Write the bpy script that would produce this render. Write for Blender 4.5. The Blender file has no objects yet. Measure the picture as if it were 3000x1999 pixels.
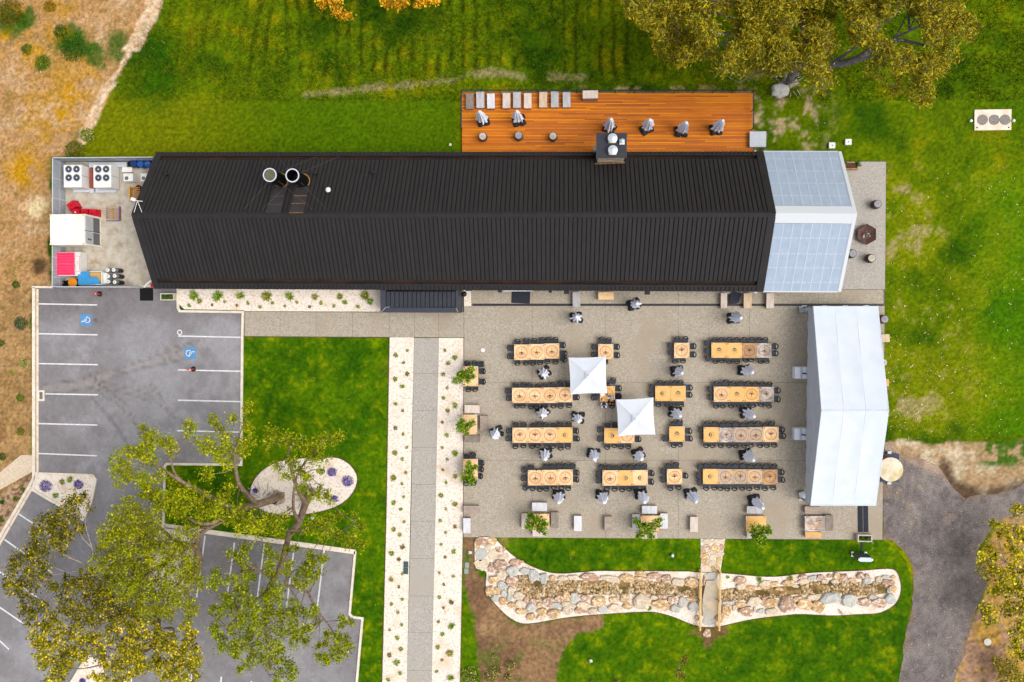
import bpy, bmesh, math, random
import numpy as np
from mathutils import Vector, Matrix
from mathutils.geometry import delaunay_2d_cdt

sc = bpy.context.scene
col = sc.collection
RND = random.Random(7)

# ------------------------------------------------------------------ camera, world, sun, exposure
CX, CY, FL, CH = 1176.5, 784.0, 2100.0, 78.0        # drone camera: sheet of 2353 x 1568 units, 78 m up
NU, NV = 1312.0, 742.0                               # point straight below the drone
down = Vector(((NU - CX) / FL, -(NV - CY) / FL, -1)).normalized()
ROT = down.rotation_difference(Vector((0, 0, -1))).to_matrix()
cam_d = bpy.data.cameras.new('drone_camera')
cam = bpy.data.objects.new('drone_camera', cam_d)
col.objects.link(cam)
cam_d.sensor_width = 36.0
cam_d.lens = FL / 2353.0 * 36.0
cam_d.clip_start, cam_d.clip_end = 0.5, 2000.0
cam.matrix_world = Matrix.Translation((0, 0, CH)) @ ROT.to_4x4()
sc.camera = cam

SUN_EL, SUN_AZ = 60.0, -12.0                         # azimuth from +X, counter-clockwise
world = bpy.data.worlds.new('World')
sc.world = world
world.use_nodes = True
wn = world.node_tree.nodes
wl = world.node_tree.links
bgn = wn['Background']
sky = wn.new('ShaderNodeTexSky')
sky.sky_type = 'NISHITA'
sky.sun_disc = False
sky.sun_elevation = math.radians(SUN_EL)
sky.sun_rotation = math.radians(90 - SUN_AZ)
sky.air_density, sky.dust_density, sky.ozone_density = 1.0, 4.0, 1.0
hsv = wn.new('ShaderNodeHueSaturation')
hsv.inputs['Saturation'].default_value = 0.36
wl.new(sky.outputs[0], hsv.inputs['Color'])
wl.new(hsv.outputs[0], bgn.inputs[0])
bgn.inputs[1].default_value = 0.125
sd = bpy.data.lights.new('sun', 'SUN')
sd.energy, sd.angle, sd.color = 1.1, math.radians(38), (1.0, 0.955, 0.90)
sun = bpy.data.objects.new('sun', sd)
col.objects.link(sun)
_e, _a = math.radians(SUN_EL), math.radians(SUN_AZ)
sunv = Vector((math.cos(_e) * math.cos(_a), math.cos(_e) * math.sin(_a), math.sin(_e)))
sun.rotation_euler = (-sunv).to_track_quat('-Z', 'Y').to_euler()
sun.location = (0, 0, 120)
sc.view_settings.view_transform = 'Standard'
sc.view_settings.look = 'None'
sc.view_settings.gamma = 1.0
sc.view_settings.use_curve_mapping = False
sc.view_settings.exposure = 0.64
sc.cycles.max_bounces = 6
sc.cycles.diffuse_bounces = 3
sc.cycles.use_denoising = True

# ------------------------------------------------------------------ survey: sheet units -> metres
def P(u, v, h=0.0):
    d = ROT @ Vector(((u - CX) / FL, -(v - CY) / FL, -1))
    t = (h - CH) / d.z
    return Vector((d.x * t, d.y * t, h))
RN = np.array(ROT)
def to_sheet(x, y, z=0.0):
    w = np.stack([x, y, np.full_like(x, z - CH)], -1) @ RN
    return CX + FL * w[:, 0] / -w[:, 2], CY - FL * w[:, 1] / -w[:, 2]
class Map:                                            # enlargement of the survey sheet: local reading -> sheet units
    def __init__(s, x0, y0, k): s.x0, s.y0, s.k = x0, y0, k
    def __call__(s, x, y): return ((s.x0 + x / s.k) / 1.275, (s.y0 + y / s.k) / 1.275)
    def p(s, x, y, h=0.0): return P(*s(x, y), h)
    def r(s, r): return r / s.k / 1.275 / 26.9
    def poly(s, pts): return [s(*q) for q in pts]
K0 = Map(0, 0, 2.9413)
KY = Map(100, 420, 3.5625); KR = Map(380, 420, 3.096); KDL = Map(1300, 240, 3.9217); KDR = Map(1700, 240, 3.9217)
KW = Map(2200, 420, 2.904); KP = Map(80, 820, 2.8); KL = Map(0, 1300, 2.2429); KM = Map(400, 1150, 2.8514)
KO = Map(500, 1500, 3.1417); KF = Map(480, 830, 2.5576); KA = Map(1100, 960, 2.9033); KB = Map(1100, 1450, 2.8567)
C1 = Map(1340, 840, 3.5652); C2 = Map(1340, 1020, 4.2018); C3 = Map(1900, 960, 4.706); C4 = Map(1340, 1220, 3.7952); C5 = Map(1900, 1200, 3.9192)
KT = Map(2300, 860, 2.12); S1 = Map(1340, 1540, 3.4162); S2 = Map(1980, 1540, 3.1797); KD = Map(2560, 1250, 2.0932)
KN = Map(800, 0, 2.139); KE = Map(1000, 840, 5.8825); KX = Map(2120, 840, 13.067); KS = Map(2480, 1540, 13.07); KV = Map(0, 820, 3.1357)
KH = Map(1720, 1110, 13.064)

# ------------------------------------------------------------------ names, labels, objects
ORD = 'zeroth first second third fourth fifth sixth seventh eighth ninth tenth eleventh twelfth thirteenth fourteenth fifteenth sixteenth seventeenth eighteenth nineteenth'.split()
TENS = {2: 'twent', 3: 'thirt', 4: 'fort', 5: 'fift'}
def ordw(n):
    if n < 20: return ORD[n]
    t, o = divmod(n, 10)
    return TENS[t] + 'ieth' if o == 0 else TENS[t] + 'y-' + ORD[o]
def tag(o, label=None, cat=None, group=None, kind=None):
    if label: o['label'] = label
    if cat: o['category'] = cat
    if group: o['group'] = group
    if kind: o['kind'] = kind
    return o
def thing(name, label, cat, loc=(0, 0, 0), rz=0.0, group=None):
    o = bpy.data.objects.new(name, None)
    o.empty_display_size = 0.2
    col.objects.link(o)
    o.location = loc
    o.rotation_euler = (0, 0, rz)
    return tag(o, label, cat, group)
def ob(name, me, parent=None, mat=None, loc=None, rz=None, **k):
    o = bpy.data.objects.new(name, me)
    col.objects.link(o)
    if mat is not None and not me.materials:
        me.materials.append(mat)
    if parent is not None: o.parent = parent
    if loc is not None: o.location = loc
    if rz is not None: o.rotation_euler = (0, 0, rz)
    return tag(o, **k)
def kids(root):
    return [c for c in root.children]
def dup(root, loc, rz=None, label=None, scale=None):
    r = root.copy(); col.objects.link(r)
    r.location = loc
    if rz is not None: r.rotation_euler = (0, 0, rz)
    if scale is not None: r.scale = (scale,) * 3
    if label: r['label'] = label
    for ch in root.children:
        c = ch.copy(); col.objects.link(c); c.parent = r
        for g in ch.children:
            d = g.copy(); col.objects.link(d); d.parent = c
    return r

class MB:                                             # collects verts and faces, builds one mesh
    def __init__(s): s.v, s.f, s.m = [], [], []
    def add(s, vs, fs, mi=0):
        b = len(s.v)
        s.v += [tuple(q) for q in vs]
        s.f += [tuple(b + i for i in f) for f in fs]
        s.m += [mi] * len(fs)
        return s
    def box(s, c, d, rz=0.0, mi=0, taper=1.0):
        cx, cy, cz = c; x, y, z = d[0] / 2, d[1] / 2, d[2] / 2
        co, si = math.cos(rz), math.sin(rz)
        vs = []
        for k, zz in ((1.0, -z), (taper, z)):
            for sx, sy in ((-1, -1), (1, -1), (1, 1), (-1, 1)):
                px, py = sx * x * k, sy * y * k
                vs.append((cx + px * co - py * si, cy + px * si + py * co, cz + zz))
        return s.add(vs, [(3, 2, 1, 0), (4, 5, 6, 7), (0, 1, 5, 4), (1, 2, 6, 5), (2, 3, 7, 6), (3, 0, 4, 7)], mi)
    def hexa(s, b, t, mi=0):                          # bottom quad (ccw), top quad
        return s.add(list(b) + list(t), [(3, 2, 1, 0), (4, 5, 6, 7), (0, 1, 5, 4), (1, 2, 6, 5), (2, 3, 7, 6), (3, 0, 4, 7)], mi)
    def quad(s, *p, mi=0): return s.add(p, [tuple(range(len(p)))], mi)
    def cyl(s, c, r, h, n=12, mi=0, r2=None, cap=True):
        r2 = r if r2 is None else r2
        vs = []
        for rr, z in ((r, 0), (r2, h)):
            for i in range(n):
                a = 2 * math.pi * i / n
                vs.append((c[0] + rr * math.cos(a), c[1] + rr * math.sin(a), c[2] + z))
        fs = [(i, (i + 1) % n, n + (i + 1) % n, n + i) for i in range(n)]
        if cap: fs += [tuple(range(n - 1, -1, -1)), tuple(range(n, 2 * n))]
        return s.add(vs, fs, mi)
    def lathe(s, c, prof, n=16, mi=0, cap=True):
        vs = []
        for r, z in prof:
            for i in range(n):
                a = 2 * math.pi * i / n
                vs.append((c[0] + r * math.cos(a), c[1] + r * math.sin(a), c[2] + z))
        fs = []
        for k in range(len(prof) - 1):
            for i in range(n):
                j = (i + 1) % n
                fs.append((k * n + i, k * n + j, (k + 1) * n + j, (k + 1) * n + i))
        if cap:
            fs.append(tuple(range(n - 1, -1, -1)))
            fs.append(tuple((len(prof) - 1) * n + i for i in range(n)))
        return s.add(vs, fs, mi)
    def ring(s, c, r1, r2, n=24, mi=0, a0=0.0, a1=2 * math.pi):
        vs, fs = [], []
        full = abs(a1 - a0 - 2 * math.pi) < 1e-6
        m = n if full else n + 1
        for i in range(m):
            a = a0 + (a1 - a0) * i / n
            for r in (r1, r2):
                vs.append((c[0] + r * math.cos(a), c[1] + r * math.sin(a), c[2]))
        for i in range(n):
            j = (i + 1) % m
            fs.append((2 * i, 2 * i + 1, 2 * j + 1, 2 * j))
        return s.add(vs, fs, mi)
    def disc(s, c, r, n=12, mi=0):
        return s.add([(c[0] + r * math.cos(2 * math.pi * i / n), c[1] + r * math.sin(2 * math.pi * i / n), c[2]) for i in range(n)], [tuple(range(n))], mi)
    def tube(s, pts, rad, n=6, mi=0):
        pts = [Vector(p) for p in pts]
        if not hasattr(rad, '__len__'): rad = [rad] * len(pts)
        vs, fs = [], []
        for i, p in enumerate(pts):
            t = (pts[min(i + 1, len(pts) - 1)] - pts[max(i - 1, 0)])
            t = t.normalized() if t.length > 1e-9 else Vector((0, 0, 1))
            a = t.orthogonal() if abs(t.z) > .95 else t.cross(Vector((0, 0, 1)))
            a.normalize(); b = t.cross(a)
            for k in range(n):
                q = 2 * math.pi * k / n
                vs.append(p + (a * math.cos(q) + b * math.sin(q)) * rad[i])
        for i in range(len(pts) - 1):
            for k in range(n):
                j = (k + 1) % n
                fs.append((i * n + k, (i + 1) * n + k, (i + 1) * n + j, i * n + j))
        fs.append(tuple(range(n)))
        fs.append(tuple((len(pts) - 1) * n + k for k in range(n - 1, -1, -1)))
        return s.add(vs, fs, mi)
    def prism(s, poly, z0, z1, mi=0):
        n = len(poly)
        vs = [(p[0], p[1], z0) for p in poly] + [(p[0], p[1], z1) for p in poly]
        fs = [tuple(range(n, 2 * n)), tuple(range(n - 1, -1, -1))] + [(i, (i + 1) % n, n + (i + 1) % n, n + i) for i in range(n)]
        return s.add(vs, fs, mi)
    def mesh(s, name, mats=(), smooth=False):
        me = bpy.data.meshes.new(name)
        me.from_pydata(s.v, [], s.f)
        for m in (mats if isinstance(mats, (list, tuple)) else [mats]): me.materials.append(m)
        if any(s.m): me.polygons.foreach_set('material_index', s.m)
        if smooth: me.polygons.foreach_set('use_smooth', [True] * len(s.f))
        me.update()
        return me
    def obj(s, name, mats=(), parent=None, smooth=False, loc=None, rz=None, **k):
        return ob(name, s.mesh(name, mats, smooth), parent, None, loc, rz, **k)
def ccw(p):
    a = sum(p[i][0] * p[(i + 1) % len(p)][1] - p[(i + 1) % len(p)][0] * p[i][1] for i in range(len(p)))
    return list(p) if a > 0 else list(p)[::-1]

# ------------------------------------------------------------------ noise
def _h(xi, yi, seed):
    h = (xi.astype(np.int64) * 374761393 + yi.astype(np.int64) * 668265263 + seed * 1442695041) & 0xffffffff
    h = ((h ^ (h >> 13)) * 1274126177) & 0xffffffff
    h = ((h ^ (h >> 16)) * 2246822519) & 0xffffffff
    return ((h ^ (h >> 15)) & 0xffff) / 65535.0
def vnoise(x, y, seed=0):
    xi, yi = np.floor(x), np.floor(y)
    fx, fy = x - xi, y - yi
    fx, fy = fx * fx * (3 - 2 * fx), fy * fy * (3 - 2 * fy)
    a, b, c, d = _h(xi, yi, seed), _h(xi + 1, yi, seed), _h(xi, yi + 1, seed), _h(xi + 1, yi + 1, seed)
    return (a * (1 - fx) + b * fx) * (1 - fy) + (c * (1 - fx) + d * fx) * fy
def fbm(x, y, size, octv=4, seed=0):
    s, t, k, f = 0, 0, 1.0, 1.0 / size
    for o in range(octv):
        s = s + k * vnoise(x * f + 31.7 * o, y * f - 17.3 * o, seed + o); t += k
        k *= .55; f *= 2.03
    return s / t
def inside(px, py, poly):
    r = np.zeros(px.shape, bool)
    n = len(poly)
    for i in range(n):
        x1, y1 = poly[i]; x2, y2 = poly[(i + 1) % n]
        c = ((y1 > py) != (y2 > py))
        if y1 != y2:
            r ^= c & (px < (x2 - x1) * (py - y1) / (y2 - y1) + x1)
    return r
def segd(px, py, pts, closed=False):
    d = np.full(px.shape, 1e9)
    m = len(pts) if closed else len(pts) - 1
    for i in range(m):
        (x1, y1), (x2, y2) = pts[i], pts[(i + 1) % len(pts)]
        L = (x2 - x1) ** 2 + (y2 - y1) ** 2 + 1e-9
        t = np.clip(((px - x1) * (x2 - x1) + (py - y1) * (y2 - y1)) / L, 0, 1)
        d = np.minimum(d, np.hypot(px - x1 - t * (x2 - x1), py - y1 - t * (y2 - y1)))
    return d
def sdist(px, py, poly):                              # > 0 inside
    d = segd(px, py, poly, True)
    return np.where(inside(px, py, poly), d, -d)
def sm(x, a, b):
    t = np.clip((x - a) / (b - a), 0, 1)
    return t * t * (3 - 2 * t)

# ------------------------------------------------------------------ materials
GAIN = 1.18
def S(r, g, b):
    f = lambda c: (c / 255 / 12.92 if c <= 10 else ((c / 255 + .055) / 1.055) ** 2.4) / GAIN
    return (f(r), f(g), f(b), 1.0)
MATS = {}
def M(name, c1, c2=None, scale=4.0, c3=None, scale3=0.4, rough=0.85, bump=0.0, bscale=30.0, metal=0.0, spec=0.3,
      stretch=(1, 1, 1), world_co=False, ramp=None, var=0.0, attr=None, contrast=(0.35, 0.65), c3c=(0.45, 0.6), wave=None, two=False, trans=0.0):
    if name in MATS: return MATS[name]
    m = bpy.data.materials.new(name); MATS[name] = m
    m.use_nodes = True
    nt = m.node_tree; N, L = nt.nodes, nt.links
    bs = N['Principled BSDF']
    bs.inputs['Roughness'].default_value = rough
    bs.inputs['Metallic'].default_value = metal
    bs.inputs['Specular IOR Level'].default_value = spec
    if world_co:
        g = N.new('ShaderNodeNewGeometry'); vec = g.outputs['Position']
        info = None
    else:
        t = N.new('ShaderNodeTexCoord'); vec = t.outputs['Object']
    info = N.new('ShaderNodeObjectInfo')
    if not world_co:
        a = N.new('ShaderNodeVectorMath'); a.operation = 'SCALE'; a.inputs[0].default_value = (37.1, 91.3, 53.7)
        L.new(info.outputs['Random'], a.inputs['Scale'])
        b = N.new('ShaderNodeVectorMath'); b.operation = 'ADD'
        L.new(vec, b.inputs[0]); L.new(a.outputs[0], b.inputs[1]); vec = b.outputs[0]
    mp = N.new('ShaderNodeMapping'); mp.inputs['Scale'].default_value = stretch
    L.new(vec, mp.inputs[0]); svec = mp.outputs[0]
    def noise(sc_, det, v):
        n = N.new('ShaderNodeTexNoise'); n.inputs['Scale'].default_value = sc_; n.inputs['Detail'].default_value = det
        n.inputs['Roughness'].default_value = 0.6
        L.new(v, n.inputs['Vector']); return n.outputs[0]
    def rng(v, lo, hi):
        r = N.new('ShaderNodeMapRange'); r.inputs[1].default_value = lo; r.inputs[2].default_value = hi
        L.new(v, r.inputs[0]); return r.outputs[0]
    def mix(f, a_, b_, blend='MIX'):
        x = N.new('ShaderNodeMix'); x.data_type = 'RGBA'; x.blend_type = blend
        if hasattr(f, 'links'): L.new(f, x.inputs[0])
        else: x.inputs[0].default_value = f
        for s_, q in ((x.inputs[6], a_), (x.inputs[7], b_)):
            if hasattr(q, 'links'): L.new(q, s_)
            else: s_.default_value = q
        return x.outputs[2]
    base = c1
    if ramp:
        cr = N.new('ShaderNodeValToRGB'); el = cr.color_ramp.elements
        for i, q in enumerate(ramp):
            e = el[i] if i < 2 else el.new(i / (len(ramp) - 1))
            e.position = i / (len(ramp) - 1); e.color = q
        L.new(info.outputs['Random'], cr.inputs[0]); base = cr.outputs[0]
    if attr:
        at = N.new('ShaderNodeAttribute'); at.attribute_name = attr; base = at.outputs['Color']
    if c2 is not None:
        if ramp or attr: base = mix(rng(noise(scale, 4, svec), *contrast), base, mix(1.0, base, c2, 'MULTIPLY'))
        else: base = mix(rng(noise(scale, 4, svec), *contrast), base, c2)
    if c3 is not None:
        base = mix(rng(noise(scale3, 3, vec), *c3c), base, c3)
    if var:
        h = N.new('ShaderNodeHueSaturation')
        r = N.new('ShaderNodeMapRange'); r.inputs[3].default_value = 1 - var; r.inputs[4].default_value = 1 + var
        L.new(info.outputs['Random'], r.inputs[0]); L.new(r.outputs[0], h.inputs['Value'])
        if hasattr(base, 'links'): L.new(base, h.inputs['Color'])
        else: h.inputs['Color'].default_value = base
        base = h.outputs[0]
    if hasattr(base, 'links'): L.new(base, bs.inputs['Base Color'])
    else: bs.inputs['Base Color'].default_value = base
    hsrc = None
    if bump: hsrc = noise(bscale, 3, svec)
    if wave:                                          # (scale, axis, strength)
        w = N.new('ShaderNodeTexWave'); w.bands_direction = wave[1]; w.inputs['Scale'].default_value = wave[0]
        L.new(vec, w.inputs['Vector']); hsrc = w.outputs['Fac']; bump = wave[2]
    if hsrc is not None:
        bp = N.new('ShaderNodeBump'); bp.inputs['Strength'].default_value = bump; bp.inputs['Distance'].default_value = 0.05
        L.new(hsrc, bp.inputs['Height']); L.new(bp.outputs[0], bs.inputs['Normal'])
    if trans:
        tr = N.new('ShaderNodeBsdfTranslucent'); mx = N.new('ShaderNodeMixShader'); mx.inputs[0].default_value = trans
        if hasattr(base, 'links'): L.new(base, tr.inputs[0])
        else: tr.inputs[0].default_value = base
        L.new(bs.outputs[0], mx.inputs[1]); L.new(tr.outputs[0], mx.inputs[2])
        L.new(mx.outputs[0], N['Material Output'].inputs[0])
    return m
def colmesh(name, verts, faces, cols, mat, smooth=False):
    """big mesh from numpy arrays, colour per vertex in attribute Col; faces (n,3) or (n,4)"""
    me = bpy.data.meshes.new(name)
    nv, nf, k = len(verts), len(faces), faces.shape[1]
    me.vertices.add(nv); me.vertices.foreach_set('co', np.ascontiguousarray(verts, np.float32).ravel())
    me.loops.add(nf * k); me.loops.foreach_set('vertex_index', np.ascontiguousarray(faces, np.int32).ravel())
    me.polygons.add(nf); me.polygons.foreach_set('loop_start', np.arange(0, nf * k, k, dtype=np.int32))
    if smooth: me.polygons.foreach_set('use_smooth', np.ones(nf, bool))
    me.update(calc_edges=True)
    if cols is not None:
        a = me.color_attributes.new('Col', 'FLOAT_COLOR', 'POINT')
        c = np.ones((nv, 4), np.float32); c[:, :3] = cols[:, :3]
        a.data.foreach_set('color', c.ravel())
    if mat: me.materials.append(mat)
    return me
def arr(c): return np.array(c[:3])
# ------------------------------------------------------------------ outlines of the site (sheet units)
A_PARK = [(89, 661), (411, 661), (411, 714), (561, 714), (555, 1068), (381, 1066), (377, 1210), (817, 1268), (803, 1417), (833, 1421), (815, 1640),
          (-120, 1640), (-120, 1450), (0, 1252), (86, 1106), (89, 1088)]
A_LAWN = [(562, 774), (894, 776), (878, 1640), (817, 1640), (834, 1421), (804, 1416), (818, 1268), (378, 1208), (382, 1067), (556, 1069)]
A_YARD = [(121, 362), (372, 362), (372, 660), (121, 660)]
A_BED_W = KF.poly([(118, 45), (1625, 45), (1625, 214), (605, 210), (600, 203), (155, 196), (118, 160)])
A_OVAL = KM.poly([(1570, 545), (1680, 538), (1780, 590), (1840, 670), (1852, 740), (1820, 830), (1740, 920), (1600, 985), (1400, 1022), (1250, 1030),
                  (1100, 1010), (1010, 960), (957, 895), (948, 810), (985, 720), (1060, 640), (1180, 570), (1380, 545)])
A_GL = [(895, 775.5), (951.6, 775.5), (944.5, 1176), (935, 1568), (932, 1640), (875, 1640), (878, 1568), (888, 1176)]
A_GR = [(1008.6, 777), (1066, 777), (1065, 1150), (1064, 1240), (1057.7, 1568), (1055, 1640), (989, 1640), (992, 1568), (1001, 1176)]
A_ISL = KL.poly([(244, 196), (608, 208), (631, 235), (600, 385), (548, 495), (222, 303)])
A_ISL2 = [(374, 1213), (452, 1226), (438, 1340), (396, 1370), (345, 1342), (344, 1282)]
A_ISL3 = [(199, 1513), (216, 1512), (238, 1523), (231, 1640), (120, 1640)]
A_COURT = [(1066, 667), (1757, 671), (1934, 671), (1934, 371), (2036, 371), (2033, 705), (2027.5, 1241), (1064.5, 1235), (1065.5, 1140)]
A_DECK = [(1060.5, 212.5), (1731, 213.5), (1731, 352), (1061, 350)]
A_WALK = [(562, 716), (1060, 719), (1066, 776), (562, 773)]
A_STREAM = S1.poly([(172, 108), (365, 110), (480, 230), (600, 330), (740, 405), (900, 465), (1030, 480), (1200, 468), (1400, 448), (1700, 456), (1850, 450), (2150, 455), (2323, 455)]) + \
    S2.poly([(130, 425), (232, 436), (440, 440), (600, 455), (760, 470), (900, 475), (1010, 468), (1150, 445), (1400, 428), (1700, 420), (1900, 402), (2000, 398), (2055, 420), (2085, 490), (2100, 570), (2088, 660), (2040, 740),
             (1960, 790), (1880, 822), (1700, 826), (1480, 842), (1300, 832), (1150, 823), (980, 840), (720, 870), (540, 910), (430, 938), (330, 950), (220, 945), (110, 908), (0, 858)]) + \
    S1.poly([(2050, 880), (1950, 862), (1800, 866), (1600, 878), (1400, 892), (1200, 908), (1000, 935), (800, 975), (680, 986), (600, 970), (500, 910), (400, 810), (330, 730), (280, 640), (285, 550), (295, 450), (190, 440), (172, 400), (170, 250)])
A_DRIVE = KD.poly([(66, 95), (60, 330), (55, 690), (115, 706), (180, 757), (225, 830), (243, 900), (246, 970), (232, 1110), (205, 1240), (182, 1370), (150, 1568), (120, 1720), (460, 1720), (495, 1560), (530, 1450), (560, 1330), (600, 1200),
                   (650, 1060), (680, 1000), (700, 900), (640, 800), (640, 740), (720, 640), (800, 560), (980, 540), (1100, 540), (1100, 340), (921, 345), (830, 400), (720, 420), (640, 410), (560, 445), (480, 370), (430, 290), (390, 235), (300, 200), (170, 170), (110, 110)])
A_SOIL = S1.poly([(55, 100), (178, 100), (180, 440), (300, 560), (340, 740), (560, 960), (700, 985), (1000, 945), (1430, 880), (1470, 960), (1440, 1040), (1200, 1080), (1110, 1180), (1060, 1260), (1010, 1400), (1000, 1700), (230, 1700),
                  (200, 1300), (160, 900), (95, 780), (65, 600)])
A_DRYW = [(-400, -300), (420, -300), (372, 0), (330, 70), (300, 130), (262, 190), (240, 240), (215, 290), (190, 345), (160, 365), (118, 365), (118, 661), (76, 661), (76, 1100), (-10, 1252), (-400, 1900)]
A_PATHW = [(-200, 1215), (-2, 1088), (48, 1046), (77, 1046), (77, 1083), (0, 1126), (-200, 1270)]
def chaikin(p, k=2):                                   # round off the corners of a planted outline
    for _ in range(k):
        q = []
        for i, a in enumerate(p):
            b = p[(i + 1) % len(p)]
            q += [(a[0] * .75 + b[0] * .25, a[1] * .75 + b[1] * .25), (a[0] * .25 + b[0] * .75, a[1] * .25 + b[1] * .75)]
        p = q
    return p
A_OVAL, A_STREAM = chaikin(A_OVAL), chaikin(A_STREAM)
HARD = [A_PARK, A_YARD, A_BED_W, A_OVAL, A_GL, A_GR, A_COURT, A_DECK, A_WALK, A_STREAM, A_PATHW,
        [(951, 775), (1009, 775), (992, 1640), (932, 1640)], [(352, 345), (1940, 345), (1940, 672), (352, 672)]]

# ------------------------------------------------------------------ ground colours (what grows or lies there, plus shade painted on the rise)
def ground_cols(x, y, lawn=False):
    U, V = to_sheet(x, y)
    n0, n1, n2, n3 = fbm(x, y, 9, 3, 11), fbm(x, y, 3.2, 4, 23), fbm(x, y, 1.1, 4, 37), fbm(x, y, .45, 2, 53)
    fine = vnoise(x * 6, y * 6, 71)
    mixn = .35 * n0 + .4 * n1 + .25 * n2
    deep, mid, lite, olive = arr(S(52, 86, 0)), arr(S(98, 120, 0)), arr(S(140, 146, 2)), arr(S(156, 144, 10))
    tan, pale, orange, soil, sand = arr(S(190, 146, 98)), arr(S(212, 176, 138)), arr(S(202, 148, 26)), arr(S(128, 96, 66)), arr(S(168, 152, 106))
    def L(c, d, t): return c + (d - c) * t[:, None]
    z = np.zeros_like(x)
    c = L(np.tile(deep, (len(x), 1)), mid, sm(mixn, .30, .52))
    c = L(c, lite, sm(mixn, .50, .72) * .8)
    c = L(c, olive, sm(n1 * .5 + n2 * .5, .55, .75) * .55)
    if lawn:                                          # fertilised lawns by the car park and the creek
        g1, g2, g3 = arr(S(56, 98, 0)), arr(S(84, 120, 0)), arr(S(142, 152, 2))
        c = L(np.tile(g1, (len(x), 1)), g2, sm(mixn, .36, .6))
        c = L(c, g3, np.maximum(sm(n2 * .6 + n3 * .4, .58, .8) * .8, sm(n3, .62, .85) * .6))
        c = L(c, arr(S(30, 70, 0)), sm(n3 * .6 + n2 * .4, .42, .3) * .35)
        c = L(c, arr(S(130, 118, 42)), sm(n1, .6, .8) * sm(-segd(U, V, [(680, 800), (860, 830)]), -60, 0) * .7)
        c = L(c, arr(S(178, 138, 92)), sm(n1 * .5 + n2 * .5, .60, .72) * sm(-segd(U, V, S1.poly([(480, 180), (700, 320), (900, 450), (1600, 300), (2300, 380)])), -32, -6) * .8)
        d = sdist(U, V, S2.poly([(215, 940), (330, 960), (440, 940), (480, 990), (390, 1060), (330, 1140), (270, 1150), (225, 1050), (120, 990)])) + (n2 - .5) * 18
        c = L(c, soil, sm(d, -3, 4) * .9)
        return np.clip(c * (.78 + .44 * fine)[:, None], .001, .9)
    # mown band between field and building: smoother, yellower at its west end
    band = sm(V, 205 + (n2 - .5) * 30, 232 + (n2 - .5) * 30) * (1 - sm(U, 1040, 1060)) * (1 - sm(V, 360, 370))
    c = L(c, L(np.tile(arr(S(122, 124, 8)), (len(x), 1)), arr(S(66, 106, 2)), sm(U, 330, 720) * .75 + .2 * n1), band * .85)
    # tall rough field with rows of darker sward
    fld = (1 - sm(V, 150, 215)) * sm(U, 250, 330) * (1 - sm(U, 1500, 1620))
    rows = np.clip(np.sin(U * 2 * math.pi / 29.0 + 4.5 * n1 + 2 * n2 + V * .012 * (U < 640) * 3) * .8 + (n2 - .5) * 1.6, 0, 1) ** 1.5 * (.35 + .65 * sm(U, 480, 640))
    c = L(c, arr(S(24, 56, 2)), fld * rows * sm(n1 + .35 * n0 + .4 * (n3 - .5), .42, .72) * .95)
    c = L(c, arr(S(134, 130, 8)), fld * sm(n2, .55, .75) * (.22 + .3 * (1 - sm(U, 300, 800))))
    c = L(c, arr(S(30, 88, 6)), sm(-np.hypot((U - 345) / 1.0, (V - 160) / 1.3), -100, -40) * sm(n1, .35, .6) * .8)
    # worn pale track through the field
    d = segd(U, V, KN.poly([(200, 590), (420, 575), (560, 560), (720, 545), (900, 530), (1100, 490), (1300, 455), (1450, 460), (1560, 480), (1800, 485), (1960, 490)]))
    c = L(c, sand, (1 - sm(d + (n2 - .5) * 22, 3, 11)) * sm(n1, .34, .56) * .75)
    d = segd(U, V, [(1300, 203), (1500, 204), (1732, 203)])
    c = L(c, pale, (1 - sm(d + (n2 - .5) * 14, 2, 10)) * sm(n2, .5, .66) * .7)
    # darker green patches and worn spots east of the building
    c = L(c, arr(S(40, 90, 4)), sm(U, 1900, 2000) * (1 - sm(V, 260, 420)) * sm(n0 + .5 * n1, .66, .95) * .6)
    east = sm(U, 2020, 2045) * sm(V, 360, 420) * (1 - sm(V, 990, 1010))
    c = L(c, arr(S(146, 146, 20)), east * sm(n1, .42, .62) * .4)
    c = L(c, arr(S(66, 122, 2)), east * sm(U, 2170, 2330) * .6)
    c = L(c, sand, east * sm(.6 * n2 + .4 * n1, .58, .7) * (1 - sm(U, 2090, 2260)) * .8)
    d = np.hypot(U - 1790, V - 280)
    c = L(c, arr(S(196, 170, 136)), (1 - sm(d, 60, 150)) * sm(.6 * n2 + .4 * n3, .50, .62) * .85)
    # dry slope at the west side
    dw = sdist(U, V, A_DRYW) + (n1 - .5) * 34 + (n2 - .5) * 16
    dry = L(np.tile(tan, (len(x), 1)), pale, sm(n1 * .7 + n3 * .3, .46, .72))
    dry = L(dry, arr(S(160, 126, 70)), sm(n2, .50, .7) * .7)
    org = sm(n0, .44, .66) * .5
    for (ox, oy, rr) in ((160, 215, 50), (140, 265, 40), (55, 390, 70), (20, 60, 80), (150, 70, 70), (80, 130, 50)):
        org = np.maximum(org, 1 - sm(np.hypot(U - ox, V - oy) + (n2 - .5) * 40, rr * .3, rr))
    dry = L(dry, orange, org * sm(n2, .36, .6) * (1 - sm(V, 560, 660) * .6))
    bark = sm(V, 640, 670)
    dry = L(dry, L(np.tile(arr(S(184, 146, 98)), (len(x), 1)), arr(S(156, 120, 78)), sm(n3 * .6 + n2 * .4, .4, .65)), bark * .85)
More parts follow.
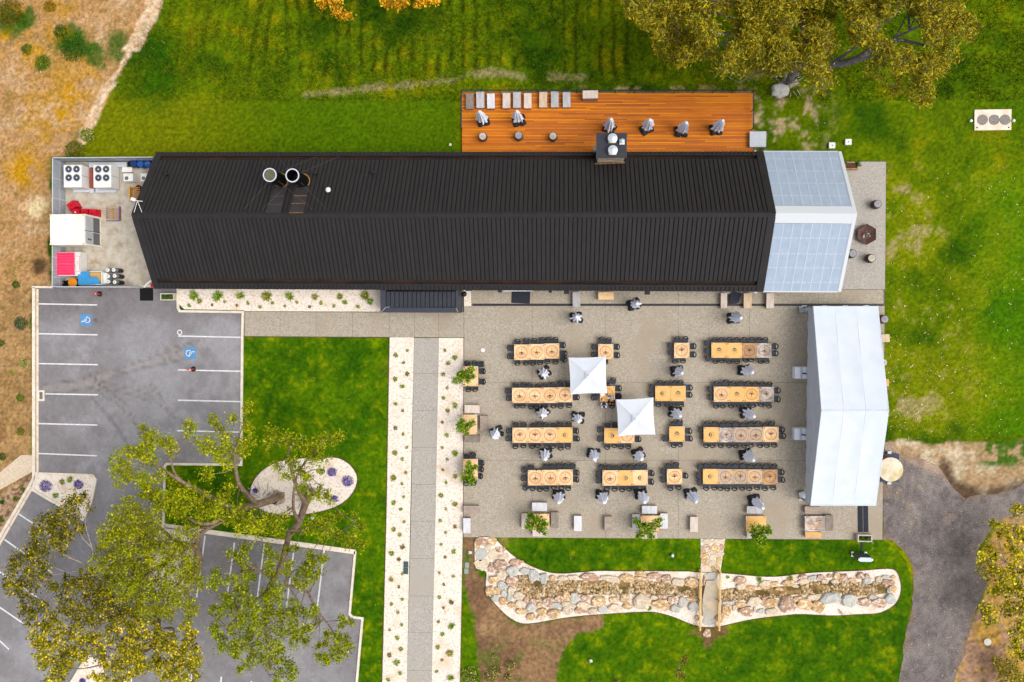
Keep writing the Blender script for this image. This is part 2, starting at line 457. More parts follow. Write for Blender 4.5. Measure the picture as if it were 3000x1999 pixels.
    for (ox, oy, rr) in ((175, 105, 48), (218, 130, 38), (100, 148, 26), (132, 108, 30), (60, 40, 30), (25, 50, 50), (160, 90, 40), (275, 110, 50), (200, 330, 40)):
        dry = L(dry, arr(S(52, 96, 12)), (1 - sm(np.hypot(U - ox, V - oy) + (n2 - .5) * 50, rr * .4, rr)) * .85)
    dry = L(dry, arr(S(60, 48, 36)), (1 - sm(np.hypot(U - 92, V - 607) + (n2 - .5) * 26, 8, 26)) * .85)
    dry = L(dry, arr(S(245, 225, 180)), (1 - sm(np.hypot((U - 92) * 1.0, (V - 475) * 1.2) + (n2 - .5) * 44, 10, 40)) * .7)
    c = L(c, dry, sm(dw, -4, 5))
    d = segd(U, V, [(362, -20), (345, 35), (320, 80), (296, 122), (272, 165), (245, 205), (228, 240), (205, 285), (188, 325)])
    wpath = np.where(V < 120, 17, np.where(V < 190, 5, 11))
    c = L(c, L(np.tile(arr(S(222, 184, 146)), (len(x), 1)), arr(S(236, 208, 178)), sm(n3, .4, .6)), (1 - sm(d + (n2 - .5) * 12, wpath - 3, wpath + 3)) * .9)
    # dirt below the old footpath, south-west
    d = sdist(U, V, [(-60, 1180), (70, 1092), (80, 1105), (-20, 1262), (-120, 1262)])
    c = L(c, L(np.tile(arr(S(206, 170, 140)), (len(x), 1)), arr(S(120, 92, 66)), sm(.5 * n2 + .5 * fine, .48, .62)), sm(d, -3, 2))
    # bare garden soil by the creek bed
    d = sdist(U, V, A_SOIL) + (n2 - .5) * 14
    so = L(np.tile(arr(S(152, 118, 86)), (len(x), 1)), arr(S(130, 98, 74)), sm(n1, .4, .62))
    so = L(so, arr(S(172, 136, 100)), sm(n2, .56, .74) * .6)
    so = L(so, arr(S(70, 104, 20)), sm(n2, .55, .65) * sm(V, 1440, 1540) * .8)
    so = L(so, arr(S(58, 104, 14)), sm(n2, .52, .62) * (1 - sm(np.abs(U - 1075), 4, 14)) * .8)
    c = L(c, so, sm(d, -2, 3))
    # bare rise beside the driveway
    d = sdist(U, V, KD.poly([(60, 78), (180, 85), (380, 105), (460, 85), (600, 90), (760, 85), (930, 70), (1100, 80), (1100, 350), (840, 420), (640, 450), (540, 470), (440, 380), (60, 200)])) + (n2 - .5) * 18 + (n1 - .5) * 16
    ri = L(np.tile(arr(S(180, 148, 112)), (len(x), 1)), arr(S(208, 186, 156)), sm(n2, .45, .65))
    ri = L(ri, arr(S(74, 108, 26)), sm(U, 2240, 2270) * (1 - sm(V, 1060, 1085)) * sm(n3 * .5 + n2 * .5, .42, .52))
    d2 = segd(U, V, KD.poly([(430, 230), (480, 330), (560, 410), (640, 420), (760, 410), (930, 350), (1100, 340)]))
    ri = L(ri, arr(S(84, 64, 52)), (1 - sm(d2 + (n2 - .5) * 26, 4, 22)) * .85)  # mound's shade painted into the soil colour as a dark curved band
    c = L(c, ri, sm(d, -3, 3))
    d = sdist(U, V, KD.poly([(700, 980), (600, 1200), (490, 1568), (440, 1750), (1200, 1750), (1200, 540), (800, 560), (650, 780)])) + (n2 - .5) * 14
    se = L(np.tile(arr(S(196, 152, 96)), (len(x), 1)), arr(S(176, 138, 112)), sm(n1, .4, .6))
    se = L(se, arr(S(206, 160, 50)), sm(n2, .5, .66) * .7)
    se = L(se, arr(S(96, 76, 50)), sm(n2 * .4 + n3 * .6, .6, .72) * .7)
    c = L(c, se, sm(d, -3, 3))
    return np.clip(c * (.72 + .56 * fine)[:, None], .001, .9)

m_ground = M('ground', (1, 1, 1, 1), (.66, .70, .62, 1), scale=3.2, world_co=True, attr='Col', rough=1, spec=.05, bump=.5, bscale=9, contrast=(.42, .6))
STEP = .2
gx, gy = np.arange(-60, 48.01, STEP), np.arange(-42, 40.01, STEP)
X, Y = np.meshgrid(gx, gy)
nx, ny = len(gx), len(gy)
fx, fy = X.ravel(), Y.ravel()
gU, gV = to_sheet(fx, fy)
fz = np.zeros_like(fx)
hard = np.zeros(fx.shape, bool)
for p_ in HARD: hard |= sdist(gU, gV, p_) > -9
rough_ = (fbm(fx, fy, 1.6, 3, 5) - .5) * .10 * (1 - sm(gV, 190, 240))
fz = np.where(hard, 0, rough_ * sm(fx, -52, -45))
idx = np.arange(nx * ny).reshape(ny, nx)
q = np.stack([idx[:-1, :-1], idx[:-1, 1:], idx[1:, 1:], idx[1:, :-1]], -1).reshape(-1, 4)
gv = np.stack([fx, fy, fz], -1)
gc = ground_cols(fx, fy)
# wide skirt out to the horizon, part of the same sheet
cor = [idx[0, 0], idx[0, -1], idx[-1, -1], idx[-1, 0]]
far = np.array([[-700, -700, 0], [700, -700, 0], [700, 700, 0], [-700, 700, 0]], float)
base = len(gv)
gv = np.vstack([gv, far]); gc = np.vstack([gc, np.tile(arr(S(80, 120, 12)), (4, 1))])
sk = np.array([[base, base + 1, cor[1], cor[0]], [base + 1, base + 2, cor[2], cor[1]], [base + 2, base + 3, cor[3], cor[2]], [base + 3, base, cor[0], cor[3]]])
ob('ground', colmesh('ground', gv, np.vstack([q, sk]), gc, m_ground, True), kind='structure')

def sheet(name, poly, z, mat, res=None, jit=0.0, cols=None, h=None, seed=3, kind='structure', parent=None):
    """a flat sheet from an outline; optional inner grid, ragged edge, colours by cols(x,y)"""
    pts = [P(u, v, 0) for u, v in poly]
    pts = ccw([(p.x, p.y) for p in pts])
    if res:
        out = []
        for i, a in enumerate(pts):
            b = pts[(i + 1) % len(pts)]
            n = max(1, int(math.hypot(b[0] - a[0], b[1] - a[1]) / (res * 1.2)))
            out += [(a[0] + (b[0] - a[0]) * k / n, a[1] + (b[1] - a[1]) * k / n) for k in range(n)]
        pts = out
        if jit:
            x = np.array([p[0] for p in pts]); y = np.array([p[1] for p in pts])
            pts = list(zip(x + (fbm(x, y, 1.0, 3, seed) - .5) * jit * 2, y + (fbm(x, y, 1.0, 3, seed + 9) - .5) * jit * 2))
        bx, by = np.array([p[0] for p in pts]), np.array([p[1] for p in pts])
        ax, ay = np.meshgrid(np.arange(bx.min(), bx.max(), res), np.arange(by.min(), by.max(), res))
        ax = ax.ravel() + .13 * res * np.sin(ay.ravel() * 9); ay = ay.ravel()
        ok = inside(ax, ay, pts) & (segd(ax, ay, pts, True) > res * .45)
        n = len(pts)
        allp = [Vector(p) for p in pts] + [Vector((a, b)) for a, b in zip(ax[ok], ay[ok])]
        vs, _, fs, _, _, _ = delaunay_2d_cdt(allp, [], [list(range(n))], 1, 1e-5)
        V = np.array([(p.x, p.y, z) for p in vs])
        F = np.array([f for f in fs if len(f) == 3])
        C = cols(V[:, 0], V[:, 1]) if cols else None
        return ob(name, colmesh(name, V, F, C, mat), kind=kind, parent=parent)
    mb = MB()
    if h: mb.prism(pts, z - h, z)
    else: mb.add([(p[0], p[1], z) for p in pts], [tuple(range(len(pts)))])
    return mb.obj(name, mat, parent, kind=kind)

lawn_cols = lambda x, y: ground_cols(x, y, True)
sheet('lawn', A_LAWN, .03, m_ground, res=.24, cols=lawn_cols)
A_GARDEN = [(1066, 1236)] + [(1130, 1237), (2029, 1241), (2060, 1262), (2082, 1290), (2092, 1325), (2094, 1355), (2086, 1420), (2076, 1500), (2062, 1640), (1058, 1640)]
def gard(x, y):
    c = lawn_cols(x, y); U, V = to_sheet(x, y)
    w = ground_cols(x, y)
    d = sdist(U, V, A_SOIL) + (fbm(x, y, 1.1, 4, 37) - .5) * 14
    return c + (w - c) * sm(d, -2, 3)[:, None]
sheet('garden_lawn', A_GARDEN, .012, m_ground, res=.24, cols=gard)
def drive_cols(x, y):
    U, V = to_sheet(x, y)
    n1, n2, f = fbm(x, y, 2.5, 4, 91), fbm(x, y, .8, 3, 95), vnoise(x * 7, y * 7, 99)
    c = np.tile(arr(S(128, 120, 117)), (len(x), 1))
    c = c + (arr(S(150, 140, 134)) - c) * (sm(n1, .42, .66) * .8)[:, None]
    c = c + (arr(S(176, 158, 138)) - c) * (sm(n2, .58, .74) * .6 * (1 - sm(V, 1120, 1260)))[:, None]
    c = c + (arr(S(196, 172, 148)) - c) * (1 - sm(segd(U, V, KD.poly([(66, 95), (170, 165), (300, 200), (390, 235)])) + (n2 - .5) * 30, 4, 26))[:, None]
    e = sdist(U, V, A_DRIVE)
    c = c + (arr(S(150, 128, 112)) - c) * (sm(n2, .4, .6) * (1 - sm(e, 2, 14)))[:, None]
    return np.clip(c * (.7 + .6 * f)[:, None], .01, .9)
m_drive = M('driveway_gravel', (1, 1, 1, 1), (.62, .60, .60, 1), scale=9, world_co=True, attr='Col', rough=1, spec=.1, bump=.5, bscale=26, contrast=(.4, .62))
sheet('driveway', A_DRIVE, .016, m_drive, res=.3, jit=.16, cols=drive_cols)

# ------------------------------------------------------------------ car park
def asph_cols(x, y):
    U, V = to_sheet(x, y)
    n0, n1, n2 = fbm(x, y, 6, 3, 141), fbm(x, y, 2.2, 4, 151), fbm(x, y, .7, 3, 161)
    c = np.tile(arr(S(138, 134, 135)), (len(x), 1))
    c = c + (arr(S(160, 158, 160)) - c) * sm(.5 * n0 + .5 * n1, .42, .62)[:, None]
    c = c + (arr(S(116, 111, 113)) - c) * (sm(n1, .56, .74) * .5)[:, None]
    c = c + (arr(S(168, 160, 162)) - c) * (sm(n2, .62, .76) * .35)[:, None]
    lane = 1 - sm(segd(U, V, [(330, 680), (345, 900), (310, 1080), (240, 1260), (110, 1500)]) + (n1 - .5) * 50, 30, 85)
    c = c + (arr(S(164, 162, 165)) - c) * (lane * .55)[:, None]
    c = c + (arr(S(118, 110, 112)) - c) * ((1 - sm(np.abs(V - 690) + (n1 - .5) * 50, 15, 60)) * .5)[:, None]
    # dried run-off fans and wheel marks (stains)
    for pts, w, k in ((KP.poly([(150, 900), (500, 850), (620, 800), (860, 720), (1130, 650), (1290, 610)]), 10, .55),
                      (KP.poly([(620, 860), (900, 930), (1010, 975)]), 5, .35), (KP.poly([(560, 870), (760, 1010), (900, 1200), (980, 1330)]), 5, .35),
                      (KP.poly([(1030, 870), (1160, 1090), (1330, 1210)]), 4, .4), (KP.poly([(520, 960), (720, 1180), (800, 1310)]), 4, .35),
                      (KP.poly([(1140, 700), (1160, 600), (1400, 490)]), 4, .4)):
        d = segd(U, V, pts) + (n1 - .5) * 18 + (n2 - .5) * 4
        c = c + (arr(S(166, 157, 150)) - c) * ((1 - sm(d, w * .3, w)) * k * .9)[:, None]
        rim = np.exp(-((d - w) / 2.0) ** 2)
        c = c + (arr(S(104, 96, 92)) - c) * (rim * .5)[:, None]
    for u, v, r in ((222, 868 / 1.0, 5), (220, 705, 4), (229, 700, 3), (218, 737, 6)):
        c = c + (arr(S(70, 66, 68)) - c) * ((1 - sm(np.hypot(U - u, V - v) + (n2 - .5) * 5, r * .4, r)) * .7)[:, None]
    f = vnoise(x * 7, y * 7, 171)
    return np.clip(c * (.88 + .24 * f)[:, None], .01, .9)
m_asph = M('asphalt', (1, 1, 1, 1), (.80, .80, .81, 1), scale=9, world_co=True, attr='Col', rough=.92, spec=.2, bump=.25, bscale=40)
sheet('car_park', A_PARK, .02, m_asph, res=.26, cols=asph_cols)

m_kerb = M('kerb_concrete', S(240, 230, 214), S(222, 206, 184), scale=2.5, c3=S(186, 140, 84), scale3=1.3, c3c=(.66, .8), world_co=True, bump=.1)
m_white = M('line_paint', S(240, 238, 238), S(214, 212, 212), scale=3, world_co=True, rough=.7)
def offset_line(pts, w, closed=False):
    n = len(pts); L, R_ = [], []
    for i in range(n):
        a = pts[i - 1] if (i or closed) else pts[i]
        b = pts[(i + 1) % n] if (i < n - 1 or closed) else pts[i]
        p = pts[i]
        d1 = (Vector(p) - Vector(a)); d2 = (Vector(b) - Vector(p))
        if d1.length < 1e-6: d1 = d2
        if d2.length < 1e-6: d2 = d1
        d1.normalize(); d2.normalize()
        m = d1 + d2; m = m.normalized() if m.length > 1e-6 else d1
        nrm = Vector((-m.y, m.x)); k = min(2.0, 1 / max(.4, nrm.dot(Vector((-d1.y, d1.x)))))
        L.append(Vector(p) + nrm * w / 2 * k); R_.append(Vector(p) - nrm * w / 2 * k)
    return L, R_
def kerb(name, poly, w, z1, mat, closed=False, z0=0.0, **k):
    pts = [P(u, v, 0) for u, v in poly]; pts = [(p.x, p.y) for p in pts]
    L, R_ = offset_line(pts, w, closed)
    mb = MB(); n = len(pts)
    vs = []
    for i in range(n):
        vs += [(R_[i].x, R_[i].y, z0), (R_[i].x, R_[i].y, z1), (L[i].x, L[i].y, z1), (L[i].x, L[i].y, z0)]
    fs = []
    for i in range(n if closed else n - 1):
        j = (i + 1) % n
        fs += [(4 * i + q_, 4 * j + q_, 4 * j + q_ + 1, 4 * i + q_ + 1) for q_ in range(3)]
    if not closed: fs += [(0, 1, 2, 3), (4 * n - 1, 4 * n - 2, 4 * n - 3, 4 * n - 4)]
    mb.add(vs, fs)
    return mb.obj(name, mat, kind='structure', **k)
kerb('kerb', [(79, 661), (79, 1098), (70, 1116), (-20, 1270), (-120, 1440)], .26, .15, m_kerb)
kerb('kerb_gutter', [(86.3, 664), (86.3, 1094), (77.5, 1116), (-12, 1270), (-112, 1440)], .21, .03, M('gutter_concrete', S(232, 216, 196), S(200, 160, 104), scale=2.2, world_co=True, contrast=(.5, .75)))
kerb('kerb', [(75, 659.8), (122, 660.5)], .18, .15, m_kerb)
kerb('kerb', [(410, 662), (410, 707), (414, 715.5), (559, 717.5), (557.5, 780), (555, 1068), (384, 1066), (379.5, 1072), (376.5, 1205), (379, 1210)], .20, .15, m_kerb)
kerb('kerb', [(379, 1208), (600, 1238), (817, 1268)], .40, .15, m_kerb)
kerb('kerb', [(817, 1266), (804, 1410), (810, 1417), (833.5, 1420.5), (828, 1480), (814, 1640)], .20, .15, m_kerb)
for A in (A_ISL, A_ISL2, A_ISL3): kerb('kerb', A, .24, .15, m_kerb, True)

def line(a, b, w=.11, name='parking_line'):
    p, q_ = P(*a), P(*b)
    d = (q_ - p).normalized(); n = Vector((-d.y, d.x, 0)) * w / 2
    MB().quad(p - n, q_ - n, q_ + n, p + n).obj(name, m_white, loc=(0, 0, .0262), kind='structure')
for x0, y0, x1, y1 in ((95, 198, 574, 207), (95, 443, 578, 452), (95, 688, 581, 697), (150, 936, 581, 944), (95, 1180, 576, 1192), (92, 1425, 571, 1444),
                       (1240, 462, 1754, 473), (1238, 740, 1751, 751), (1236, 988, 1748, 1000), (1230, 1238, 1740, 1250)):
    line(KP(x0, y0), KP(x1, y1))
for x0, y0, x1, y1 in ((125, 463, 450, 677), (30, 630, 345, 850), (-60, 805, 255, 1015), (0, 1076, 158, 1184), (-60, 1240, 60, 1352)):
    line(KL(x0, y0), KL(x1, y1), .13)
for x0, y0, x1, y1 in ((318, 220, 240, 787), (588, 282, 520, 780), (864, 290, 790, 857), (1138, 330, 1065, 890), (1414, 352, 1343, 940), (468, 1518, 455, 1640), (745, 1558, 735, 1640)):
    line(KO(x0, y0), KO(x1, y1), .13)
for x0, y0, x1, y1 in ((872, 1440, 860, 1600), (1065, 1500, 1058, 1600), (1262, 1510, 1252, 1600)):
    line(KL(x0, y0), KL(x1, y1), .13)
m_blue = M('blue_paint', S(84, 138, 186), S(98, 150, 194), scale=4, world_co=True, rough=.7)
def access_mark(u, v, flip):
    o = MB().box((0, 0, 0), (1.03, 1.06, .004)).obj('accessible_bay_square', m_blue, loc=P(u, v, .027), kind='structure')
    mb = MB()                                         # wheelchair figure, head towards -x
    T = lambda p: (p[0] * flip, p[1] * flip, 0)
    def bar(a, b, w=.07):
        a, b = Vector(T(a)), Vector(T(b)); d = (b - a).normalized(); n = Vector((-d.y, d.x, 0)) * w / 2
        mb.quad(a - n, b - n, b + n, a + n)
    bar((-.38, -.12), (-.27, -.14), .10)
    bar((-.28, -.13), (.06, -.08), .08)
    bar((-.10, -.12), (-.10, .08)); bar((.04, -.10), (.04, .16)); bar((.0, .14), (.12, .30)); bar((.10, .30), (.2, .27), .06)
    mb.ring(T((.14, 0)), .21, .27, 20, a0=math.radians(-130) + (0 if flip > 0 else math.pi), a1=math.radians(100) + (0 if flip > 0 else math.pi))
    mb.obj('wheelchair_symbol', m_white, o, loc=(0, 0, .006))
access_mark(*KP(479, 330), 1); access_mark(*KP(1337, 603), -1)
MB().ring((0, 0, 0), .15, .24, 20).obj('painted_ring', m_white, loc=KP.p(1250, 432, .0265), kind='structure')
t = thing('drain_grate', 'dark iron drain grate in the gutter at the edge of the car park', 'drain', KV.p(378, 1065, .02))
MB().box((0, 0, .01), (.62, .95, .02)).obj('surround', m_kerb, t)
for i in range(6): MB().box((-.12 + i * .05, 0, .03), (.026, .62, .02)).obj('bar', M('dark_iron', S(60, 62, 66)), t)

# ------------------------------------------------------------------ white gravel beds
m_grav = M('white_gravel', S(246, 233, 218), S(190, 160, 134), scale=6.5, c3=S(222, 196, 164), scale3=.5, c3c=(.55, .78), world_co=True, rough=1, bump=.7, bscale=11, contrast=(.50, .74))
for nm, A in (('gravel_bed', A_BED_W), ('gravel_bed', A_OVAL), ('gravel_bed', A_GL), ('gravel_bed', A_GR), ('gravel_bed', A_ISL), ('gravel_bed', A_ISL2), ('gravel_bed', A_ISL3)):
    sheet(nm, A, .085 if A in (A_ISL, A_ISL2, A_ISL3, A_OVAL) else .045, m_grav)
sheet('gravel_bed', KF.poly([(2212, 60), (2305, 60), (2305, 222), (2212, 222)]), .06, m_grav)
creek = sheet('creek_bed', A_STREAM, .05, m_grav)
sheet('flag_path', S2.poly([(231, 124), (457, 124), (414, 438), (234, 438)]), .045, m_grav)
m_edge = M('edging_steel', S(112, 76, 54), S(70, 60, 54), scale=2, world_co=True)
kerb('garden_edging', A_STREAM, .05, .09, m_edge, True)
kerb('garden_edging', A_OVAL, .06, .12, m_edge, True)
kerb('garden_edging', [A_GL[0], A_GL[7], A_GL[6], A_GL[5]], .06, .08, m_edge)
kerb('garden_edging', [A_GR[1], A_GR[2], A_GR[3], A_GR[4], A_GR[5]], .04, .08, m_edge)
kerb('garden_edging', [A_LAWN[0], A_LAWN[1]], .05, .075, m_edge)

# ------------------------------------------------------------------ paving: footpath, path and court, each slab by itself
m_agg = M('exposed_aggregate', S(190, 180, 163), S(150, 138, 120), scale=9.5, c3=S(168, 154, 134), scale3=.22, c3c=(.5, .72), world_co=True, rough=.95, bump=.3, bscale=14, contrast=(.36, .68))
m_agg2 = M('path_aggregate', S(190, 184, 175), S(156, 148, 138), scale=9.5, c3=S(176, 168, 156), scale3=.25, c3c=(.5, .7), world_co=True, rough=.95, bump=.3, bscale=14, contrast=(.36, .68))
m_joint = M('joint', S(104, 94, 80), world_co=True)
def slab(parent, pts, mat, z0=.04, z1=.065, gap=.011):
    w = [P(u, v, 0) for u, v in pts]; w = ccw([(p.x, p.y) for p in w])
    c = (sum(p[0] for p in w) / len(w), sum(p[1] for p in w) / len(w))
    L, R_ = offset_line(w, gap * 2, True)
    # inner side is the left of a ccw outline
    MB().prism([(p.x, p.y) for p in L], z0, z1).obj('paving_slab', mat, parent)
walk = sheet('footpath', A_WALK, .045, m_joint)
xs = [KF(x, 0)[0] for x in (607, 873, 1143, 1415, 1690, 1880, 2060)] + [1066]
yt, yb = lambda x: 716.5 + (x - 562) * .0045, lambda x: 773 + (x - 562) * .006
for a, b in zip(xs[:-1], xs[1:]): slab(walk, [(a, yt(a)), (b, yt(b)), (b, yb(b)), (a, yb(a))], m_agg)
A_PATH = [(951.6, 776), (1008.6, 776), (992, 1568), (989, 1640), (932, 1640), (935, 1568)]
path = sheet('path', A_PATH, .045, m_joint)
pl = lambda v: np.interp(v, [776, 1176, 1568, 1640], [951.8, 944.7, 935, 932]); pr = lambda v: np.interp(v, [776, 1176, 1568, 1640], [1008.4, 1001, 992, 989])
ys = [777] + [KA(0, y)[1] for y in (393, 705, 1018, 1333)] + [KB(0, y)[1] for y in (220, 532, 845, 1152, 1467)] + [1640]
for a, b in zip(ys[:-1], ys[1:]): slab(path, [(pl(a), a), (pr(a), a), (pr(b), b), (pl(b), b)], m_agg2)
court = sheet('paved_court', A_COURT, .045, m_joint)
cx_ = [1066, 1223, 1391, 1558.5, 1721.5, 1880, 2030]
cy_ = [703.5, 879.5, 1058, 1236]
def cb(u, v):                                         # pull the rim onto the court outline
    if u == 1066: u = np.interp(v, [703, 1140, 1236], [1066.3, 1065.7, 1064.8])
    if u == 2030: u = np.interp(v, [703, 1240], [2032.5, 2027.2])
    if v == 1236: v = np.interp(u, [1064, 2028], [1234.6, 1240.4])
    return (u, v)
for i in range(6):
    for j in range(3):
        slab(court, [cb(cx_[i], cy_[j]), cb(cx_[i + 1], cy_[j]), cb(cx_[i + 1], cy_[j + 1]), cb(cx_[i], cy_[j + 1])], m_agg)
    a, b = cx_[i], min(cx_[i + 1], 2032)
    if i == 0: a = KF(2307, 0)[0]
    slab(court, [(a, 666), (b, 666), (b, 698.3), (a, 698.3)], m_agg)
slab(court, [(1934, 372), (2035.5, 372), (2034.5, 520), (1934, 520)], m_agg2); slab(court, [(1934, 520), (2034.5, 520), (2033, 665.5), (1934, 665.5)], m_agg2)
dr = thing('channel_drain', 'long black slot drain across the paving beside the black building', 'drain', KX.p(0, 0, 0))
dr.location = (0, 0, 0)
a, b = P(1088, 698.6, 0), P(2027, 703.2, 0)
pts = [P(1088, 698.9), P(2027, 699.4), P(2027, 702.9), P(1088, 702.6)]
MB().prism(ccw([(p.x, p.y) for p in pts]), .04, .068).obj('channel', M('drain_black', S(24, 24, 34), rough=.5), dr)
for k in range(60):
    t_ = (k + .5) / 60; c = P(1088 + t_ * 939, 700.8 + t_ * .4)
    MB().box((c.x, c.y, .0695), (.46, .085, .004)).obj('grating', M('drain_grey', S(42, 42, 52), rough=.5), dr)
m_pw = M('old_path_concrete', S(226, 208, 184), S(206, 184, 156), scale=5, world_co=True, wave=None, bump=.15)
sheet('side_path', A_PATHW, .03, m_pw)
sheet('yard_slab', A_YARD, .04, M('yard_concrete', S(206, 198, 184), S(178, 164, 142), scale=1.4, c3=S(150, 120, 92), scale3=.7, c3c=(.62, .78), world_co=True, bump=.1))
# ------------------------------------------------------------------ long black building
m_roof = M('roof_charcoal', S(49, 46, 46), S(44, 41, 41), scale=.8, rough=.6, var=.05, spec=.25, bump=.05, bscale=6)
m_flash = M('roof_flashing', S(46, 42, 43), S(38, 35, 36), scale=1.5, rough=.6)
m_under = M('roof_dark', S(22, 18, 18), rough=.8)
m_gut = M('gutter_inside', S(64, 44, 32), S(34, 26, 24), scale=1.3, rough=.8, stretch=(.3, 1, 1))
m_bwall = M('wall_black', S(34, 32, 34), S(28, 27, 29), scale=2, rough=.7)
HE, HR = 3.0, 6.75
def lerp(a, b, t): return a + (b - a) * t
RL, RR = P(303, 493, HR), P(1782, 490, HR)            # ridge ends
TL, TR = P(361, 350, HE), P(1752, 348, HE)            # north eave
BL, BR = P(355.5, 664, HE), P(1752, 671, HE)          # south eave
def roofp(side, a, s, dz=0.0):                        # a along 0..1, s down the slope 0..1
    r = lerp(RL, RR, a); e = lerp(TL, TR, a) if side > 0 else lerp(BL, BR, a)
    p = lerp(r, e, s); p = p.copy(); p.z += dz
    return p
build = thing('black_building', 'long black gabled building with ribbed charcoal metal roof', 'building', (0, 0, 0))
def rel(o): return o
def slopeslab(mb, side, a0, a1, s0, s1, dz0, dz1, mi=0):
    q = [(a0, s0), (a1, s0), (a1, s1), (a0, s1)]
    b = [roofp(side, a, s, dz0) for a, s in q]; t_ = [roofp(side, a, s, dz1) for a, s in q]
    if side < 0: pass
    else: b.reverse(); t_.reverse()
    b.reverse(); t_.reverse()
    mb.hexa(b, t_, mi)
mb = MB()
for side, c0, c1 in ((1, .868, .930), (-1, .855, .913)):
    slopeslab(mb, side, .004, .996, .0, c0, -.16, -.05)
roof = mb.obj('roof', m_under, build)
NP = 140
for side, c0, s0 in ((1, .868, .028), (-1, .855, .047)):
    for i in range(NP):
        a0, a1 = .010 + .980 * i / NP, .010 + .980 * (i + 1) / NP
        w = a1 - a0
        mb = MB()
        slopeslab(mb, side, a0 + w * .07, a1 - w * .2, s0, c0 + .002, -.05, .0)  # gap left at the edge bares near-black underlay, standing in for rib shade
        slopeslab(mb, side, a0 - w * .005, a0 + w * .075, s0, c0 + .002, -.05, .055)
        mb.obj('roof_panel', m_roof, roof)
for side, c1, c2 in ((1, .930, .950), (-1, .913, .937)):
    mb = MB()
    n = NP
    for i in range(n):
        a0, a1 = .010 + .980 * i / n, .010 + .980 * (i + 1) / n; w = a1 - a0
        slopeslab(mb, side, a0 + w * .07, a1 - w * .2, c2, 1.0, -.05, .0)
        slopeslab(mb, side, a0 - w * .005, a0 + w * .075, c2, .999, -.05, .055)
    slopeslab(mb, side, .004, .996, c2 - .002, .995, -.12, -.052)
    mb.obj('eave_strip', m_roof, build, kind='stuff')
    mb = MB(); slopeslab(mb, side, .008, .992, c1, c2, -.10, .05); mb.obj('flashing', m_flash, build)
    mb = MB(); c0 = .868 if side > 0 else .855
    slopeslab(mb, side, .0085, .9915, c0 - .01, c1 + .004, -.32, -.24); mb.obj('box_gutter', m_gut, build)
for side, s0 in ((1, .03), (-1, .05)):
    mb = MB(); slopeslab(mb, side, -.0005, 1.0005, -.001, s0, -.04, .075); mb.obj('ridge_cap', m_flash, build)
    for a0, a1 in ((-.001, .0098), (.9895, 1.001)):
        mb = MB(); slopeslab(mb, side, a0, a1, s0, 1.0, -.22, .07); mb.obj('rake_flashing', m_flash, build)
# walls under the eaves
ins = .35
wc = [Vector((TL.x + ins, TL.y - ins, 0)), Vector((TR.x, TR.y - ins, 0)), Vector((BR.x, BR.y + ins, 0)), Vector((BL.x + ins, BL.y + ins, 0))]
def wall(mb, a, b, z0, z1a, z1b=None, th=.12):
    d = (b - a).normalized(); n = Vector((-d.y, d.x, 0)) * th / 2
    z1b = z1a if z1b is None else z1b
    mb.hexa([(a.x + n.x, a.y + n.y, z0), (a.x - n.x, a.y - n.y, z0), (b.x - n.x, b.y - n.y, z0), (b.x + n.x, b.y + n.y, z0)],
            [(a.x + n.x, a.y + n.y, z1a), (a.x - n.x, a.y - n.y, z1a), (b.x - n.x, b.y - n.y, z1b), (b.x + n.x, b.y + n.y, z1b)])
for a, b in ((wc[0], wc[1]), (wc[3], wc[2])):
    mb = MB(); wall(mb, a, b, 0, 2.72); mb.obj('wall', m_bwall, build)
mid = lerp(wc[0], wc[3], .5)
mb = MB()
for a, b, za, zb in ((wc[0], mid, 2.8, 6.3), (mid, wc[3], 6.3, 2.8)): wall(mb, a, b, 0, za, zb)
mb.obj('gable_wall', m_bwall, build)
m_glass = M('window_glass', S(60, 70, 78), rough=.12, spec=.6)
for k in range(7):                                    # south face: glazed doors to the court
    u = 1110 + k * 92
    p = P(u, 660, 0); y = lerp(wc[3], wc[2], (p.x - wc[3].x) / (wc[2].x - wc[3].x)).y
    f = MB().box((p.x, y - .075, 1.15), (2.2, .03, 2.2)).obj('window', M('window_frame', S(50, 50, 54)), build)
    MB().box((p.x, y - .094, 1.15), (2.04, .012, 2.04)).obj('pane', m_glass, f)
for k in range(5):
    u = 1120 + k * 130
    p = P(u, 352, 0); y = lerp(wc[0], wc[1], (p.x - wc[0].x) / (wc[1].x - wc[0].x)).y
    f = MB().box((p.x, y + .075, 1.35), (1.8, .03, 1.9)).obj('window', MATS['window_frame'], build)
    MB().box((p.x, y + .094, 1.35), (1.66, .012, 1.76)).obj('pane', m_glass, f)
# little roof parts: overflow brackets below the south eave
m_dark = M('black_metal', S(26, 26, 30), S(34, 34, 38), scale=4, rough=.5)
for (x, y, w) in ((1140, 60, .42), (1983, 66, .42), (445, 42, .3), (970, 46, .26)):
    MB().box((0, 0, 0), (w, .30, .14)).obj('wall_lamp', m_dark, build, loc=C1.p(x, y, 2.3))
a_, b_ = C1.p(480, 41, 2.5), C1.p(785, 44, 2.5)
MB().box(((a_.x + b_.x) / 2, (a_.y + b_.y) / 2 + .02, 2.5), (b_.x - a_.x, .16, .1)).obj('awning_rail', M('white_metal', S(236, 238, 240), rough=.5), build)
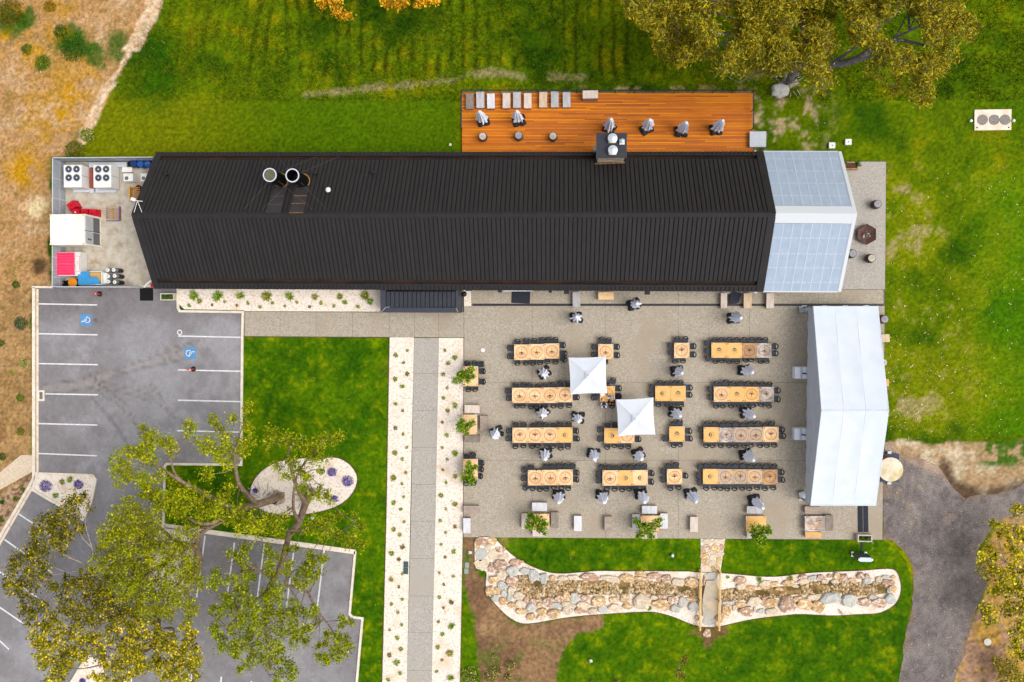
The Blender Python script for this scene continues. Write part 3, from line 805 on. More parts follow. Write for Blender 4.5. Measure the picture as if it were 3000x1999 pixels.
# ------------------------------------------------------------------ things standing on the roof
def on_roof(u, v):                                    # point of the roof seen at a sheet position
    h = 5.0
    for _ in range(12):
        p = P(u, v, h)
        a = (p.x - RL.x) / (RR.x - RL.x); r = lerp(RL, RR, a)
        if p.y > r.y: e = lerp(TL, TR, a)
        else: e = lerp(BL, BR, a)
        s = (p.y - r.y) / (e.y - r.y); h = HR + (HE - HR) * s
    return P(u, v, h)
m_black = M('flue_black', S(10, 9, 9), rough=.6, spec=.2)
m_rim = M('flue_rim', S(226, 228, 240), rough=.35, metal=.3)
m_rust = M('rust_gold', S(168, 128, 62), S(120, 84, 40), scale=6)
m_wire = M('guy_wire', S(120, 116, 114), rough=.5)
for k, (rx, ry, bx, by, lab) in enumerate(((1270, 288, 1392, 358, 'tall black roof flue capped with a grey green lid'), (1475, 292, 1592, 345, 'tall black roof flue with open dark mouth and pale rim'))):
    bp = on_roof(*KR(bx, by))
    # height from how far the rim stands off
    H = bp.z + 3.0
    tp = KR.p(rx, ry, H)
    bp = Vector((tp.x, tp.y, bp.z - .3))
    t = thing('roof_flue', lab, 'chimney', bp, group='flues on the black roof')
    z = H - bp.z
    mb = MB()
    for r0 in (.52,):
        n = 28
        mb.cyl((0, 0, 0), .52, z - .02, n, cap=False); mb.cyl((0, 0, .02), .46, z - .04, n, cap=False)
    mb.obj('flue_pipe', m_black, t)
    MB().ring((0, 0, z), .455, .545, 32).obj('rim', m_rim, t)
    MB().lathe((0, 0, z - .06), [(.55, 0), (.55, .055)], 32, cap=False).obj('rim_band', m_rim, t)
    MB().disc((0, 0, z - (.05 if k == 0 else 1.6)), .455, 24).obj('lid' if k == 0 else 'damper', M('flue_lid', S(108, 104, 78), S(88, 88, 70), scale=6) if k == 0 else m_black, t)
    MB().ring((0, 0, .55), .53, .62, 24).obj('base_collar', m_rust, t)
    for (wx, wy) in (((1035, 603), (1200, 603)), ((1665, 605), (1792, 605)), ((1183, 118), (1342, 118)), ((1700, 118), (1905, 118))):
        pass
    anchors = [((1035, 603), (1665, 605), (1183, 120), (1700, 120)), ((1200, 603), (1792, 605), (1342, 120), (1905, 120))][k]
    for (x, y) in anchors:
        a = on_roof(*KR(x, y)); a.z += .06
        top = Vector((tp.x, tp.y, bp.z + z * .72)); d = (a - top); d.z = 0; d.normalize()
        MB().tube([top + d * .53 - bp, a - bp], .006, 4).obj('guy_wire', m_wire, t)
m_tray = M('roof_tray', S(62, 58, 59), S(54, 50, 52), scale=2, rough=.55)
tr = thing('roof_tray', 'flat black flashing trays between the flues and the ridge', 'roof flashing', on_roof(*KR(1400, 520)))
def roofpatch(pts, dz, mb):
    q = [on_roof(*KR(*p)) for p in pts]
    for p in q: p.z += dz
    mb.quad(*[p - tr.location for p in q])
for pts in ([(1325, 400), (1430, 400), (1370, 632), (1225, 632)], [(1515, 400), (1635, 400), (1580, 632), (1450, 632)]):
    mb = MB(); roofpatch(pts, .075, mb); mb.obj('tray', m_tray, tr)
for (x0, x1, y) in ((1490, 1614, 479), (1470, 1598, 548), (1450, 1578, 632)):
    mb = MB(); roofpatch([(x0, y - 3), (x1, y - 3), (x1, y + 3), (x0, y + 3)], .10, mb); mb.obj('seam', m_rust, tr)
for (x0, x1, y) in ((1280, 1405, 482), (1250, 1385, 555)):
    mb = MB(); roofpatch([(x0, y - 1), (x1, y - 1), (x1, y + 1), (x0, y + 1)], .10, mb); mb.obj('seam', m_wire, tr)
p = on_roof(*KR(1818, 432)); t = thing('roof_vent', 'small roof vent with round white cap right of the flues', 'vent', p)
MB().cyl((0, 0, -.1), .1, .75, 12).obj('pipe', M('galvanised', S(170, 172, 176), rough=.4, metal=.5), t)
MB().lathe((0, 0, .58), [(.2, 0), (.21, .06), (.12, .16), (.02, .2)], 16).obj('cap', M('white_metal'if 0 else 'vent_white', S(238, 234, 232), rough=.5), t)
for (x, y, lab) in ((345, 288, 'small black vent pipe near the west end of the roof'), (1693, 278, 'small black vent pipe beside the right flue'), (2212, 272, 'short black vent pipe alone on the north slope')):
    p = on_roof(*KR(x, y)); t = thing('vent_pipe', lab, 'vent', p, group='small vent pipes on the roof')
    MB().cyl((0, 0, -.1), .09, .55, 10).obj('pipe', m_black, t); MB().lathe((0, 0, .42), [(.14, 0), (.14, .05), (.05, .12)], 12).obj('cap', m_dark, t)
# white bracket at the west gable
t = thing('gable_bracket', 'white two legged lamp bracket at the west gable peak', 'bracket', Vector((RL.x - .2, RL.y + 1.0, 6.3)))
w_ = MATS['vent_white']
g = lambda x, y, h: KY.p(x, y, h) - t.location
MB().tube([g(1078, 600, 6.9), g(1043, 722, 6.8)], .022, 6).obj('strut', w_, t)
MB().tube([g(1078, 600, 6.9), g(1125, 722, 6.8)], .022, 6).obj('strut', w_, t)
MB().tube([g(1020, 585, 6.9), g(1082, 602, 6.9), g(1132, 607, 6.9)], .028, 6).obj('arm', w_, t)
MB().box(g(1034, 586, 6.95), (.34, .25, .16), -.3).obj('lamp_head', w_, t)

# ------------------------------------------------------------------ stone chimney with two cowls
HT = 6.1
c = [KDR.p(193, 590, HT), KDR.p(538, 592, HT), KDR.p(515, 875, HT), KDR.p(190, 872, HT)]
ctr = sum(c, Vector()) / 4
t = thing('stone_chimney', 'stone chimney block with flat dark ribbed roof and two round cowls', 'chimney', Vector((ctr.x, ctr.y, 0)))
sx = (c[1] - c[0]).length * .96; sy = (c[0] - c[3]).length * .95
m_stone = M('chimney_stone', S(206, 190, 162), S(150, 130, 106), scale=3.5, stretch=(.7, .7, 2.2), bump=.5, bscale=7, var=.16)
MB().box((0, 0, 2.9), (sx * .93 - .14, sy * .93 - .14, 5.8)).obj('masonry_core', M('mortar', S(150, 138, 120)), t)
for r in range(22):                                   # coursed stones on the face towards the ridge and the two sides
    z = 2.75 + r * .15
    if z > 5.85: break
    x = -sx * .465
    while x < sx * .465 - .02:
        L_ = min(RND.uniform(.35, .95), sx * .465 - x)
        MB().box((0, 0, 0), (L_ - .025, .10, .13)).obj('stone', m_stone, t, loc=(x + L_ / 2, -sy * .465 + RND.uniform(-.025, .02), z))
        x += L_
    for sgn in (-1, 1):
        y = -sy * .43
        while y < sy * .46 - .02:
            L_ = min(RND.uniform(.4, .9), sy * .46 - y)
            MB().box((0, 0, 0), (.10, L_ - .025, .13)).obj('stone', m_stone, t, loc=(sgn * sx * .465, y + L_ / 2, z))
            y += L_
m_corr = M('chimney_roof', S(58, 60, 70), S(50, 52, 62), scale=3, rough=.5)
mb = MB(); n = 26
for i in range(n):
    x = -sx * .53 + sx * 1.06 * (i + .5) / n
    mb.box((x, 0, HT - .05), (sx * 1.06 / n * .99, sy * 1.07, .05)); mb.box((x - .03, 0, HT - .015), (sx * 1.06 / n * .4, sy * 1.07, .035))
mb.obj('roof_sheet', m_corr, t)
m_zinc = M('zinc', S(214, 222, 224), S(196, 206, 210), scale=3, rough=.4, metal=.35)
for (x, y) in ((372, 645), (375, 782)):
    p = KDR.p(x, y, HT + .55) - t.location
    k = MB().lathe((p.x, p.y, HT + .46), [(.36, 0), (.37, .04), (.20, .10), (.03, .14)], 28).obj('cowl', m_zinc, t)
    MB().cyl((p.x, p.y, HT), .24, .46, 18).obj('cowl_neck', m_zinc, k)
    MB().box((p.x, p.y, HT + .03), (.6, .6, .06)).obj('cowl_base', M('cowl_timber', S(220, 190, 160)), k)
p = KDR.p(484, 678, HT + .5) - t.location
k = MB().lathe((p.x, p.y, HT + .42), [(.18, 0), (.19, .04), (.1, .12), (.02, .15)], 16).obj('small_cowl', m_zinc, t)
MB().cyl((p.x, p.y, HT), .1, .42, 12).obj('pipe', m_zinc, k); MB().box((p.x, p.y, HT + .025), (.40, .40, .04)).obj('flange', w_, k)
p = KDR.p(165, 775, 3.4) - t.location
MB().box((p.x, p.y, 3.4), (.3, .45, .4)).obj('corbel', m_stone, t)
cp = [on_roof(*KDR(165, 944)), on_roof(*KDR(512, 930))]
MB().tube([cp[0] - t.location + Vector((0, 0, .08)), cp[1] - t.location + Vector((0, 0, .08))], .07, 6).obj('base_flashing', M('old_flashing', S(150, 120, 84), S(96, 72, 48), scale=5), t)

# ------------------------------------------------------------------ white verandah at the east end
ver = thing('white_verandah', 'white corrugated gabled verandah joined to the black building end', 'verandah', (0, 0, 0))
vRL, vRR = P(1783, 490, HR - .02), P(1969, 491.5, HR - .02)
vTL, vTR = P(1754, 348, HE), P(1933, 348.5, HE)
vBL, vBR = P(1754, 670.5, HE), P(1932, 671, HE)
m_wsheet = M('white_sheet', S(180, 195, 212), S(170, 186, 206), scale=1.5, rough=.55, wave=(13.0, 'X', .35), var=.02)
m_wlap = M('white_lap', S(206, 217, 229), rough=.6)
m_wcap = M('white_cap', S(216, 220, 223), rough=.6)
def vp(side, a, s, dz=0):
    r = lerp(vRL, vRR, a); e = lerp(vTL, vTR, a) if side > 0 else lerp(vBL, vBR, a)
    p = lerp(r, e, s).copy(); p.z += dz; return p
def vslab(mb, side, a0, a1, s0, s1, d0, d1):
    q = [(a0, s0), (a1, s0), (a1, s1), (a0, s1)]
    if side > 0: q = q[::-1]
    q = q[::-1]
    mb.hexa([vp(side, a, s, d0) for a, s in q], [vp(side, a, s, d1) for a, s in q])
NS = 8
for side, s0 in ((1, .115), (-1, .125)):
    for i in range(NS):
        a0, a1 = .004 + .951 * i / NS, .004 + .951 * (i + 1) / NS
        mb = MB(); vslab(mb, side, a0 + .001, a1 - .001, s0, .992, -.03, 0); mb.obj('roof_sheet', m_wsheet, ver)
        mb = MB(); vslab(mb, side, a1 - .006, a1 + .002, s0, .992, -.01, .018); mb.obj('lap_strip', m_wlap, ver)
    for s in ((.27, .47, .67, .87) if side > 0 else (.30, .50, .68, .87)):
        for k in range(14):
            mb = MB(); a = .01 + .945 * k / 14; vslab(mb, side, a, a + .05, s, s + .008, 0, .012); mb.obj('fixing_strip', m_wlap, ver)
    mb = MB(); vslab(mb, side, .0, .958, -.002, s0 - .003, -.03, .05); mb.obj('ridge_cap', m_wcap, ver)
    mb = MB(); vslab(mb, side, .958, 1.002, -.002, 1.0, -.16, .06); mb.obj('barge_board', m_wcap, ver)
    mb = MB(); vslab(mb, side, .0, .958, .991, 1.008, -.14, .02); mb.obj('gutter', m_wcap, ver)
for u, v in ((1765, 362), (1918, 362), (1765, 660), (1918, 660)):
    q = P(u, v, HE); MB().box((q.x, q.y, 1.45), (.14, .14, 2.7)).obj('post', m_wcap, ver)

# ------------------------------------------------------------------ black lean-to porch on the south side
HP = 2.5
t = thing('entrance_porch', 'low black ribbed porch roof between gravel bed and court', 'porch', (0, 0, 0))
m_por = M('porch_black', S(52, 55, 65), S(46, 49, 58), scale=2, rough=.55, var=.06)
o = lambda x, y, h=HP: KE.p(x, y, h)
for i in range(16):
    x0, x1 = 772 + i * 74.8, 772 + (i + 1) * 74.8
    w = x1 - x0
    mb = MB()
    pts = [o(x0 + w * .08, 90, HP + .04), o(x1 - w * .10, 90, HP + .04), o(x1 - w * .10, 357, HP), o(x0 + w * .08, 357, HP)][::-1]
    mb.hexa([p - Vector((0, 0, .05)) for p in pts], pts)
    mb.obj('roof_panel', m_por, t)
def porchbar(name, pts, z0, z1, mat):
    q = ccw([tuple(KE.p(x, y, HP).xy) for x, y in pts]); MB().prism(q, z0, z1).obj(name, mat, t)
porchbar('roof_deck', [(765, 70), (1978, 70), (1978, 370), (765, 370)], HP - .12, HP - .04, m_under)
m_pf = M('porch_flashing', S(60, 64, 75), S(54, 58, 69), scale=2, rough=.55)
porchbar('parapet', [(680, 62), (770, 62), (770, 355), (700, 440), (680, 440)], 0.05, HP + .12, m_pf)
porchbar('parapet', [(704, 442), (770, 360), (1968, 366), (2012, 446)], 0.05, HP + .12, m_pf)
porchbar('parapet', [(1974, 62), (2024, 62), (2024, 440), (2016, 440), (1974, 362)], 0.05, HP + .12, m_pf)
MB().tube([o(690, 438, HP + .14), o(765, 358, HP + .14), o(835, 352, HP + .14)], .025, 5).obj('sealant', M('sealant', S(190, 170, 160)), t)
MB().tube([o(2012, 444, HP + .14), o(1975, 370, HP + .14)], .025, 5).obj('sealant', MATS['sealant'], t)
t = thing('wall_lantern', 'black dome lantern with white bulb on a thin black screen beside the porch', 'lamp', KE.p(2110, 300, .05))
b0, b1 = KE.p(2110, 145, .05) - t.location, KE.p(2110, 450, .05) - t.location
MB().box(((b0 + b1) / 2 + Vector((0, 0, .12))), (.06, (b1 - b0).length, .24)).obj('screen', m_dark, t)
q = KE.p(2110, 128, 1.6) - t.location
MB().lathe((q.x, q.y, 1.45), [(.24, 0), (.20, .10), (.10, .17), (.03, .2)], 18).obj('lamp_shade', m_dark, t)
MB().cyl((q.x, q.y, 0), .03, 1.5, 8).obj('pole', m_dark, t)
MB().lathe((q.x + .05, q.y + .34, 1.5), [(.03, 0), (.1, .05), (.11, .11), (.06, .18), (.01, .2)], 14).obj('bulb', w_, t)

# ------------------------------------------------------------------ timber deck, each board by itself
ZD = .28
deck = thing('timber_deck', 'orange hardwood deck with steel railing on the north side of the building', 'deck', (0, 0, 0))
dTL, dTR, dBR, dBL = P(1061.5, 213, ZD), P(1730.5, 213.5, ZD), P(1730.5, 353, ZD), P(1061.5, 353, ZD)
pts = ccw([tuple(p.xy) for p in (dTL, dTR, dBR, dBL)])
MB().prism(pts, .0, ZD - .035).obj('deck_base', M('deck_base', S(70, 40, 26)), deck)
m_plank = M('deck_timber', S(200, 110, 20), (.84, .78, .74, 1), scale=7, stretch=(.12, 1, 1), contrast=(.4, .7), rough=.6, spec=.3,
            ramp=[S(188, 102, 34), S(222, 122, 16), S(240, 136, 6), S(252, 156, 4), S(232, 128, 12), S(206, 114, 36)], bump=.1)
NR = 42
nb = 0
for r in range(NR):
    s0, s1 = r / NR, (r + 1) / NR
    cuts = [0.0]
    while cuts[-1] < .93: cuts.append(cuts[-1] + RND.uniform(.14, .30))
    cuts[-1] = 1.0
    for a0, a1 in zip(cuts[:-1], cuts[1:]):
        f = lambda a, s: lerp(lerp(dTL, dTR, a), lerp(dBL, dBR, a), s)
        g_ = .0002
        q = [f(a0 + g_, s1 - .003), f(a1 - g_, s1 - .003), f(a1 - g_, s0 + .003), f(a0 + g_, s0 + .003)]
        ct = sum(q, Vector()) / 4
        MB().hexa([p - ct - Vector((0, 0, .03)) for p in q], [p - ct for p in q]).obj('plank', m_plank, deck, loc=ct + Vector((0, 0, RND.uniform(-.002, .002)))); nb += 1
HRL = ZD + .95
rail = [KDL.p(212, 548, ZD), KDL.p(215, 128, ZD), KDR.p(1968, 130, ZD), KDR.p(1968, 552, ZD)]
railT = [Vector((p.x, p.y, HRL)) for p in rail]
for a, b in zip(railT[:-1], railT[1:]): MB().tube([a, b], .035, 6).obj('handrail', m_dark, deck)
for a, b, n in ((rail[0], rail[1], 2), (rail[1], rail[2], 15), (rail[2], rail[3], 2)):
    for k in range(n + 1):
        p = lerp(a, b, k / n)
        MB().box((p.x, p.y, (ZD + HRL) / 2 - .05), (.05, .05, HRL - ZD + .1)).obj('rail_post', m_dark, deck)
    d = (b - a)
    for z in (.22, .40, .58, .76):
        MB().tube([lerp(a, b, 0) + Vector((0, 0, z)), lerp(a, b, 1) + Vector((0, 0, z))], .008, 4).obj('rail_wire', m_wire, deck)
t = thing('equipment_box', 'plain grey metal box at the east end of the deck', 'box', KDR.p(2042, 665, 0))
a, b = KDR.p(1948, 572, .75), KDR.p(2136, 748, .75)
MB().box((0, 0, .36), ((b.x - a.x) * .96, (a.y - b.y) * .96, .72)).obj('body', M('box_grey', S(176, 182, 192), S(166, 172, 182), scale=3, rough=.5), t)
MB().box((0, 0, .735), (b.x - a.x, a.y - b.y, .03)).obj('lid', M('box_lid', S(196, 202, 210), S(188, 194, 202), scale=3, rough=.5), t)
t.location = ((a.x + b.x) / 2, (a.y + b.y) / 2, 0)

# ------------------------------------------------------------------ marquee
HTE, HTR = 2.9, 5.35
tent = thing('marquee', 'large white gabled marquee at the east end of the court', 'tent', (0, 0, 0))
m_tent = M('tent_fabric', S(220, 226, 232), S(211, 219, 227), scale=.8, rough=.75, c3=S(208, 218, 228), scale3=.25, c3c=(.5, .75), bump=.1, bscale=1.5)
m_gab = M('tent_gable', S(206, 212, 222), S(190, 197, 208), scale=2.5, rough=.8, stretch=(1, .4, 2), bump=.3, bscale=3)
q = lambda x, y, h: KT.p(x, y, h)
A_, B_ = q(178, 83, HTE), q(577, 83, HTE)
C_, D_ = q(228, 728, HTR), q(644, 728, HTR)
E_, F_ = q(160, 1315, HTE), q(563, 1315, HTE)
for (e0, e1), nm in (((A_, B_), 'n'), ((E_, F_), 's')):
    for k in range(3):                                # three bays of fabric, each sagging a little
        n = 10
        V_, Fc = [], []
        for i in range(n + 1):
            for j in range(n + 1):
                a = (k + i / n) / 3; s = j / n
                p = lerp(lerp(C_, D_, a), lerp(e0, e1, a), s).copy()
                p.z -= .05 * math.sin(math.pi * i / n) * math.sin(math.pi * s) + .012 * math.sin(9 * s + 3 * a * 7)
                V_.append(p)
        for i in range(n):
            for j in range(n): Fc.append((i * (n + 1) + j, i * (n + 1) + j + 1, (i + 1) * (n + 1) + j + 1, (i + 1) * (n + 1) + j))
        MB().add(V_, Fc).obj('roof_fabric', m_tent, tent, smooth=True)
    for k in range(4):
        a = k / 3
        p0, p1 = lerp(C_, D_, a), lerp(e0, e1, a)
        MB().tube([p0 - Vector((0, 0, .035)), p1 - Vector((0, 0, .035))], .045, 6).obj('roof_beam', m_tent, tent)
    MB().tube([e0, e1], .06, 6).obj('eave_rail', m_tent, tent)
MB().tube([C_, D_], .05, 6).obj('ridge_rail', m_tent, tent)
lowz = 1.55
for x0, (ea, rd, eb) in enumerate(((A_, C_, E_), (B_, D_, F_))):
    off = Vector((-.10 if x0 == 0 else .06, 0, 0))
    n = 24; V_, Fc = [], []
    for i in range(n + 1):
        f = i / n
        top = lerp(ea, rd, f * 2) if f < .5 else lerp(rd, eb, f * 2 - 1)
        wv = .04 * math.sin(i * 2.3)
        V_ += [top + off * .2, Vector((lerp(ea, eb, f).x + off.x + wv, top.y, lowz if x0 == 0 else HTE - .25))]
    for i in range(n): Fc.append((2 * i, 2 * i + 1, 2 * i + 3, 2 * i + 2))
    MB().add(V_, Fc).obj('gable_fabric', m_gab, tent)
m_alu = M('aluminium', S(160, 168, 172), S(138, 146, 152), scale=4, rough=.4, metal=.4)
for k in range(4):
    for e0, e1 in ((A_, B_), (E_, F_)):
        p = lerp(e0, e1, k / 3)
        MB().box((p.x, p.y, HTE / 2), (.14, .12, HTE)).obj('leg', m_alu, tent)
        MB().box((p.x - .05, p.y, .09), (.42, .34, .05)).obj('base_plate', m_alu, tent)
MB().box((0, 0, 0), (.9, .5, .3), .0).obj('anchor', m_alu, tent, loc=q(118, 100, .25))
MB().box((0, 0, 0), (.55, .6, .3), .3).obj('anchor', m_alu, tent, loc=q(106, 1252, .25))
for k, (x, y, lab) in enumerate(((92, 492, 'white ballast cube by the marquee gable, the upper one'), (88, 871, 'white ballast cube by the marquee gable, the lower one'))):
    p = KT.p(x, y, .5)
    t = thing('ballast_cube', lab, 'ballast', Vector((p.x, p.y, .06)), group='ballast cubes at the marquee')
    MB().box((0, 0, .47), (1.02, .98, .94), taper=.97).obj('cube', M('ballast_white', (.86, .88, .92, 1), (.80, .83, .88, 1), scale=2), t)
    MB().box((0, 0, .96), (.2, .98, .03)).obj('strap', M('strap_white', S(206, 210, 220)), t)
    MB().tube([(.05, -.02, .98), (.3, -.05, 1.02), (.75, -.12, 1.4)], .05, 6).obj('tie_arm', m_dark, t)
m_rub = M('rubber_mat', S(44, 48, 60), S(36, 38, 48), scale=3, rough=.8)
for k, (pts, lab) in enumerate(((((450, 1318), (482, 1318), (484, 1482), (452, 1482)), 'black rubber mat strip running from the marquee, the west one'), (((485, 1318), (515, 1318), (518, 1482), (487, 1482)), 'black rubber mat strip running from the marquee, the east one'))):
    w = [KT.p(x, y, .07) for x, y in pts]; c = sum(w, Vector()) / 4
    tag(MB().hexa([p - c for p in w[::-1]], [p - c + Vector((0, 0, .015)) for p in w[::-1]]).obj('rubber_mat', m_rub, loc=c), lab, 'mat', 'rubber mats by the marquee')
t = thing('round_oven', 'round cream topped drum on a dark blue base beside the marquee', 'drum', KT.p(632, 1080, .0))
MB().box((0, 0, .3), (1.75, 2.35, .1)).obj('base', M('drum_base', S(74, 86, 108), S(60, 72, 92), scale=3), t)
MB().cyl((-.1, 0, .35), .98, .85, 32).obj('drum', M('drum_red', S(196, 92, 60)), t)
MB().lathe((-.1, 0, 1.2), [(1.0, 0), (1.0, .04), (.6, .09), (.02, .11)], 32).obj('top', M('drum_cream', S(238, 228, 206), S(226, 212, 186), scale=2, c3=S(206, 190, 140), scale3=.9), t)
for sx in (-1, 1): MB().box((.1, sx * 1.28, .25), (.3, .2, .18)).obj('bracket', m_alu, t)
# ------------------------------------------------------------------ service yard
zy = .04
m_fence = M('fence_sheet', S(176, 182, 190), S(162, 168, 176), scale=2, rough=.6)
m_fpost = M('fence_post', S(206, 212, 216), rough=.5)
FH = 2.15
fence_runs = ((KY.p(190, 152, FH), KY.p(1232, 145, FH), 10, 'grey steel sheet fence along the north side of the service yard'),
              (KY.p(190, 152, FH), KY.p(186, 1497, FH), 13, 'grey steel sheet fence along the west side of the service yard'),
              (KY.p(186, 1497, FH), KY.p(1010, 1500, FH), 8, 'grey steel sheet fence between service yard and car park'))
for a, b, n, lab in fence_runs:
    t = thing('yard_fence', lab, 'fence', Vector((a.x, a.y, 0)), group='fences round the service yard')
    o_ = t.location
    for k in range(n):
        p0, p1 = lerp(a, b, k / n), lerp(a, b, (k + 1) / n); c = (p0 + p1) / 2 - o_; L_ = (p1 - p0).length
        ang = math.atan2(p1.y - p0.y, p1.x - p0.x)
        mb = MB()
        mb.box((0, 0, 1.08), (L_ - .03, .03, 1.98))
        for j in range(3): mb.box((-L_ / 2 + L_ * (j + .5) / 3, 0, 1.08), (.05, .06, 1.96))
        mb.obj('fence_panel', m_fence, t, loc=(c.x, c.y, 0), rz=ang)
    for k in range(0, n + 1, 2):
        p = lerp(a, b, k / n) - o_
        MB().box((p.x, p.y, 1.08), (.07, .07, 2.16)).obj('post', m_fpost, t)
    d = b - a
    for z in (FH - .03, 1.0): MB().tube([Vector((0, 0, z)), d + Vector((0, 0, z - FH + FH))], .035, 5).obj('rail', m_fpost, t) if False else MB().tube([Vector((0, 0, z)), Vector((d.x, d.y, z))], .035, 5).obj('rail', m_fpost, t)
m_acw = M('unit_white', S(238, 236, 230), S(228, 226, 222), scale=2, rough=.5)
m_acg = M('unit_grey', S(196, 200, 206), rough=.5)
def fan(parent, x, y, z, r):
    MB().ring((x, y, z + .012), r * .9, r * 1.05, 20).obj('fan_guard', m_acg, parent)
    k = MB().disc((x, y, z + .004), r * .93, 20).obj('fan', M('fan_dark', S(52, 56, 64), rough=.6), parent)
    mb = MB()
    for i in range(6):
        a = i * math.pi / 3
        mb.quad((x, y, z + .009), (x + r * .85 * math.cos(a), y + r * .85 * math.sin(a), z + .009), (x + r * .85 * math.cos(a + .5), y + r * .85 * math.sin(a + .5), z + .01))
    mb.obj('fan_blade', M('fan_blade', S(84, 90, 100)), k)
    MB().disc((x, y, z + .016), r * .2, 10).obj('fan_hub', m_acw, k)
for (x0, y0, x1, y1, lab) in ((308, 228, 497, 460, 'large white four fan cooling unit at the yard fence corner'), (618, 228, 805, 462, 'large white four fan cooling unit beside the red channel')):
    h = 1.65
    a, b = KY.p(x0, y0, h), KY.p(x1, y1, h); w, d = b.x - a.x, a.y - b.y
    t = thing('cooling_unit', lab, 'air conditioner', Vector(((a.x + b.x) / 2, (a.y + b.y) / 2, zy)), group='cooling units in the yard')
    MB().box((0, 0, .95), (w, d, 1.32)).obj('casing', m_acw, t)
    MB().box((0, 0, .15), (w * .98, d * .98, .24)).obj('stand', m_acg, t)
    MB().box((w / 2 + .006, .05, 1.0), (.012, .02, 1.2)).obj('panel_joint', m_under, t)
    for i in (-1, 1):
        for j in (.31, -.07): fan(t, i * w * .22, j * d, h - zy + .002, w * .20)
for (x0, y0, x1, y1, lab) in ((932, 317, 1032, 397, 'small white single fan unit in the open yard'), (1110, 317, 1205, 397, 'small white single fan unit half under the roof edge')):
    h = .95
    a, b = KY.p(x0, y0, h), KY.p(x1, y1, h); w, d = b.x - a.x, a.y - b.y
    t = thing('small_cooling_unit', lab, 'air conditioner', Vector(((a.x + b.x) / 2, (a.y + b.y) / 2, zy)), group='small cooling units in the yard')
    MB().box((0, 0, .48), (w, d, .86)).obj('casing', m_acw, t); fan(t, -w * .17, -d * .1, .912, w * .20)
def ybox(name, lab, cat, x0, y0, x1, y1, h, mat, part='body', z=zy, **k):
    a, b = KY.p(x0, y0, h), KY.p(x1, y1, h)
    t = thing(name, lab, cat, Vector(((a.x + b.x) / 2, (a.y + b.y) / 2, z)), **k)
    MB().box((0, 0, (h - z) / 2), (abs(b.x - a.x), abs(a.y - b.y), h - z)).obj(part, mat, t)
    return t, abs(b.x - a.x), abs(a.y - b.y), h - z
m_galv = M('yard_galvanised', S(214, 220, 228), S(198, 206, 216), scale=3, rough=.5)
m_redch = M('red_oxide', S(170, 88, 74), S(150, 72, 60), scale=3)
ybox('steel_channel', 'red oxide steel channel standing between the two large cooling units', 'channel', 576, 268, 614, 470, .5, m_redch)
ybox('steel_plinth', 'pale grey steel plinth in front of the first cooling unit', 'plinth', 405, 474, 577, 512, .3, m_galv, group='steel plinths in the yard')
ybox('steel_plinth', 'short pale steel plinth between the cooling units', 'plinth', 580, 470, 622, 520, .3, m_galv, group='steel plinths in the yard')
ybox('steel_plinth', 'pale grey steel plinth in front of the second cooling unit', 'plinth', 640, 472, 855, 514, .3, m_galv, group='steel plinths in the yard')
t, w, d, h = ybox('steel_tray', 'long pale steel tray along the north yard fence', 'tray', 572, 203, 962, 248, .6, m_galv)
MB().box((0, 0, h + .02), (w * .97, d * .7, .03)).obj('tray_floor', m_acg, t)
t, w, d, h = ybox('service_box', 'cream service cabinet behind the small cooling unit', 'cabinet', 920, 254, 1022, 300, .5, M('cream', S(226, 220, 206)))
MB().box((0, 0, h + .012), (w * 1.04, d * 1.08, .03)).obj('lid', M('cream_lid', S(240, 236, 226)), t)
m_drumb = M('drum_blue', S(34, 92, 170), S(26, 76, 150), scale=4, rough=.45)
for x, y, r, lab, mt in ((1040, 210, .29, 'dark blue open drum beside the yard fence', M('drum_navy', S(24, 58, 116), rough=.5)), (1112, 216, .29, 'blue drum with ribbed lid, the middle one by the fence', m_drumb), (1186, 216, .29, 'blue drum with two white caps by the roof corner', m_drumb), (988, 212, .24, 'low black tub at the end of the blue drums', m_dark)):
    t = thing('drum', lab, 'drum', KY.p(x, y, .9) * 1.0, group='drums by the yard fence'); t.location.z = zy
    H = .92 if r > .25 else .5
    MB().lathe((0, 0, 0), [(r, 0), (r * 1.03, .28), (r, .3), (r * 1.03, .6), (r, .62), (r, H)], 20).obj('body', mt, t)
    MB().ring((0, 0, H + .008), r * .82, r * 1.0, 20).obj('rim', mt, t)
    if 'caps' in lab:
        for s in (-1, 1): MB().cyl((s * .11, .04, H), .035, .03, 8).obj('cap', w_, t)
    elif 'lid' in lab: MB().ring((0, 0, H + .012), r * .4, r * .5, 16).obj('lid_rib', M('drum_rib', S(64, 122, 196)), t)
m_redp = M('red_plastic', S(214, 14, 46), S(196, 8, 38), scale=4, rough=.45)
for x, y, rz, w, d, lab in ((388, 650, .55, .82, .72, 'red plastic water barrier block set askew by the fence'), (432, 722, 0, .70, .72, 'red plastic barrier block with white cap'), (522, 722, 0, .70, .72, 'red plastic barrier block with dark filler hole'), (606, 728, 0, .70, .74, 'red plastic barrier block nearest the pallet')):
    t = thing('barrier_block', lab, 'barrier', KY.p(x, y, .9), group='red plastic blocks behind the container', rz=rz); t.location.z = zy
    MB().box((0, 0, .42), (w, d, .84), taper=.86).obj('body', m_redp, t)
    MB().box((0, 0, .87), (w * .6, d * .8, .06)).obj('top_rib', m_redp, t)
    MB().cyl((0, 0, .9), .07, .02, 10).obj('filler_cap', w_ if 'white' in lab else m_dark, t)
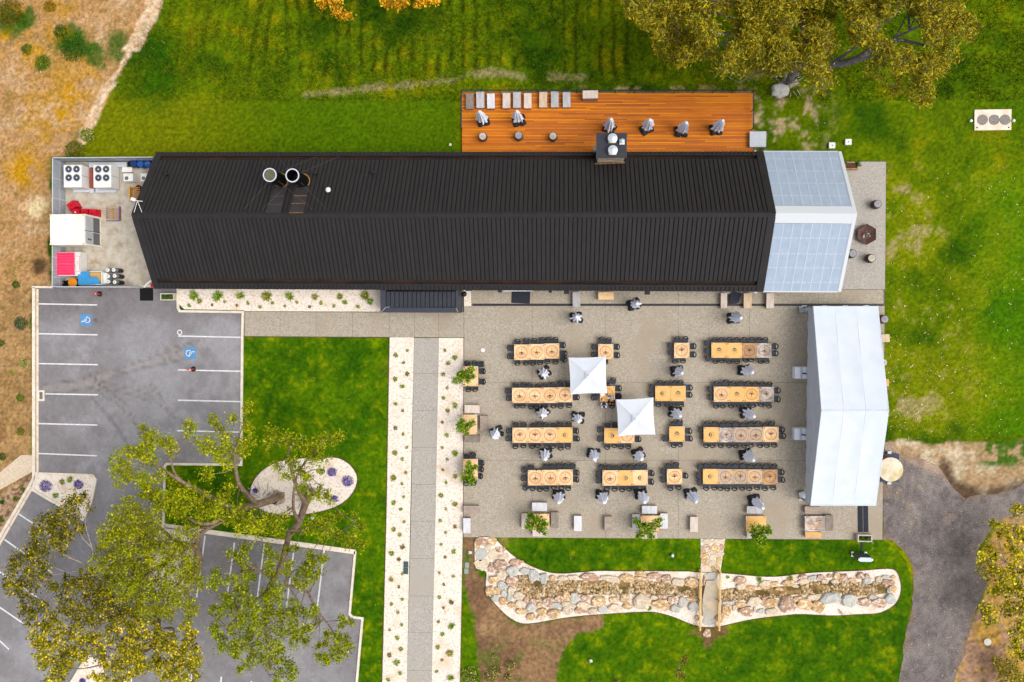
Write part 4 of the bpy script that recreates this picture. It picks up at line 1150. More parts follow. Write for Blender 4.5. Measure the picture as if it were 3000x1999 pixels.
# pallets
m_pal = M('pallet_timber', S(196, 164, 126), S(170, 138, 104), scale=6, stretch=(.2, 2, 1), var=.15)
a, b = KY.p(750, 662, .16), KY.p(888, 808, .16)
t = thing('pallet', 'flat timber pallet with blue painted edges on the yard concrete', 'pallet', Vector(((a.x + b.x) / 2, (a.y + b.y) / 2, zy)))
w, d = b.x - a.x, a.y - b.y
for i in range(7): MB().box((0, -d / 2 + d * (i + .5) / 7, .135), (w, d / 7 * .64, .025)).obj('slat', m_pal, t)
m_palb = M('pallet_blue', S(74, 96, 170))
for s in (-1, 0, 1): MB().box((s * (w / 2 - .03), 0, .06), (.07, d, .12)).obj('bearer', m_palb if s else m_pal, t)
MB().box((w / 2 + .09, 0, .05), (.07, d, .10)).obj('edge_board', m_redch, t); MB().box((w / 2 + .02, 0, .13), (.06, d * 1.02, .03)).obj('edge_board', m_palb, t)
MB().box((0, -d / 2 - .02, .07), (w, .04, .12)).obj('edge_board', m_palb, t)
m_paly = M('pallet_yellow', S(206, 150, 70), S(176, 122, 52), scale=6, var=.12)
t = thing('pallet', 'yellow timber pallet leaning upright by the west gable', 'pallet', KY.p(1040, 525, .6)); t.location.z = zy
for i in range(7):
    MB().box((-.02 + .0, .52 - i * .17, .62), (.5, .10, .03)).obj('slat', m_paly, t).rotation_euler = (0, .5, 0)
for s in (-1, 1): MB().box((s * .22 - .02, 0, .62 - s * .12), (.06, 1.16, .1)).obj('bearer', m_paly, t)
MB().box((-.36, 0, .38), (.08, 1.16, .6)).obj('edge_board', M('pallet_edge', S(236, 178, 90)), t)
for s in (-1, 1):
    MB().box((0, s * .5, .28), (.5, .08, .56)).obj('bearer', m_paly, t)
t = thing('black_pot', 'round black pot beside the leaning yellow pallet', 'pot', KY.p(1090, 470, .5)); t.location.z = zy
MB().lathe((0, 0, 0), [(.18, 0), (.27, .5), (.24, .5), (.2, .3)], 18, cap=False).obj('pot', m_dark, t); MB().disc((0, 0, .3), .2, 16).obj('soil', m_under, t)
# refrigerated container
hC = 2.75
a, b = KY.p(165, 743, hC), KY.p(527, 1060, hC)
t = thing('refrigerated_container', 'white refrigerated shipping container with machinery on its east end', 'container', Vector(((a.x + b.x) / 2, (a.y + b.y) / 2, zy)))
w, d = b.x - a.x, a.y - b.y; hc = hC - zy
m_cw = M('container_white', S(250, 246, 234), S(240, 232, 214), scale=.9, rough=.6)
MB().box((0, 0, hc / 2), (w, d, hc)).obj('body', m_cw, t)
for i in range(16): MB().box((-w / 2 + w * (i + .5) / 16, 0, hc + .006), (w / 34, d * .9, .02)).obj('roof_rib', m_cw, t)
for sx in (-1, 1):
    for sy in (-1, 1): MB().box((sx * (w / 2 - .07), sy * (d / 2 - .07), hc + .02), (.18, .17, .06)).obj('corner_casting', M('casting', S(222, 176, 120), S(236, 226, 206), scale=5), t)
    MB().box((w / 2 + .03, sx * (d / 2 - .06), hc / 2), (.1, .14, hc)).obj('corner_post', m_cw, t)
m_mach = M('machinery', S(196, 200, 204), S(180, 184, 190), scale=3)
for y0, y1, z0, z1, mt, nm in ((-.02, .44, 1.35, 2.55, m_mach, 'machinery_panel'), (-.44, -.06, 1.35, 2.55, m_mach, 'machinery_panel'), (-.02, .44, .25, 1.28, M('grille', S(120, 120, 122), S(100, 100, 104), scale=14), 'grille'), (-.44, -.06, .25, 1.28, MATS['grille'], 'grille')):
    MB().box((w / 2 + .012, (y0 + y1) / 2 * d, (z0 + z1) / 2), (.04, (y1 - y0) * d, z1 - z0)).obj(nm, mt, t)
for y in (.46, -.03, -.46): MB().box((w / 2 + .02, y * d, 1.38), (.05, .035, 2.6)).obj('frame_bar', m_dark, t)
MB().box((w / 2 + .04, -.30 * d, 1.95), (.03, .14, .52)).obj('display', M('display', S(40, 42, 50)), t)
MB().box((w / 2 + .06, -.30 * d, 1.98), (.01, .07, .16)).obj('warning_label', M('warning_yellow', S(226, 206, 40)), t)
MB().box((w / 2 + .04, .22 * d, 1.7), (.01, .36, .12)).obj('label_plate', M('label_ochre', S(220, 180, 110)), t)
# wheeled skips
hB = 1.45
a, b = KY.p(228, 1140, hB), KY.p(418, 1378, hB)
t = thing('waste_skip', 'white waste bin with two ribbed pink red lids', 'bin', Vector(((a.x + b.x) / 2, (a.y + b.y) / 2, zy)))
w, d = b.x - a.x, a.y - b.y
MB().box((.22, 0, .62), (w + .42, d * 1.05, 1.1)).obj('body', m_acw, t)
MB().box((w / 2 + .30, 0, 1.22), (.34, d * .92, .14)).obj('lip', m_acw, t)
m_lid = M('lid_pink', S(250, 74, 116), S(244, 60, 104), scale=3, rough=.5)
for s in (-1, 1):
    l_ = MB().box((0, s * d / 4, hB - .08), (w, d / 2 - .03, .08)).obj('lid', m_lid, t)
    for j in range(4): MB().box((0, s * d / 4 + (-1.5 + j) * d / 9, hB - .035), (w * .92, d / 26, .03)).obj('lid_rib', M('lid_rib', S(226, 36, 84)), l_)
for (x_, y_, sx, sy) in ((w / 2 + .30, d * .33, .26, .03), (w / 2 + .30, -d * .33, .26, .03), (w / 2 + .42, 0, .03, d * .66)): MB().box((x_, y_, 1.298), (sx, sy, .012)).obj('red_border', M('border_red', S(208, 30, 70)), t)
for y_ in (-.1, .05, .18): MB().box((w / 2 + .27, y_, 1.297), (.10, .06, .008)).obj('printed_mark', M('print_grey', S(120, 116, 120)), t)
a, b = KY.p(466, 1342, 1.2), KY.p(704, 1476, 1.2)
t = thing('recycling_bin', 'white cardboard bin with folded blue lid half open', 'bin', Vector(((a.x + b.x) / 2, (a.y + b.y) / 2, zy)))
w, d = b.x - a.x, a.y - b.y
for (x_, y_, sx, sy) in ((0, d / 2, w, .06), (0, -d / 2, w, .06), (w / 2, 0, .07, d), (-w / 2, 0, .06, d)): MB().box((x_, y_, .58), (sx, sy, 1.12)).obj('side', m_acw, t)
MB().box((0, 0, .82), (w * .94, d * .9, .04)).obj('cardboard', M('cardboard', S(226, 186, 116), S(206, 162, 92), scale=3), t)
MB().box((w / 2 + .22, 0, .5), (.32, d * .8, .9)).obj('front', m_acw, t)
m_lidb = M('lid_blue', S(58, 150, 206), S(48, 138, 196), scale=3, rough=.5)
l_ = MB().box((-w / 2 + .23 * w, 0, 1.19), (.5 * w, d * 1.02, .05)).obj('lid', m_lidb, t)
for j in range(5): MB().box((-w / 2 + .07 * w + j * .09 * w, 0, 1.225), (.03, d * .94, .02)).obj('lid_rib', M('lid_rib_blue', S(84, 168, 218)), l_)
MB().hexa([(-.02 * w, -d / 2, 1.20), (.46 * w, -d / 2, 1.02), (.30 * w, .10 * d, 1.15), (-.20 * w, .06 * d, 1.26)], [(-.02 * w, -d / 2, 1.24), (.46 * w, -d / 2, 1.06), (.30 * w, .10 * d, 1.19), (-.20 * w, .06 * d, 1.30)]).obj('folded_lid', m_lidb, t)
t = thing('wheelie_bin', 'black bin with round orange top beside the blue lidded bin', 'bin', KY.p(400, 1455, 1.0)); t.location.z = zy
MB().lathe((0, 0, 0), [(.30, 0), (.36, .9)], 22).obj('body', m_dark, t); MB().lathe((0, 0, .9), [(.40, 0), (.41, .05), (.3, .1), (.02, .12)], 24).obj('lid', M('lid_orange', S(236, 146, 20), S(220, 130, 14), scale=3, rough=.5), t)
t = thing('folded_tarpaulin', 'black tarpaulin with a yellow strap in the yard corner', 'tarpaulin', KY.p(280, 1465, .3)); t.location.z = zy
MB().hexa([(-.95, -.22, 0), (.5, -.3, 0), (.6, .3, 0), (-.1, .2, 0)], [(-.85, -.16, .2), (.42, -.24, .6), (.5, .22, .62), (-.1, .12, .5)]).obj('sheet', M('tarp_black', S(20, 18, 18), rough=.7), t)
MB().tube([(-.98, -.16, .24), (-.2, .02, .55), (.45, .05, .68)], .03, 5).obj('strap', M('strap_yellow', S(214, 168, 60)), t)
m_cyl = M('cylinder_black', S(24, 24, 28), rough=.5)
m_cylg = M('cylinder_grey', S(150, 154, 160), S(130, 134, 140), scale=4, rough=.4, metal=.3)
for i, (x, y, lab) in enumerate(((765, 1325, 'grey gas cylinder, north west one of the six'), (825, 1322, 'black gas cylinder, north east one of the six'), (770, 1388, 'grey gas cylinder, middle west one of the six'), (835, 1385, 'black gas cylinder, middle east one of the six'),
                                 (772, 1445, 'grey gas cylinder, south west one of the six'), (835, 1450, 'black gas cylinder, south east one of the six'))):
    H = 1.55 if i % 2 else 1.25
    p = KY.p(x, y, H); t = thing('gas_cylinder', lab, 'gas cylinder', Vector((p.x, p.y, zy)), group='gas cylinders in the yard')
    MB().lathe((0, 0, 0), [(.185, 0), (.19, H * .6)], 16).obj('body', m_cyl if i % 2 else m_cylg, t)
    MB().lathe((0, 0, H * .6), [(.186, 0), (.186, H * .22), (.15, H * .3)], 16).obj('shoulder', m_cylg, t)
    MB().lathe((0, 0, H * .9 - .04), [(.15, 0), (.16, .09), (.03, .11)], 14).obj('valve_guard', w_, t)
    MB().cyl((0, 0, H * .9 + .07), .04, .03, 8).obj('valve', m_dark, t)
t = thing('crate_stack', 'stack of white bottle crates with a red one by the yard gate', 'crates', KY.p(1200, 1466, .4)); t.location.z = zy
for i in range(4): MB().box((-.35 + i * .19, -.15 + i * .11, .15 + i * .07), (.12, .5, .3 + i * .14), -.9).obj('white_crate', w_, t)
MB().box((.35, -.14, .25), (.34, .3, .5)).obj('red_crate', m_redp, t)
t = thing('door_mat', 'black rubber mat on the asphalt below the building corner', 'mat', KP.p(978, 120, .027))
MB().box((0, 0, 0), (1.2, 1.12, .02)).obj('mat', m_rub if 0 else M('mat_black', S(16, 15, 16), rough=.9), t)
t = thing('door_mat', 'dark doormat on the paving under the long eave', 'mat', C1.p(662, 111, .072), rz=-.04)
MB().box((0, 0, 0), (1.6, 1.05, .02)).obj('mat', MATS['rubber_mat'], t)

# ------------------------------------------------------------------ planters, posts, lids, lights
m_conc = M('planter_concrete', S(206, 198, 186), S(186, 176, 162), scale=3, rough=.9)
m_soil = M('planter_soil', S(96, 72, 52), S(66, 48, 36), scale=9)
def leafball(n, rx, ry, rz_, size, seed, cols):
    r = np.random.RandomState(seed)
    p = r.normal(size=(n, 3)); p /= np.linalg.norm(p, axis=1)[:, None]; p *= r.uniform(.35, 1, (n, 1)) ** .6
    p[:, 2] = np.abs(p[:, 2]); p *= np.array([rx, ry, rz_])
    return leaves(p, size, r, cols)
def leaves(p, size, r, cols, flat=.55, asp=.45):
    """pointed two-triangle leaves at points p, colour drawn from cols"""
    n = len(p)
    d = r.normal(size=(n, 3)); d[:, 2] *= flat; d /= np.linalg.norm(d, axis=1)[:, None]
    u = r.normal(size=(n, 3)); u[:, 2] *= .5
    s = np.cross(d, u); s /= np.linalg.norm(s, axis=1)[:, None] + 1e-9
    L_ = size * r.uniform(.6, 1.3, (n, 1))
    a, b = p - d * L_ / 2, p + d * L_ / 2
    m1, m2 = p + s * L_ * asp / 2, p - s * L_ * asp / 2
    V = np.stack([a, m1, b, m2], 1).reshape(-1, 3)
    F = np.arange(4 * n).reshape(-1, 4)
    ci = r.randint(0, len(cols), n)
    C = np.array([c[:3] for c in cols])[ci] * r.uniform(.85, 1.2, (n, 1))
    return V, F, np.repeat(C, 4, 0)
m_leaf = M('leaf', (1, 1, 1, 1), None, attr='Col', rough=.65, spec=.2, trans=.18)
G1 = [S(60, 120, 20), S(84, 142, 24), S(44, 98, 16), S(104, 158, 30)]
def leafobj(name, data, parent=None, **k):
    V, F, C = data
    return ob(name, colmesh(name, V, F, C, m_leaf), parent, **k)
def planter(lab, x0, y0, x1, y1, K, h, mat, seed, rz=0.0, base=.03, soil=None, plants=True):
    a, b = K.p(x0, y0, h), K.p(x1, y1, h); w, d = b.x - a.x, a.y - b.y
    t = thing('planter', lab, 'planter', Vector(((a.x + b.x) / 2, (a.y + b.y) / 2, base)))
    hh = h - base
    for (x_, y_, sx, sy) in ((0, d / 2 - .05, w, .1), (0, -d / 2 + .05, w, .1), (w / 2 - .05, 0, .1, d - .202), (-w / 2 + .05, 0, .1, d - .202)): MB().box((x_, y_, hh / 2), (sx, sy, hh)).obj('side', mat, t)
    MB().box((0, 0, hh * .42), (w - .2, d - .2, hh * .8)).obj('soil', m_soil, t)
    if plants:
        for k in range(2):
            leafobj('plant', leafball(220, w * .19, d * .3, .3, .11, seed + k, G1), t, loc=((-.2 + .4 * k) * w, 0, hh * .8))
    return t
planter('concrete planter with bright green plants at the corner of the car park', 1088, 110, 1204, 170, KP, .62, m_conc, 3)
planter('concrete planter with green plants where the paving meets the south lawn', 430, 352, 990, 638, KS, .62, m_conc, 9)
t = planter('timber planter of bare soil with creeping greens by the verandah', 795, 158, 915, 222, KW, .5, M('planter_timber', S(196, 148, 92), S(150, 112, 80), scale=4), 5, plants=False, base=.065)
for k, (x, y) in enumerate(((-.55, .28), (.62, .05), (.5, .25))): leafobj('plant', leafball(120, .22, .16, .2, .1, 30 + k, G1), t, loc=(x, y, .42))
def lid(K, x, y, w, d, lab, mat, group=None, name='pit_lid', z=.03, h=.06, rz=0):
    t = thing(name, lab, 'lid', K.p(x, y, z), rz=rz, group=group)
    MB().box((0, 0, h / 2), (w, d, h), taper=.94).obj('cover', mat, t)
    MB().box((0, 0, h + .004), (w * .72, d * .72, .01)).obj('inset', mat, t)
    return t
m_lidg = M('lid_green', S(156, 172, 156), S(140, 156, 142), scale=4); m_lidd = M('lid_dark_green', S(70, 96, 92), S(60, 84, 82), scale=4)
lid(S1, 95, 395, .36, .5, 'pale green valve lid by the path, upper one', m_lidg, 'valve lids east of the path'); lid(S1, 90, 456, .36, .5, 'pale green valve lid by the path, lower one', m_lidg, 'valve lids east of the path')
lid(KB, 255, 584, .42, .55, 'dark green valve lid in the gravel, upper one', m_lidd, 'valve lids in the gravel', z=.045); lid(KB, 254, 638, .42, .55, 'dark green valve lid in the gravel, lower one', m_lidd, 'valve lids in the gravel', z=.045)
for (x, y, lab) in ((134, 1485, 'small white square marker post north of the verandah, west one'), (300, 1450, 'small white square marker post north of the verandah, east one')):
    p = Map(2400, 0, 3.485).p(x, y, .3); t = thing('marker_post', lab, 'post', Vector((p.x, p.y, 0)), group='white square posts on the lawn')
    MB().box((0, 0, .15), (.50, .48, .3)).obj('body', m_acw, t); MB().cyl((0, 0, .3), .045, .02, 10).obj('cap', m_dark, t)
K9 = Map(2400, 0, 3.485)
a, b = K9.p(1588, 1122, .12), K9.p(1962, 1328, .12)
t = thing('tank_slab', 'pale concrete tank slab with three round grey covers on the lawn', 'slab', Vector(((a.x + b.x) / 2, (a.y + b.y) / 2, 0)))
MB().box((0, 0, .06), (b.x - a.x, a.y - b.y, .12)).obj('slab', M('tank_concrete', S(242, 230, 214), S(226, 204, 178), scale=1.6, c3=S(150, 130, 108), scale3=2.4, c3c=(.64, .72)), t)
for x in (1668, 1788, 1898):
    p = K9.p(x, 1225, .13) - t.location; MB().cyl((p.x, p.y, .12), .42, .035, 24).obj('cover', M('cover_grey', S(150, 142, 136), S(126, 118, 112), scale=7), t)
for x, y in ((1612, 1304), (1936, 1304)):
    p = K9.p(x, y, .13) - t.location; MB().cyl((p.x, p.y, .12), .06, .02, 8).obj('bolt', m_dark, t)
for K, x, y, lab in ((K9, 1556, 1233, 'white capped pipe left of the tank slab'), (K9, 1992, 1232, 'white capped pipe right of the tank slab'), (KDL, 75, 722, 'white capped pipe in the grass west of the deck'), (KDR, 2010, 800, 'white globe at the deck end by the building'), (KX, 1228, 195, 'white globe at the south eave of the building'), (K9, 585, 1187, 'tiny white peg in the lawn')):
    if 'tiny' in lab: continue
    h = 2.4 if 'eave' in lab else .35
    p = K.p(x, y, h); t = thing('capped_pipe' if 'pipe' in lab else 'globe_light', lab, 'pipe' if 'pipe' in lab else 'lamp', Vector((p.x, p.y, 0)))
    if h > 1: t.location.z = 2.2; MB().cyl((0, 0, 0), .06, .12, 8).obj('bracket', m_dark, t); MB().lathe((0, 0, .1), [(.03, 0), (.13, .06), (.13, .14), (.03, .2)], 14).obj('globe', w_, t); MB().box((-.05, .25, .05), (.05, .5, .05)).obj('arm', m_dark, t)
    else: MB().cyl((0, 0, 0), .07, .3, 10).obj('pipe', w_, t); MB().lathe((0, 0, .3), [(.10, 0), (.11, .03), (.03, .06)], 14).obj('cap', w_, t)
t = thing('floor_cover', 'round white cover set in the court paving', 'cover', C1.p(268, 665, .066)); MB().cyl((0, 0, 0), .17, .02, 20).obj('disc', w_, t)
for K, x, y, rz, lab in ((S1, 122, 262, .2, 'small silver garden spotlight beside the path soil'), (S1, 2148, 290, -.5, 'small silver garden spotlight on the lawn above the creek bed'), (S1, 1328, 1345, .3, 'small twin silver spotlight on the lawn below the creek bed'), (KM, 1470, 1045, .6, 'small white spotlight at the edge of the oval bed'), (KM, 440, 772, 1.2, 'small pale spotlight in the lawn under the left tree')):
    t = thing('garden_spotlight', lab, 'lamp', K.p(x, y, .03), rz=rz, group='garden spotlights')
    MB().cyl((0, 0, 0), .02, .2, 6).obj('stake', m_dark, t); MB().tube([(0, .1, .2), (0, -.14, .3)], .09, 10).obj('head', m_acg, t)
    MB().box((.11, -.06, .14), (.14, .2, .1)).obj('control_box', w_, t)
m_org = M('bollard_orange', S(240, 62, 14), rough=.5)
for x, y, lab in ((595, 117, 'orange traffic post with white band in front of the yard fence'), (1363, 733, 'orange traffic post with white band on the bay line')):
    t = thing('traffic_post', lab, 'bollard', KP.p(x, y, .02), group='orange traffic posts in the car park')
    MB().lathe((0, 0, 0), [(.24, 0), (.23, .05), (.1, .09)], 18).obj('base', m_dark, t)
    MB().cyl((0, 0, .09), .065, 1.1, 12).obj('post', m_org, t); MB().cyl((0, 0, .72), .068, .22, 12).obj('band', w_, t); MB().box((0, 0, 1.2), (.2, .1, .1)).obj('top_handle', m_org, t)
# sign stand on the south lawn
t = thing('sign_stand', 'tall grey sign stand with pale blue upper panel on the south lawn', 'sign', KS.p(470, 1090, .012))
m_sgd, m_sgb = M('sign_grey', S(98, 96, 108), S(88, 86, 98), scale=3), M('sign_blue', S(148, 172, 186), S(138, 162, 178), scale=3)
for s in (-1, 1):
    MB().box((s * .52, 0, .9), (.09, .22, 1.8)).obj('post', m_sgd, t); MB().box((s * .54, 0, .06), (.2, .4, .12)).obj('foot', w_, t); MB().box((s * .52, -.02, 1.82), (.13, .18, .05)).obj('cap', w_, t)
MB().box((0, 0, .75), (.98, .10, 1.0)).obj('lower_panel', m_sgd, t); MB().box((0, 0, 1.5), (.96, .12, .46)).obj('upper_panel', m_sgb, t)
MB().box((0, -.02, 1.79), (.92, .34, .06)).obj('top_shelf', M('sign_top', S(206, 222, 228)), t)
k0, k1 = KS.p(592, 650, .02), KS.p(568, 1030, .02)
tag(MB().prism(ccw([(k0.x - .07, k0.y), (k0.x + .07, k0.y), (k1.x + .06, k1.y), (k1.x - .08, k1.y)]), .012, .05).obj('cable_cover', M('cable_cover', S(44, 42, 66))), 'dark cable cover strip from the planter to the sign stand', 'cable cover')

# ------------------------------------------------------------------ barrels and fire bowl
m_brl = M('barrel_oak', S(120, 104, 92), S(92, 80, 74), scale=5, stretch=(1, 1, .3), var=.1)
m_brt = M('barrel_top', S(206, 196, 182), S(176, 164, 152), scale=5, stretch=(.3, 1.6, 1), var=.06)
m_brg = M('barrel_top_grey', S(168, 168, 172), S(138, 138, 144), scale=5, stretch=(.3, 1.6, 1))
m_hoop = M('hoop', S(56, 56, 60), rough=.5, metal=.4)
for K, x, y, top, zb, lab in ((KDL, 447, 625, m_brt, ZD, 'oak barrel on the deck, west one of three'), (KDL, 861, 615, m_brg, ZD, 'oak barrel on the deck, middle one of three'), (KDL, 1256, 622, m_brt, ZD, 'oak barrel on the deck, nearest the stone chimney'),
                              (KW, 1080, 516, m_brg, .065, 'oak barrel on the east terrace, north of the fire bowl'), (KW, 868, 938, m_brg, .065, 'oak barrel tucked against the verandah edge'), (KW, 1030, 978, m_brt, .065, 'pale topped barrel on the terrace south of the fire bowl'),
                              (KW, 1140, 1498, m_brg, .02, 'grey barrel at the marquee corner by the lawn'), (KT, 612, 430, m_brt, .02, 'barrel half hidden behind the marquee')):
    H = .92; p = K.p(x, y, zb + H); t = thing('barrel', lab, 'barrel', Vector((p.x, p.y, zb)), rz=RND.uniform(0, 6), group='oak wine barrels')
    prof = [(.30 + .08 * math.sin(math.pi * k / 8), H * k / 8) for k in range(9)]
    MB().lathe((0, 0, 0), prof, 20).obj('staves', m_brl, t)
    for z in (.06, .26, .62, .84):
        r = .302 + .08 * math.sin(math.pi * z / H); MB().lathe((0, 0, z), [(r + .006, 0), (r + .006, .045)], 20, cap=False).obj('hoop', m_hoop, t)
    MB().ring((0, 0, H + .012), .285, .32, 20).obj('chime', m_brl, t); MB().disc((0, 0, H + .005), .288, 20).obj('head', top, t)
    for k in range(5): MB().box((-.1 + .06 * (k % 3) + .01 * k, .05 - .09 * (k // 3), H + .009), (.035, .05, .004)).obj('stencil_mark', M('stencil', S(120, 112, 104)), t)
p = KW.p(982, 776, .35); t = thing('fire_bowl', 'hexagonal rusty steel fire bowl with grey ash on the east terrace', 'fire pit', Vector((p.x, p.y, .065)), rz=math.pi / 6)
m_cor = M('corten', S(112, 78, 66), S(82, 58, 52), scale=5, rough=.8)
MB().lathe((0, 0, 0), [(.55, 0), (.86, .34), (.80, .34), (.42, .12)], 6, cap=False).obj('bowl', m_cor, t); MB().lathe((0, 0, .335), [(.80, 0), (.88, 0), (.88, .03), (.80, .03)], 6, cap=False).obj('rim', M('corten_dark', S(64, 48, 46)), t)
MB().disc((0, 0, .13), .45, 6).obj('bowl_floor', m_cor, t)
r_ = np.random.RandomState(4)
mb = MB()
for k in range(26):
    a, rr = r_.uniform(0, 6.28), r_.uniform(0, .36); mb.box((rr * math.cos(a), rr * math.sin(a), .16 + r_.uniform(0, .05)), (r_.uniform(.05, .16), .05, .04), a * 2, mi=k % 3)
mb.obj('ash', [M('ash_pale', S(206, 206, 206)), M('ash_grey', S(130, 128, 128)), M('charcoal', S(36, 34, 36))], t)
t = thing('fire_bowl_leg', '', '', (0, 0, 0)); bpy.data.objects.remove(t)

# ------------------------------------------------------------------ court tables
m_top = M('table_fresh', S(240, 198, 148), S(230, 180, 126), scale=5, stretch=(.35, 2.2, 1), c3=S(244, 206, 156), scale3=1.2, rough=.55, var=.05)
m_topy = M('table_golden', S(240, 190, 116), S(230, 174, 98), scale=5, stretch=(.35, 2.2, 1), rough=.55, var=.04)
m_topb = M('table_brown', S(182, 142, 100), S(150, 116, 84), scale=5, stretch=(.35, 2.2, 1), c3=S(200, 156, 104), scale3=1.5, rough=.6, var=.05)
m_topw = M('table_worn', S(206, 182, 156), S(172, 152, 134), scale=6, stretch=(.3, 2.4, 1), c3=S(216, 174, 122), scale3=1.4, c3c=(.5, .62), rough=.7, var=.08)
m_topg = M('table_grey', S(188, 176, 164), S(140, 128, 122), scale=6, stretch=(.3, 2.6, 1), c3=S(220, 206, 192), scale3=1.6, rough=.75, var=.08)
m_tleg = M('table_leg', S(176, 120, 66), S(150, 100, 54), scale=5)
m_ink = M('emblem_ink', S(84, 50, 34)); m_inkd = M('emblem_dark', S(74, 62, 52)); m_inkr = M('emblem_red', S(216, 92, 62)); m_inkg = M('emblem_green', S(128, 138, 92)); m_inkl = M('emblem_pale', S(196, 140, 84))
def tree_emblem(seed):
    r = random.Random(seed); mb = MB()
    mb.ring((0, 0, 0), .474, .504, 40, mi=0)
    for k in range(26):                               # faint ring of small letters
        a = 2 * math.pi * k / 26 + .05
        if k % 13 in (0, 12): continue
        mb.ring((0, 0, 0), .375, .42, 2, mi=4, a0=a, a1=a + .13)
    mb.quad((-.012, -.33, .0), (.012, -.33, .0), (.016, .06, .0), (-.016, .06, .0), mi=1)
    for k in range(11):
        a = math.radians(20 + 140 * k / 10); L_ = r.uniform(.13, .27)
        x, y = L_ * math.cos(a), .0 + L_ * math.sin(a) * .95
        n = Vector((-math.sin(a), math.cos(a))) * .009
        mb.quad((-n.x, -.04 - n.y, .0), (n.x, -.04 + n.y, .0), (x + n.x, y + n.y, .0), (x - n.x, y - n.y, .0), mi=1)
    for k in range(38):
        a, rr = r.uniform(-.3, math.pi + .3), .28 * math.sqrt(r.uniform(.05, 1))
        mb.disc((rr * math.cos(a), .05 + rr * math.sin(a) * .9, .001), r.uniform(.014, .03), 6, mi=(1, 3, 3, 2, 4)[k % 5])
    for k in range(7):
        a, rr = r.uniform(-.4, math.pi + .4), r.uniform(.14, .32)
        mb.disc((rr * math.cos(a), .04 + rr * math.sin(a) * .9, .0015), .030, 7, mi=2)
    return mb.mesh('tree_emblem', [m_ink, m_inkd, m_inkr, m_inkg, m_inkl])
def letter_emblem():
    mb = MB()
    mb.ring((0, -.02, 0), .225, .26, 30, mi=0, a0=math.radians(150), a1=math.radians(395))
    mb.ring((0, .0, 0), .17, .185, 30, mi=3)
    mb.disc((0, .06, .0008), .165, 24, mi=1)
    for s in (-1, 1):                                 # pale twin-stroke monogram on the dark roundel
        mb.quad((s * .03, -.01, .0016), (s * .062, -.01, .0016), (s * .062, .15, .0016), (s * .03, .15, .0016), mi=2)
        mb.disc((s * .098, .085, .0016), .024, 8, mi=2); mb.disc((s * .098, .03, .0016), .02, 8, mi=2)
    mb.quad((-.035, .05, .0017), (.035, .05, .0017), (.035, .075, .0017), (-.035, .075, .0017), mi=2)
    mb.ring((0, .06, .0016), .115, .14, 16, mi=2, a0=math.radians(205), a1=math.radians(335))
    return mb.mesh('letter_emblem', [M('emblem_gold', S(186, 140, 66)), M('emblem_black', S(44, 38, 42)), M('emblem_cream', S(240, 206, 150)), m_inkl])
EM_T = [tree_emblem(s) for s in range(4)]; EM_L = letter_emblem()
TH = .75
me_leg = MB().box((0, 0, .355), (.08, .08, .71)).mesh('leg', m_tleg)
ROWN = {1: 'row nearest the building', 2: 'second row', 3: 'third row', 4: 'row nearest the creek'}
COLN = {1: 'west', 2: 'inner west', 3: 'inner east', 4: 'east'}
MATN = {'f': (m_top, 'honey'), 'y': (m_topy, 'golden'), 'b': (m_topb, 'brown'), 'w': (m_topw, 'patchy worn'), 'g': (m_topg, 'weathered grey')}
def make_table(corners, mat, emb, rot, lab, group, hole=None):
    """corners: top-left, top-right, bottom-right, bottom-left of the board, world points at table height"""
    c = sum(corners, Vector()) / 4
    t = thing('court_table', lab, 'table', Vector((c.x, c.y, .065)), group=group)
    z = TH - .065
    q = [p - c for p in corners][::-1]
    q = [p * (1 - .008 / max(.1, p.length)) for p in q]
    MB().hexa([Vector((p.x, p.y, z - .05)) for p in q], [Vector((p.x, p.y, z)) for p in q]).obj('table_top', mat, t)
    for p in q: ob('leg', me_leg, t, loc=(p.x * .86, p.y * .86, 0))
    if emb:
        e = ob('printed_emblem', EM_L if emb == 'L' else EM_T[RND.randrange(4)], t, loc=(0, 0, z + .003), rz=math.radians(rot))
        s = (corners[1] - corners[0]).length / 1.32; e.scale = (s, s, 1)
    return t
m_card = M('card_white', S(240, 244, 250)); m_cardb = M('card_blue', S(120, 170, 220))
def card(p, lab):
    t = thing('table_card', lab, 'card', Vector((p.x, p.y, TH)), group='white table cards')
    MB().box((0, 0, .004), (.13, .12, .008)).obj('card', m_card, t); MB().box((0, 0, .009), (.05, .05, .003)).obj('printed_square', m_cardb, t)

# chairs: one built with its parts, the rest copied
m_seat = M('chair_seat', S(41, 51, 63), S(35, 44, 54), scale=6, rough=.55, var=.08)
m_back = M('chair_back', S(16, 15, 20), rough=.5)
m_cleg = M('chair_leg', S(206, 156, 92), S(186, 134, 74), scale=8)
ch0 = thing('court_chair', 'x', 'chair', (0, 0, -50))
mb = MB(); n = 20; pr = []
for i in range(n):                                    # rounded, slightly tapering seat shell
    a = 2 * math.pi * i / n; ca, sa = math.cos(a), math.sin(a)
    x = .25 * math.copysign(abs(ca) ** .45, ca); y = .24 * math.copysign(abs(sa) ** .45, sa)
    pr.append((x * (1 + .06 * y / .24), y * .92 - .055))
mb.prism(pr, .43, .465); mb.obj('seat', m_seat, ch0)
mb = MB(); n = 12
arc = [(.255 * math.cos(math.pi * i / n) * 1.0, .10 + .225 * math.sin(math.pi * i / n) ** .9) for i in range(n + 1)]
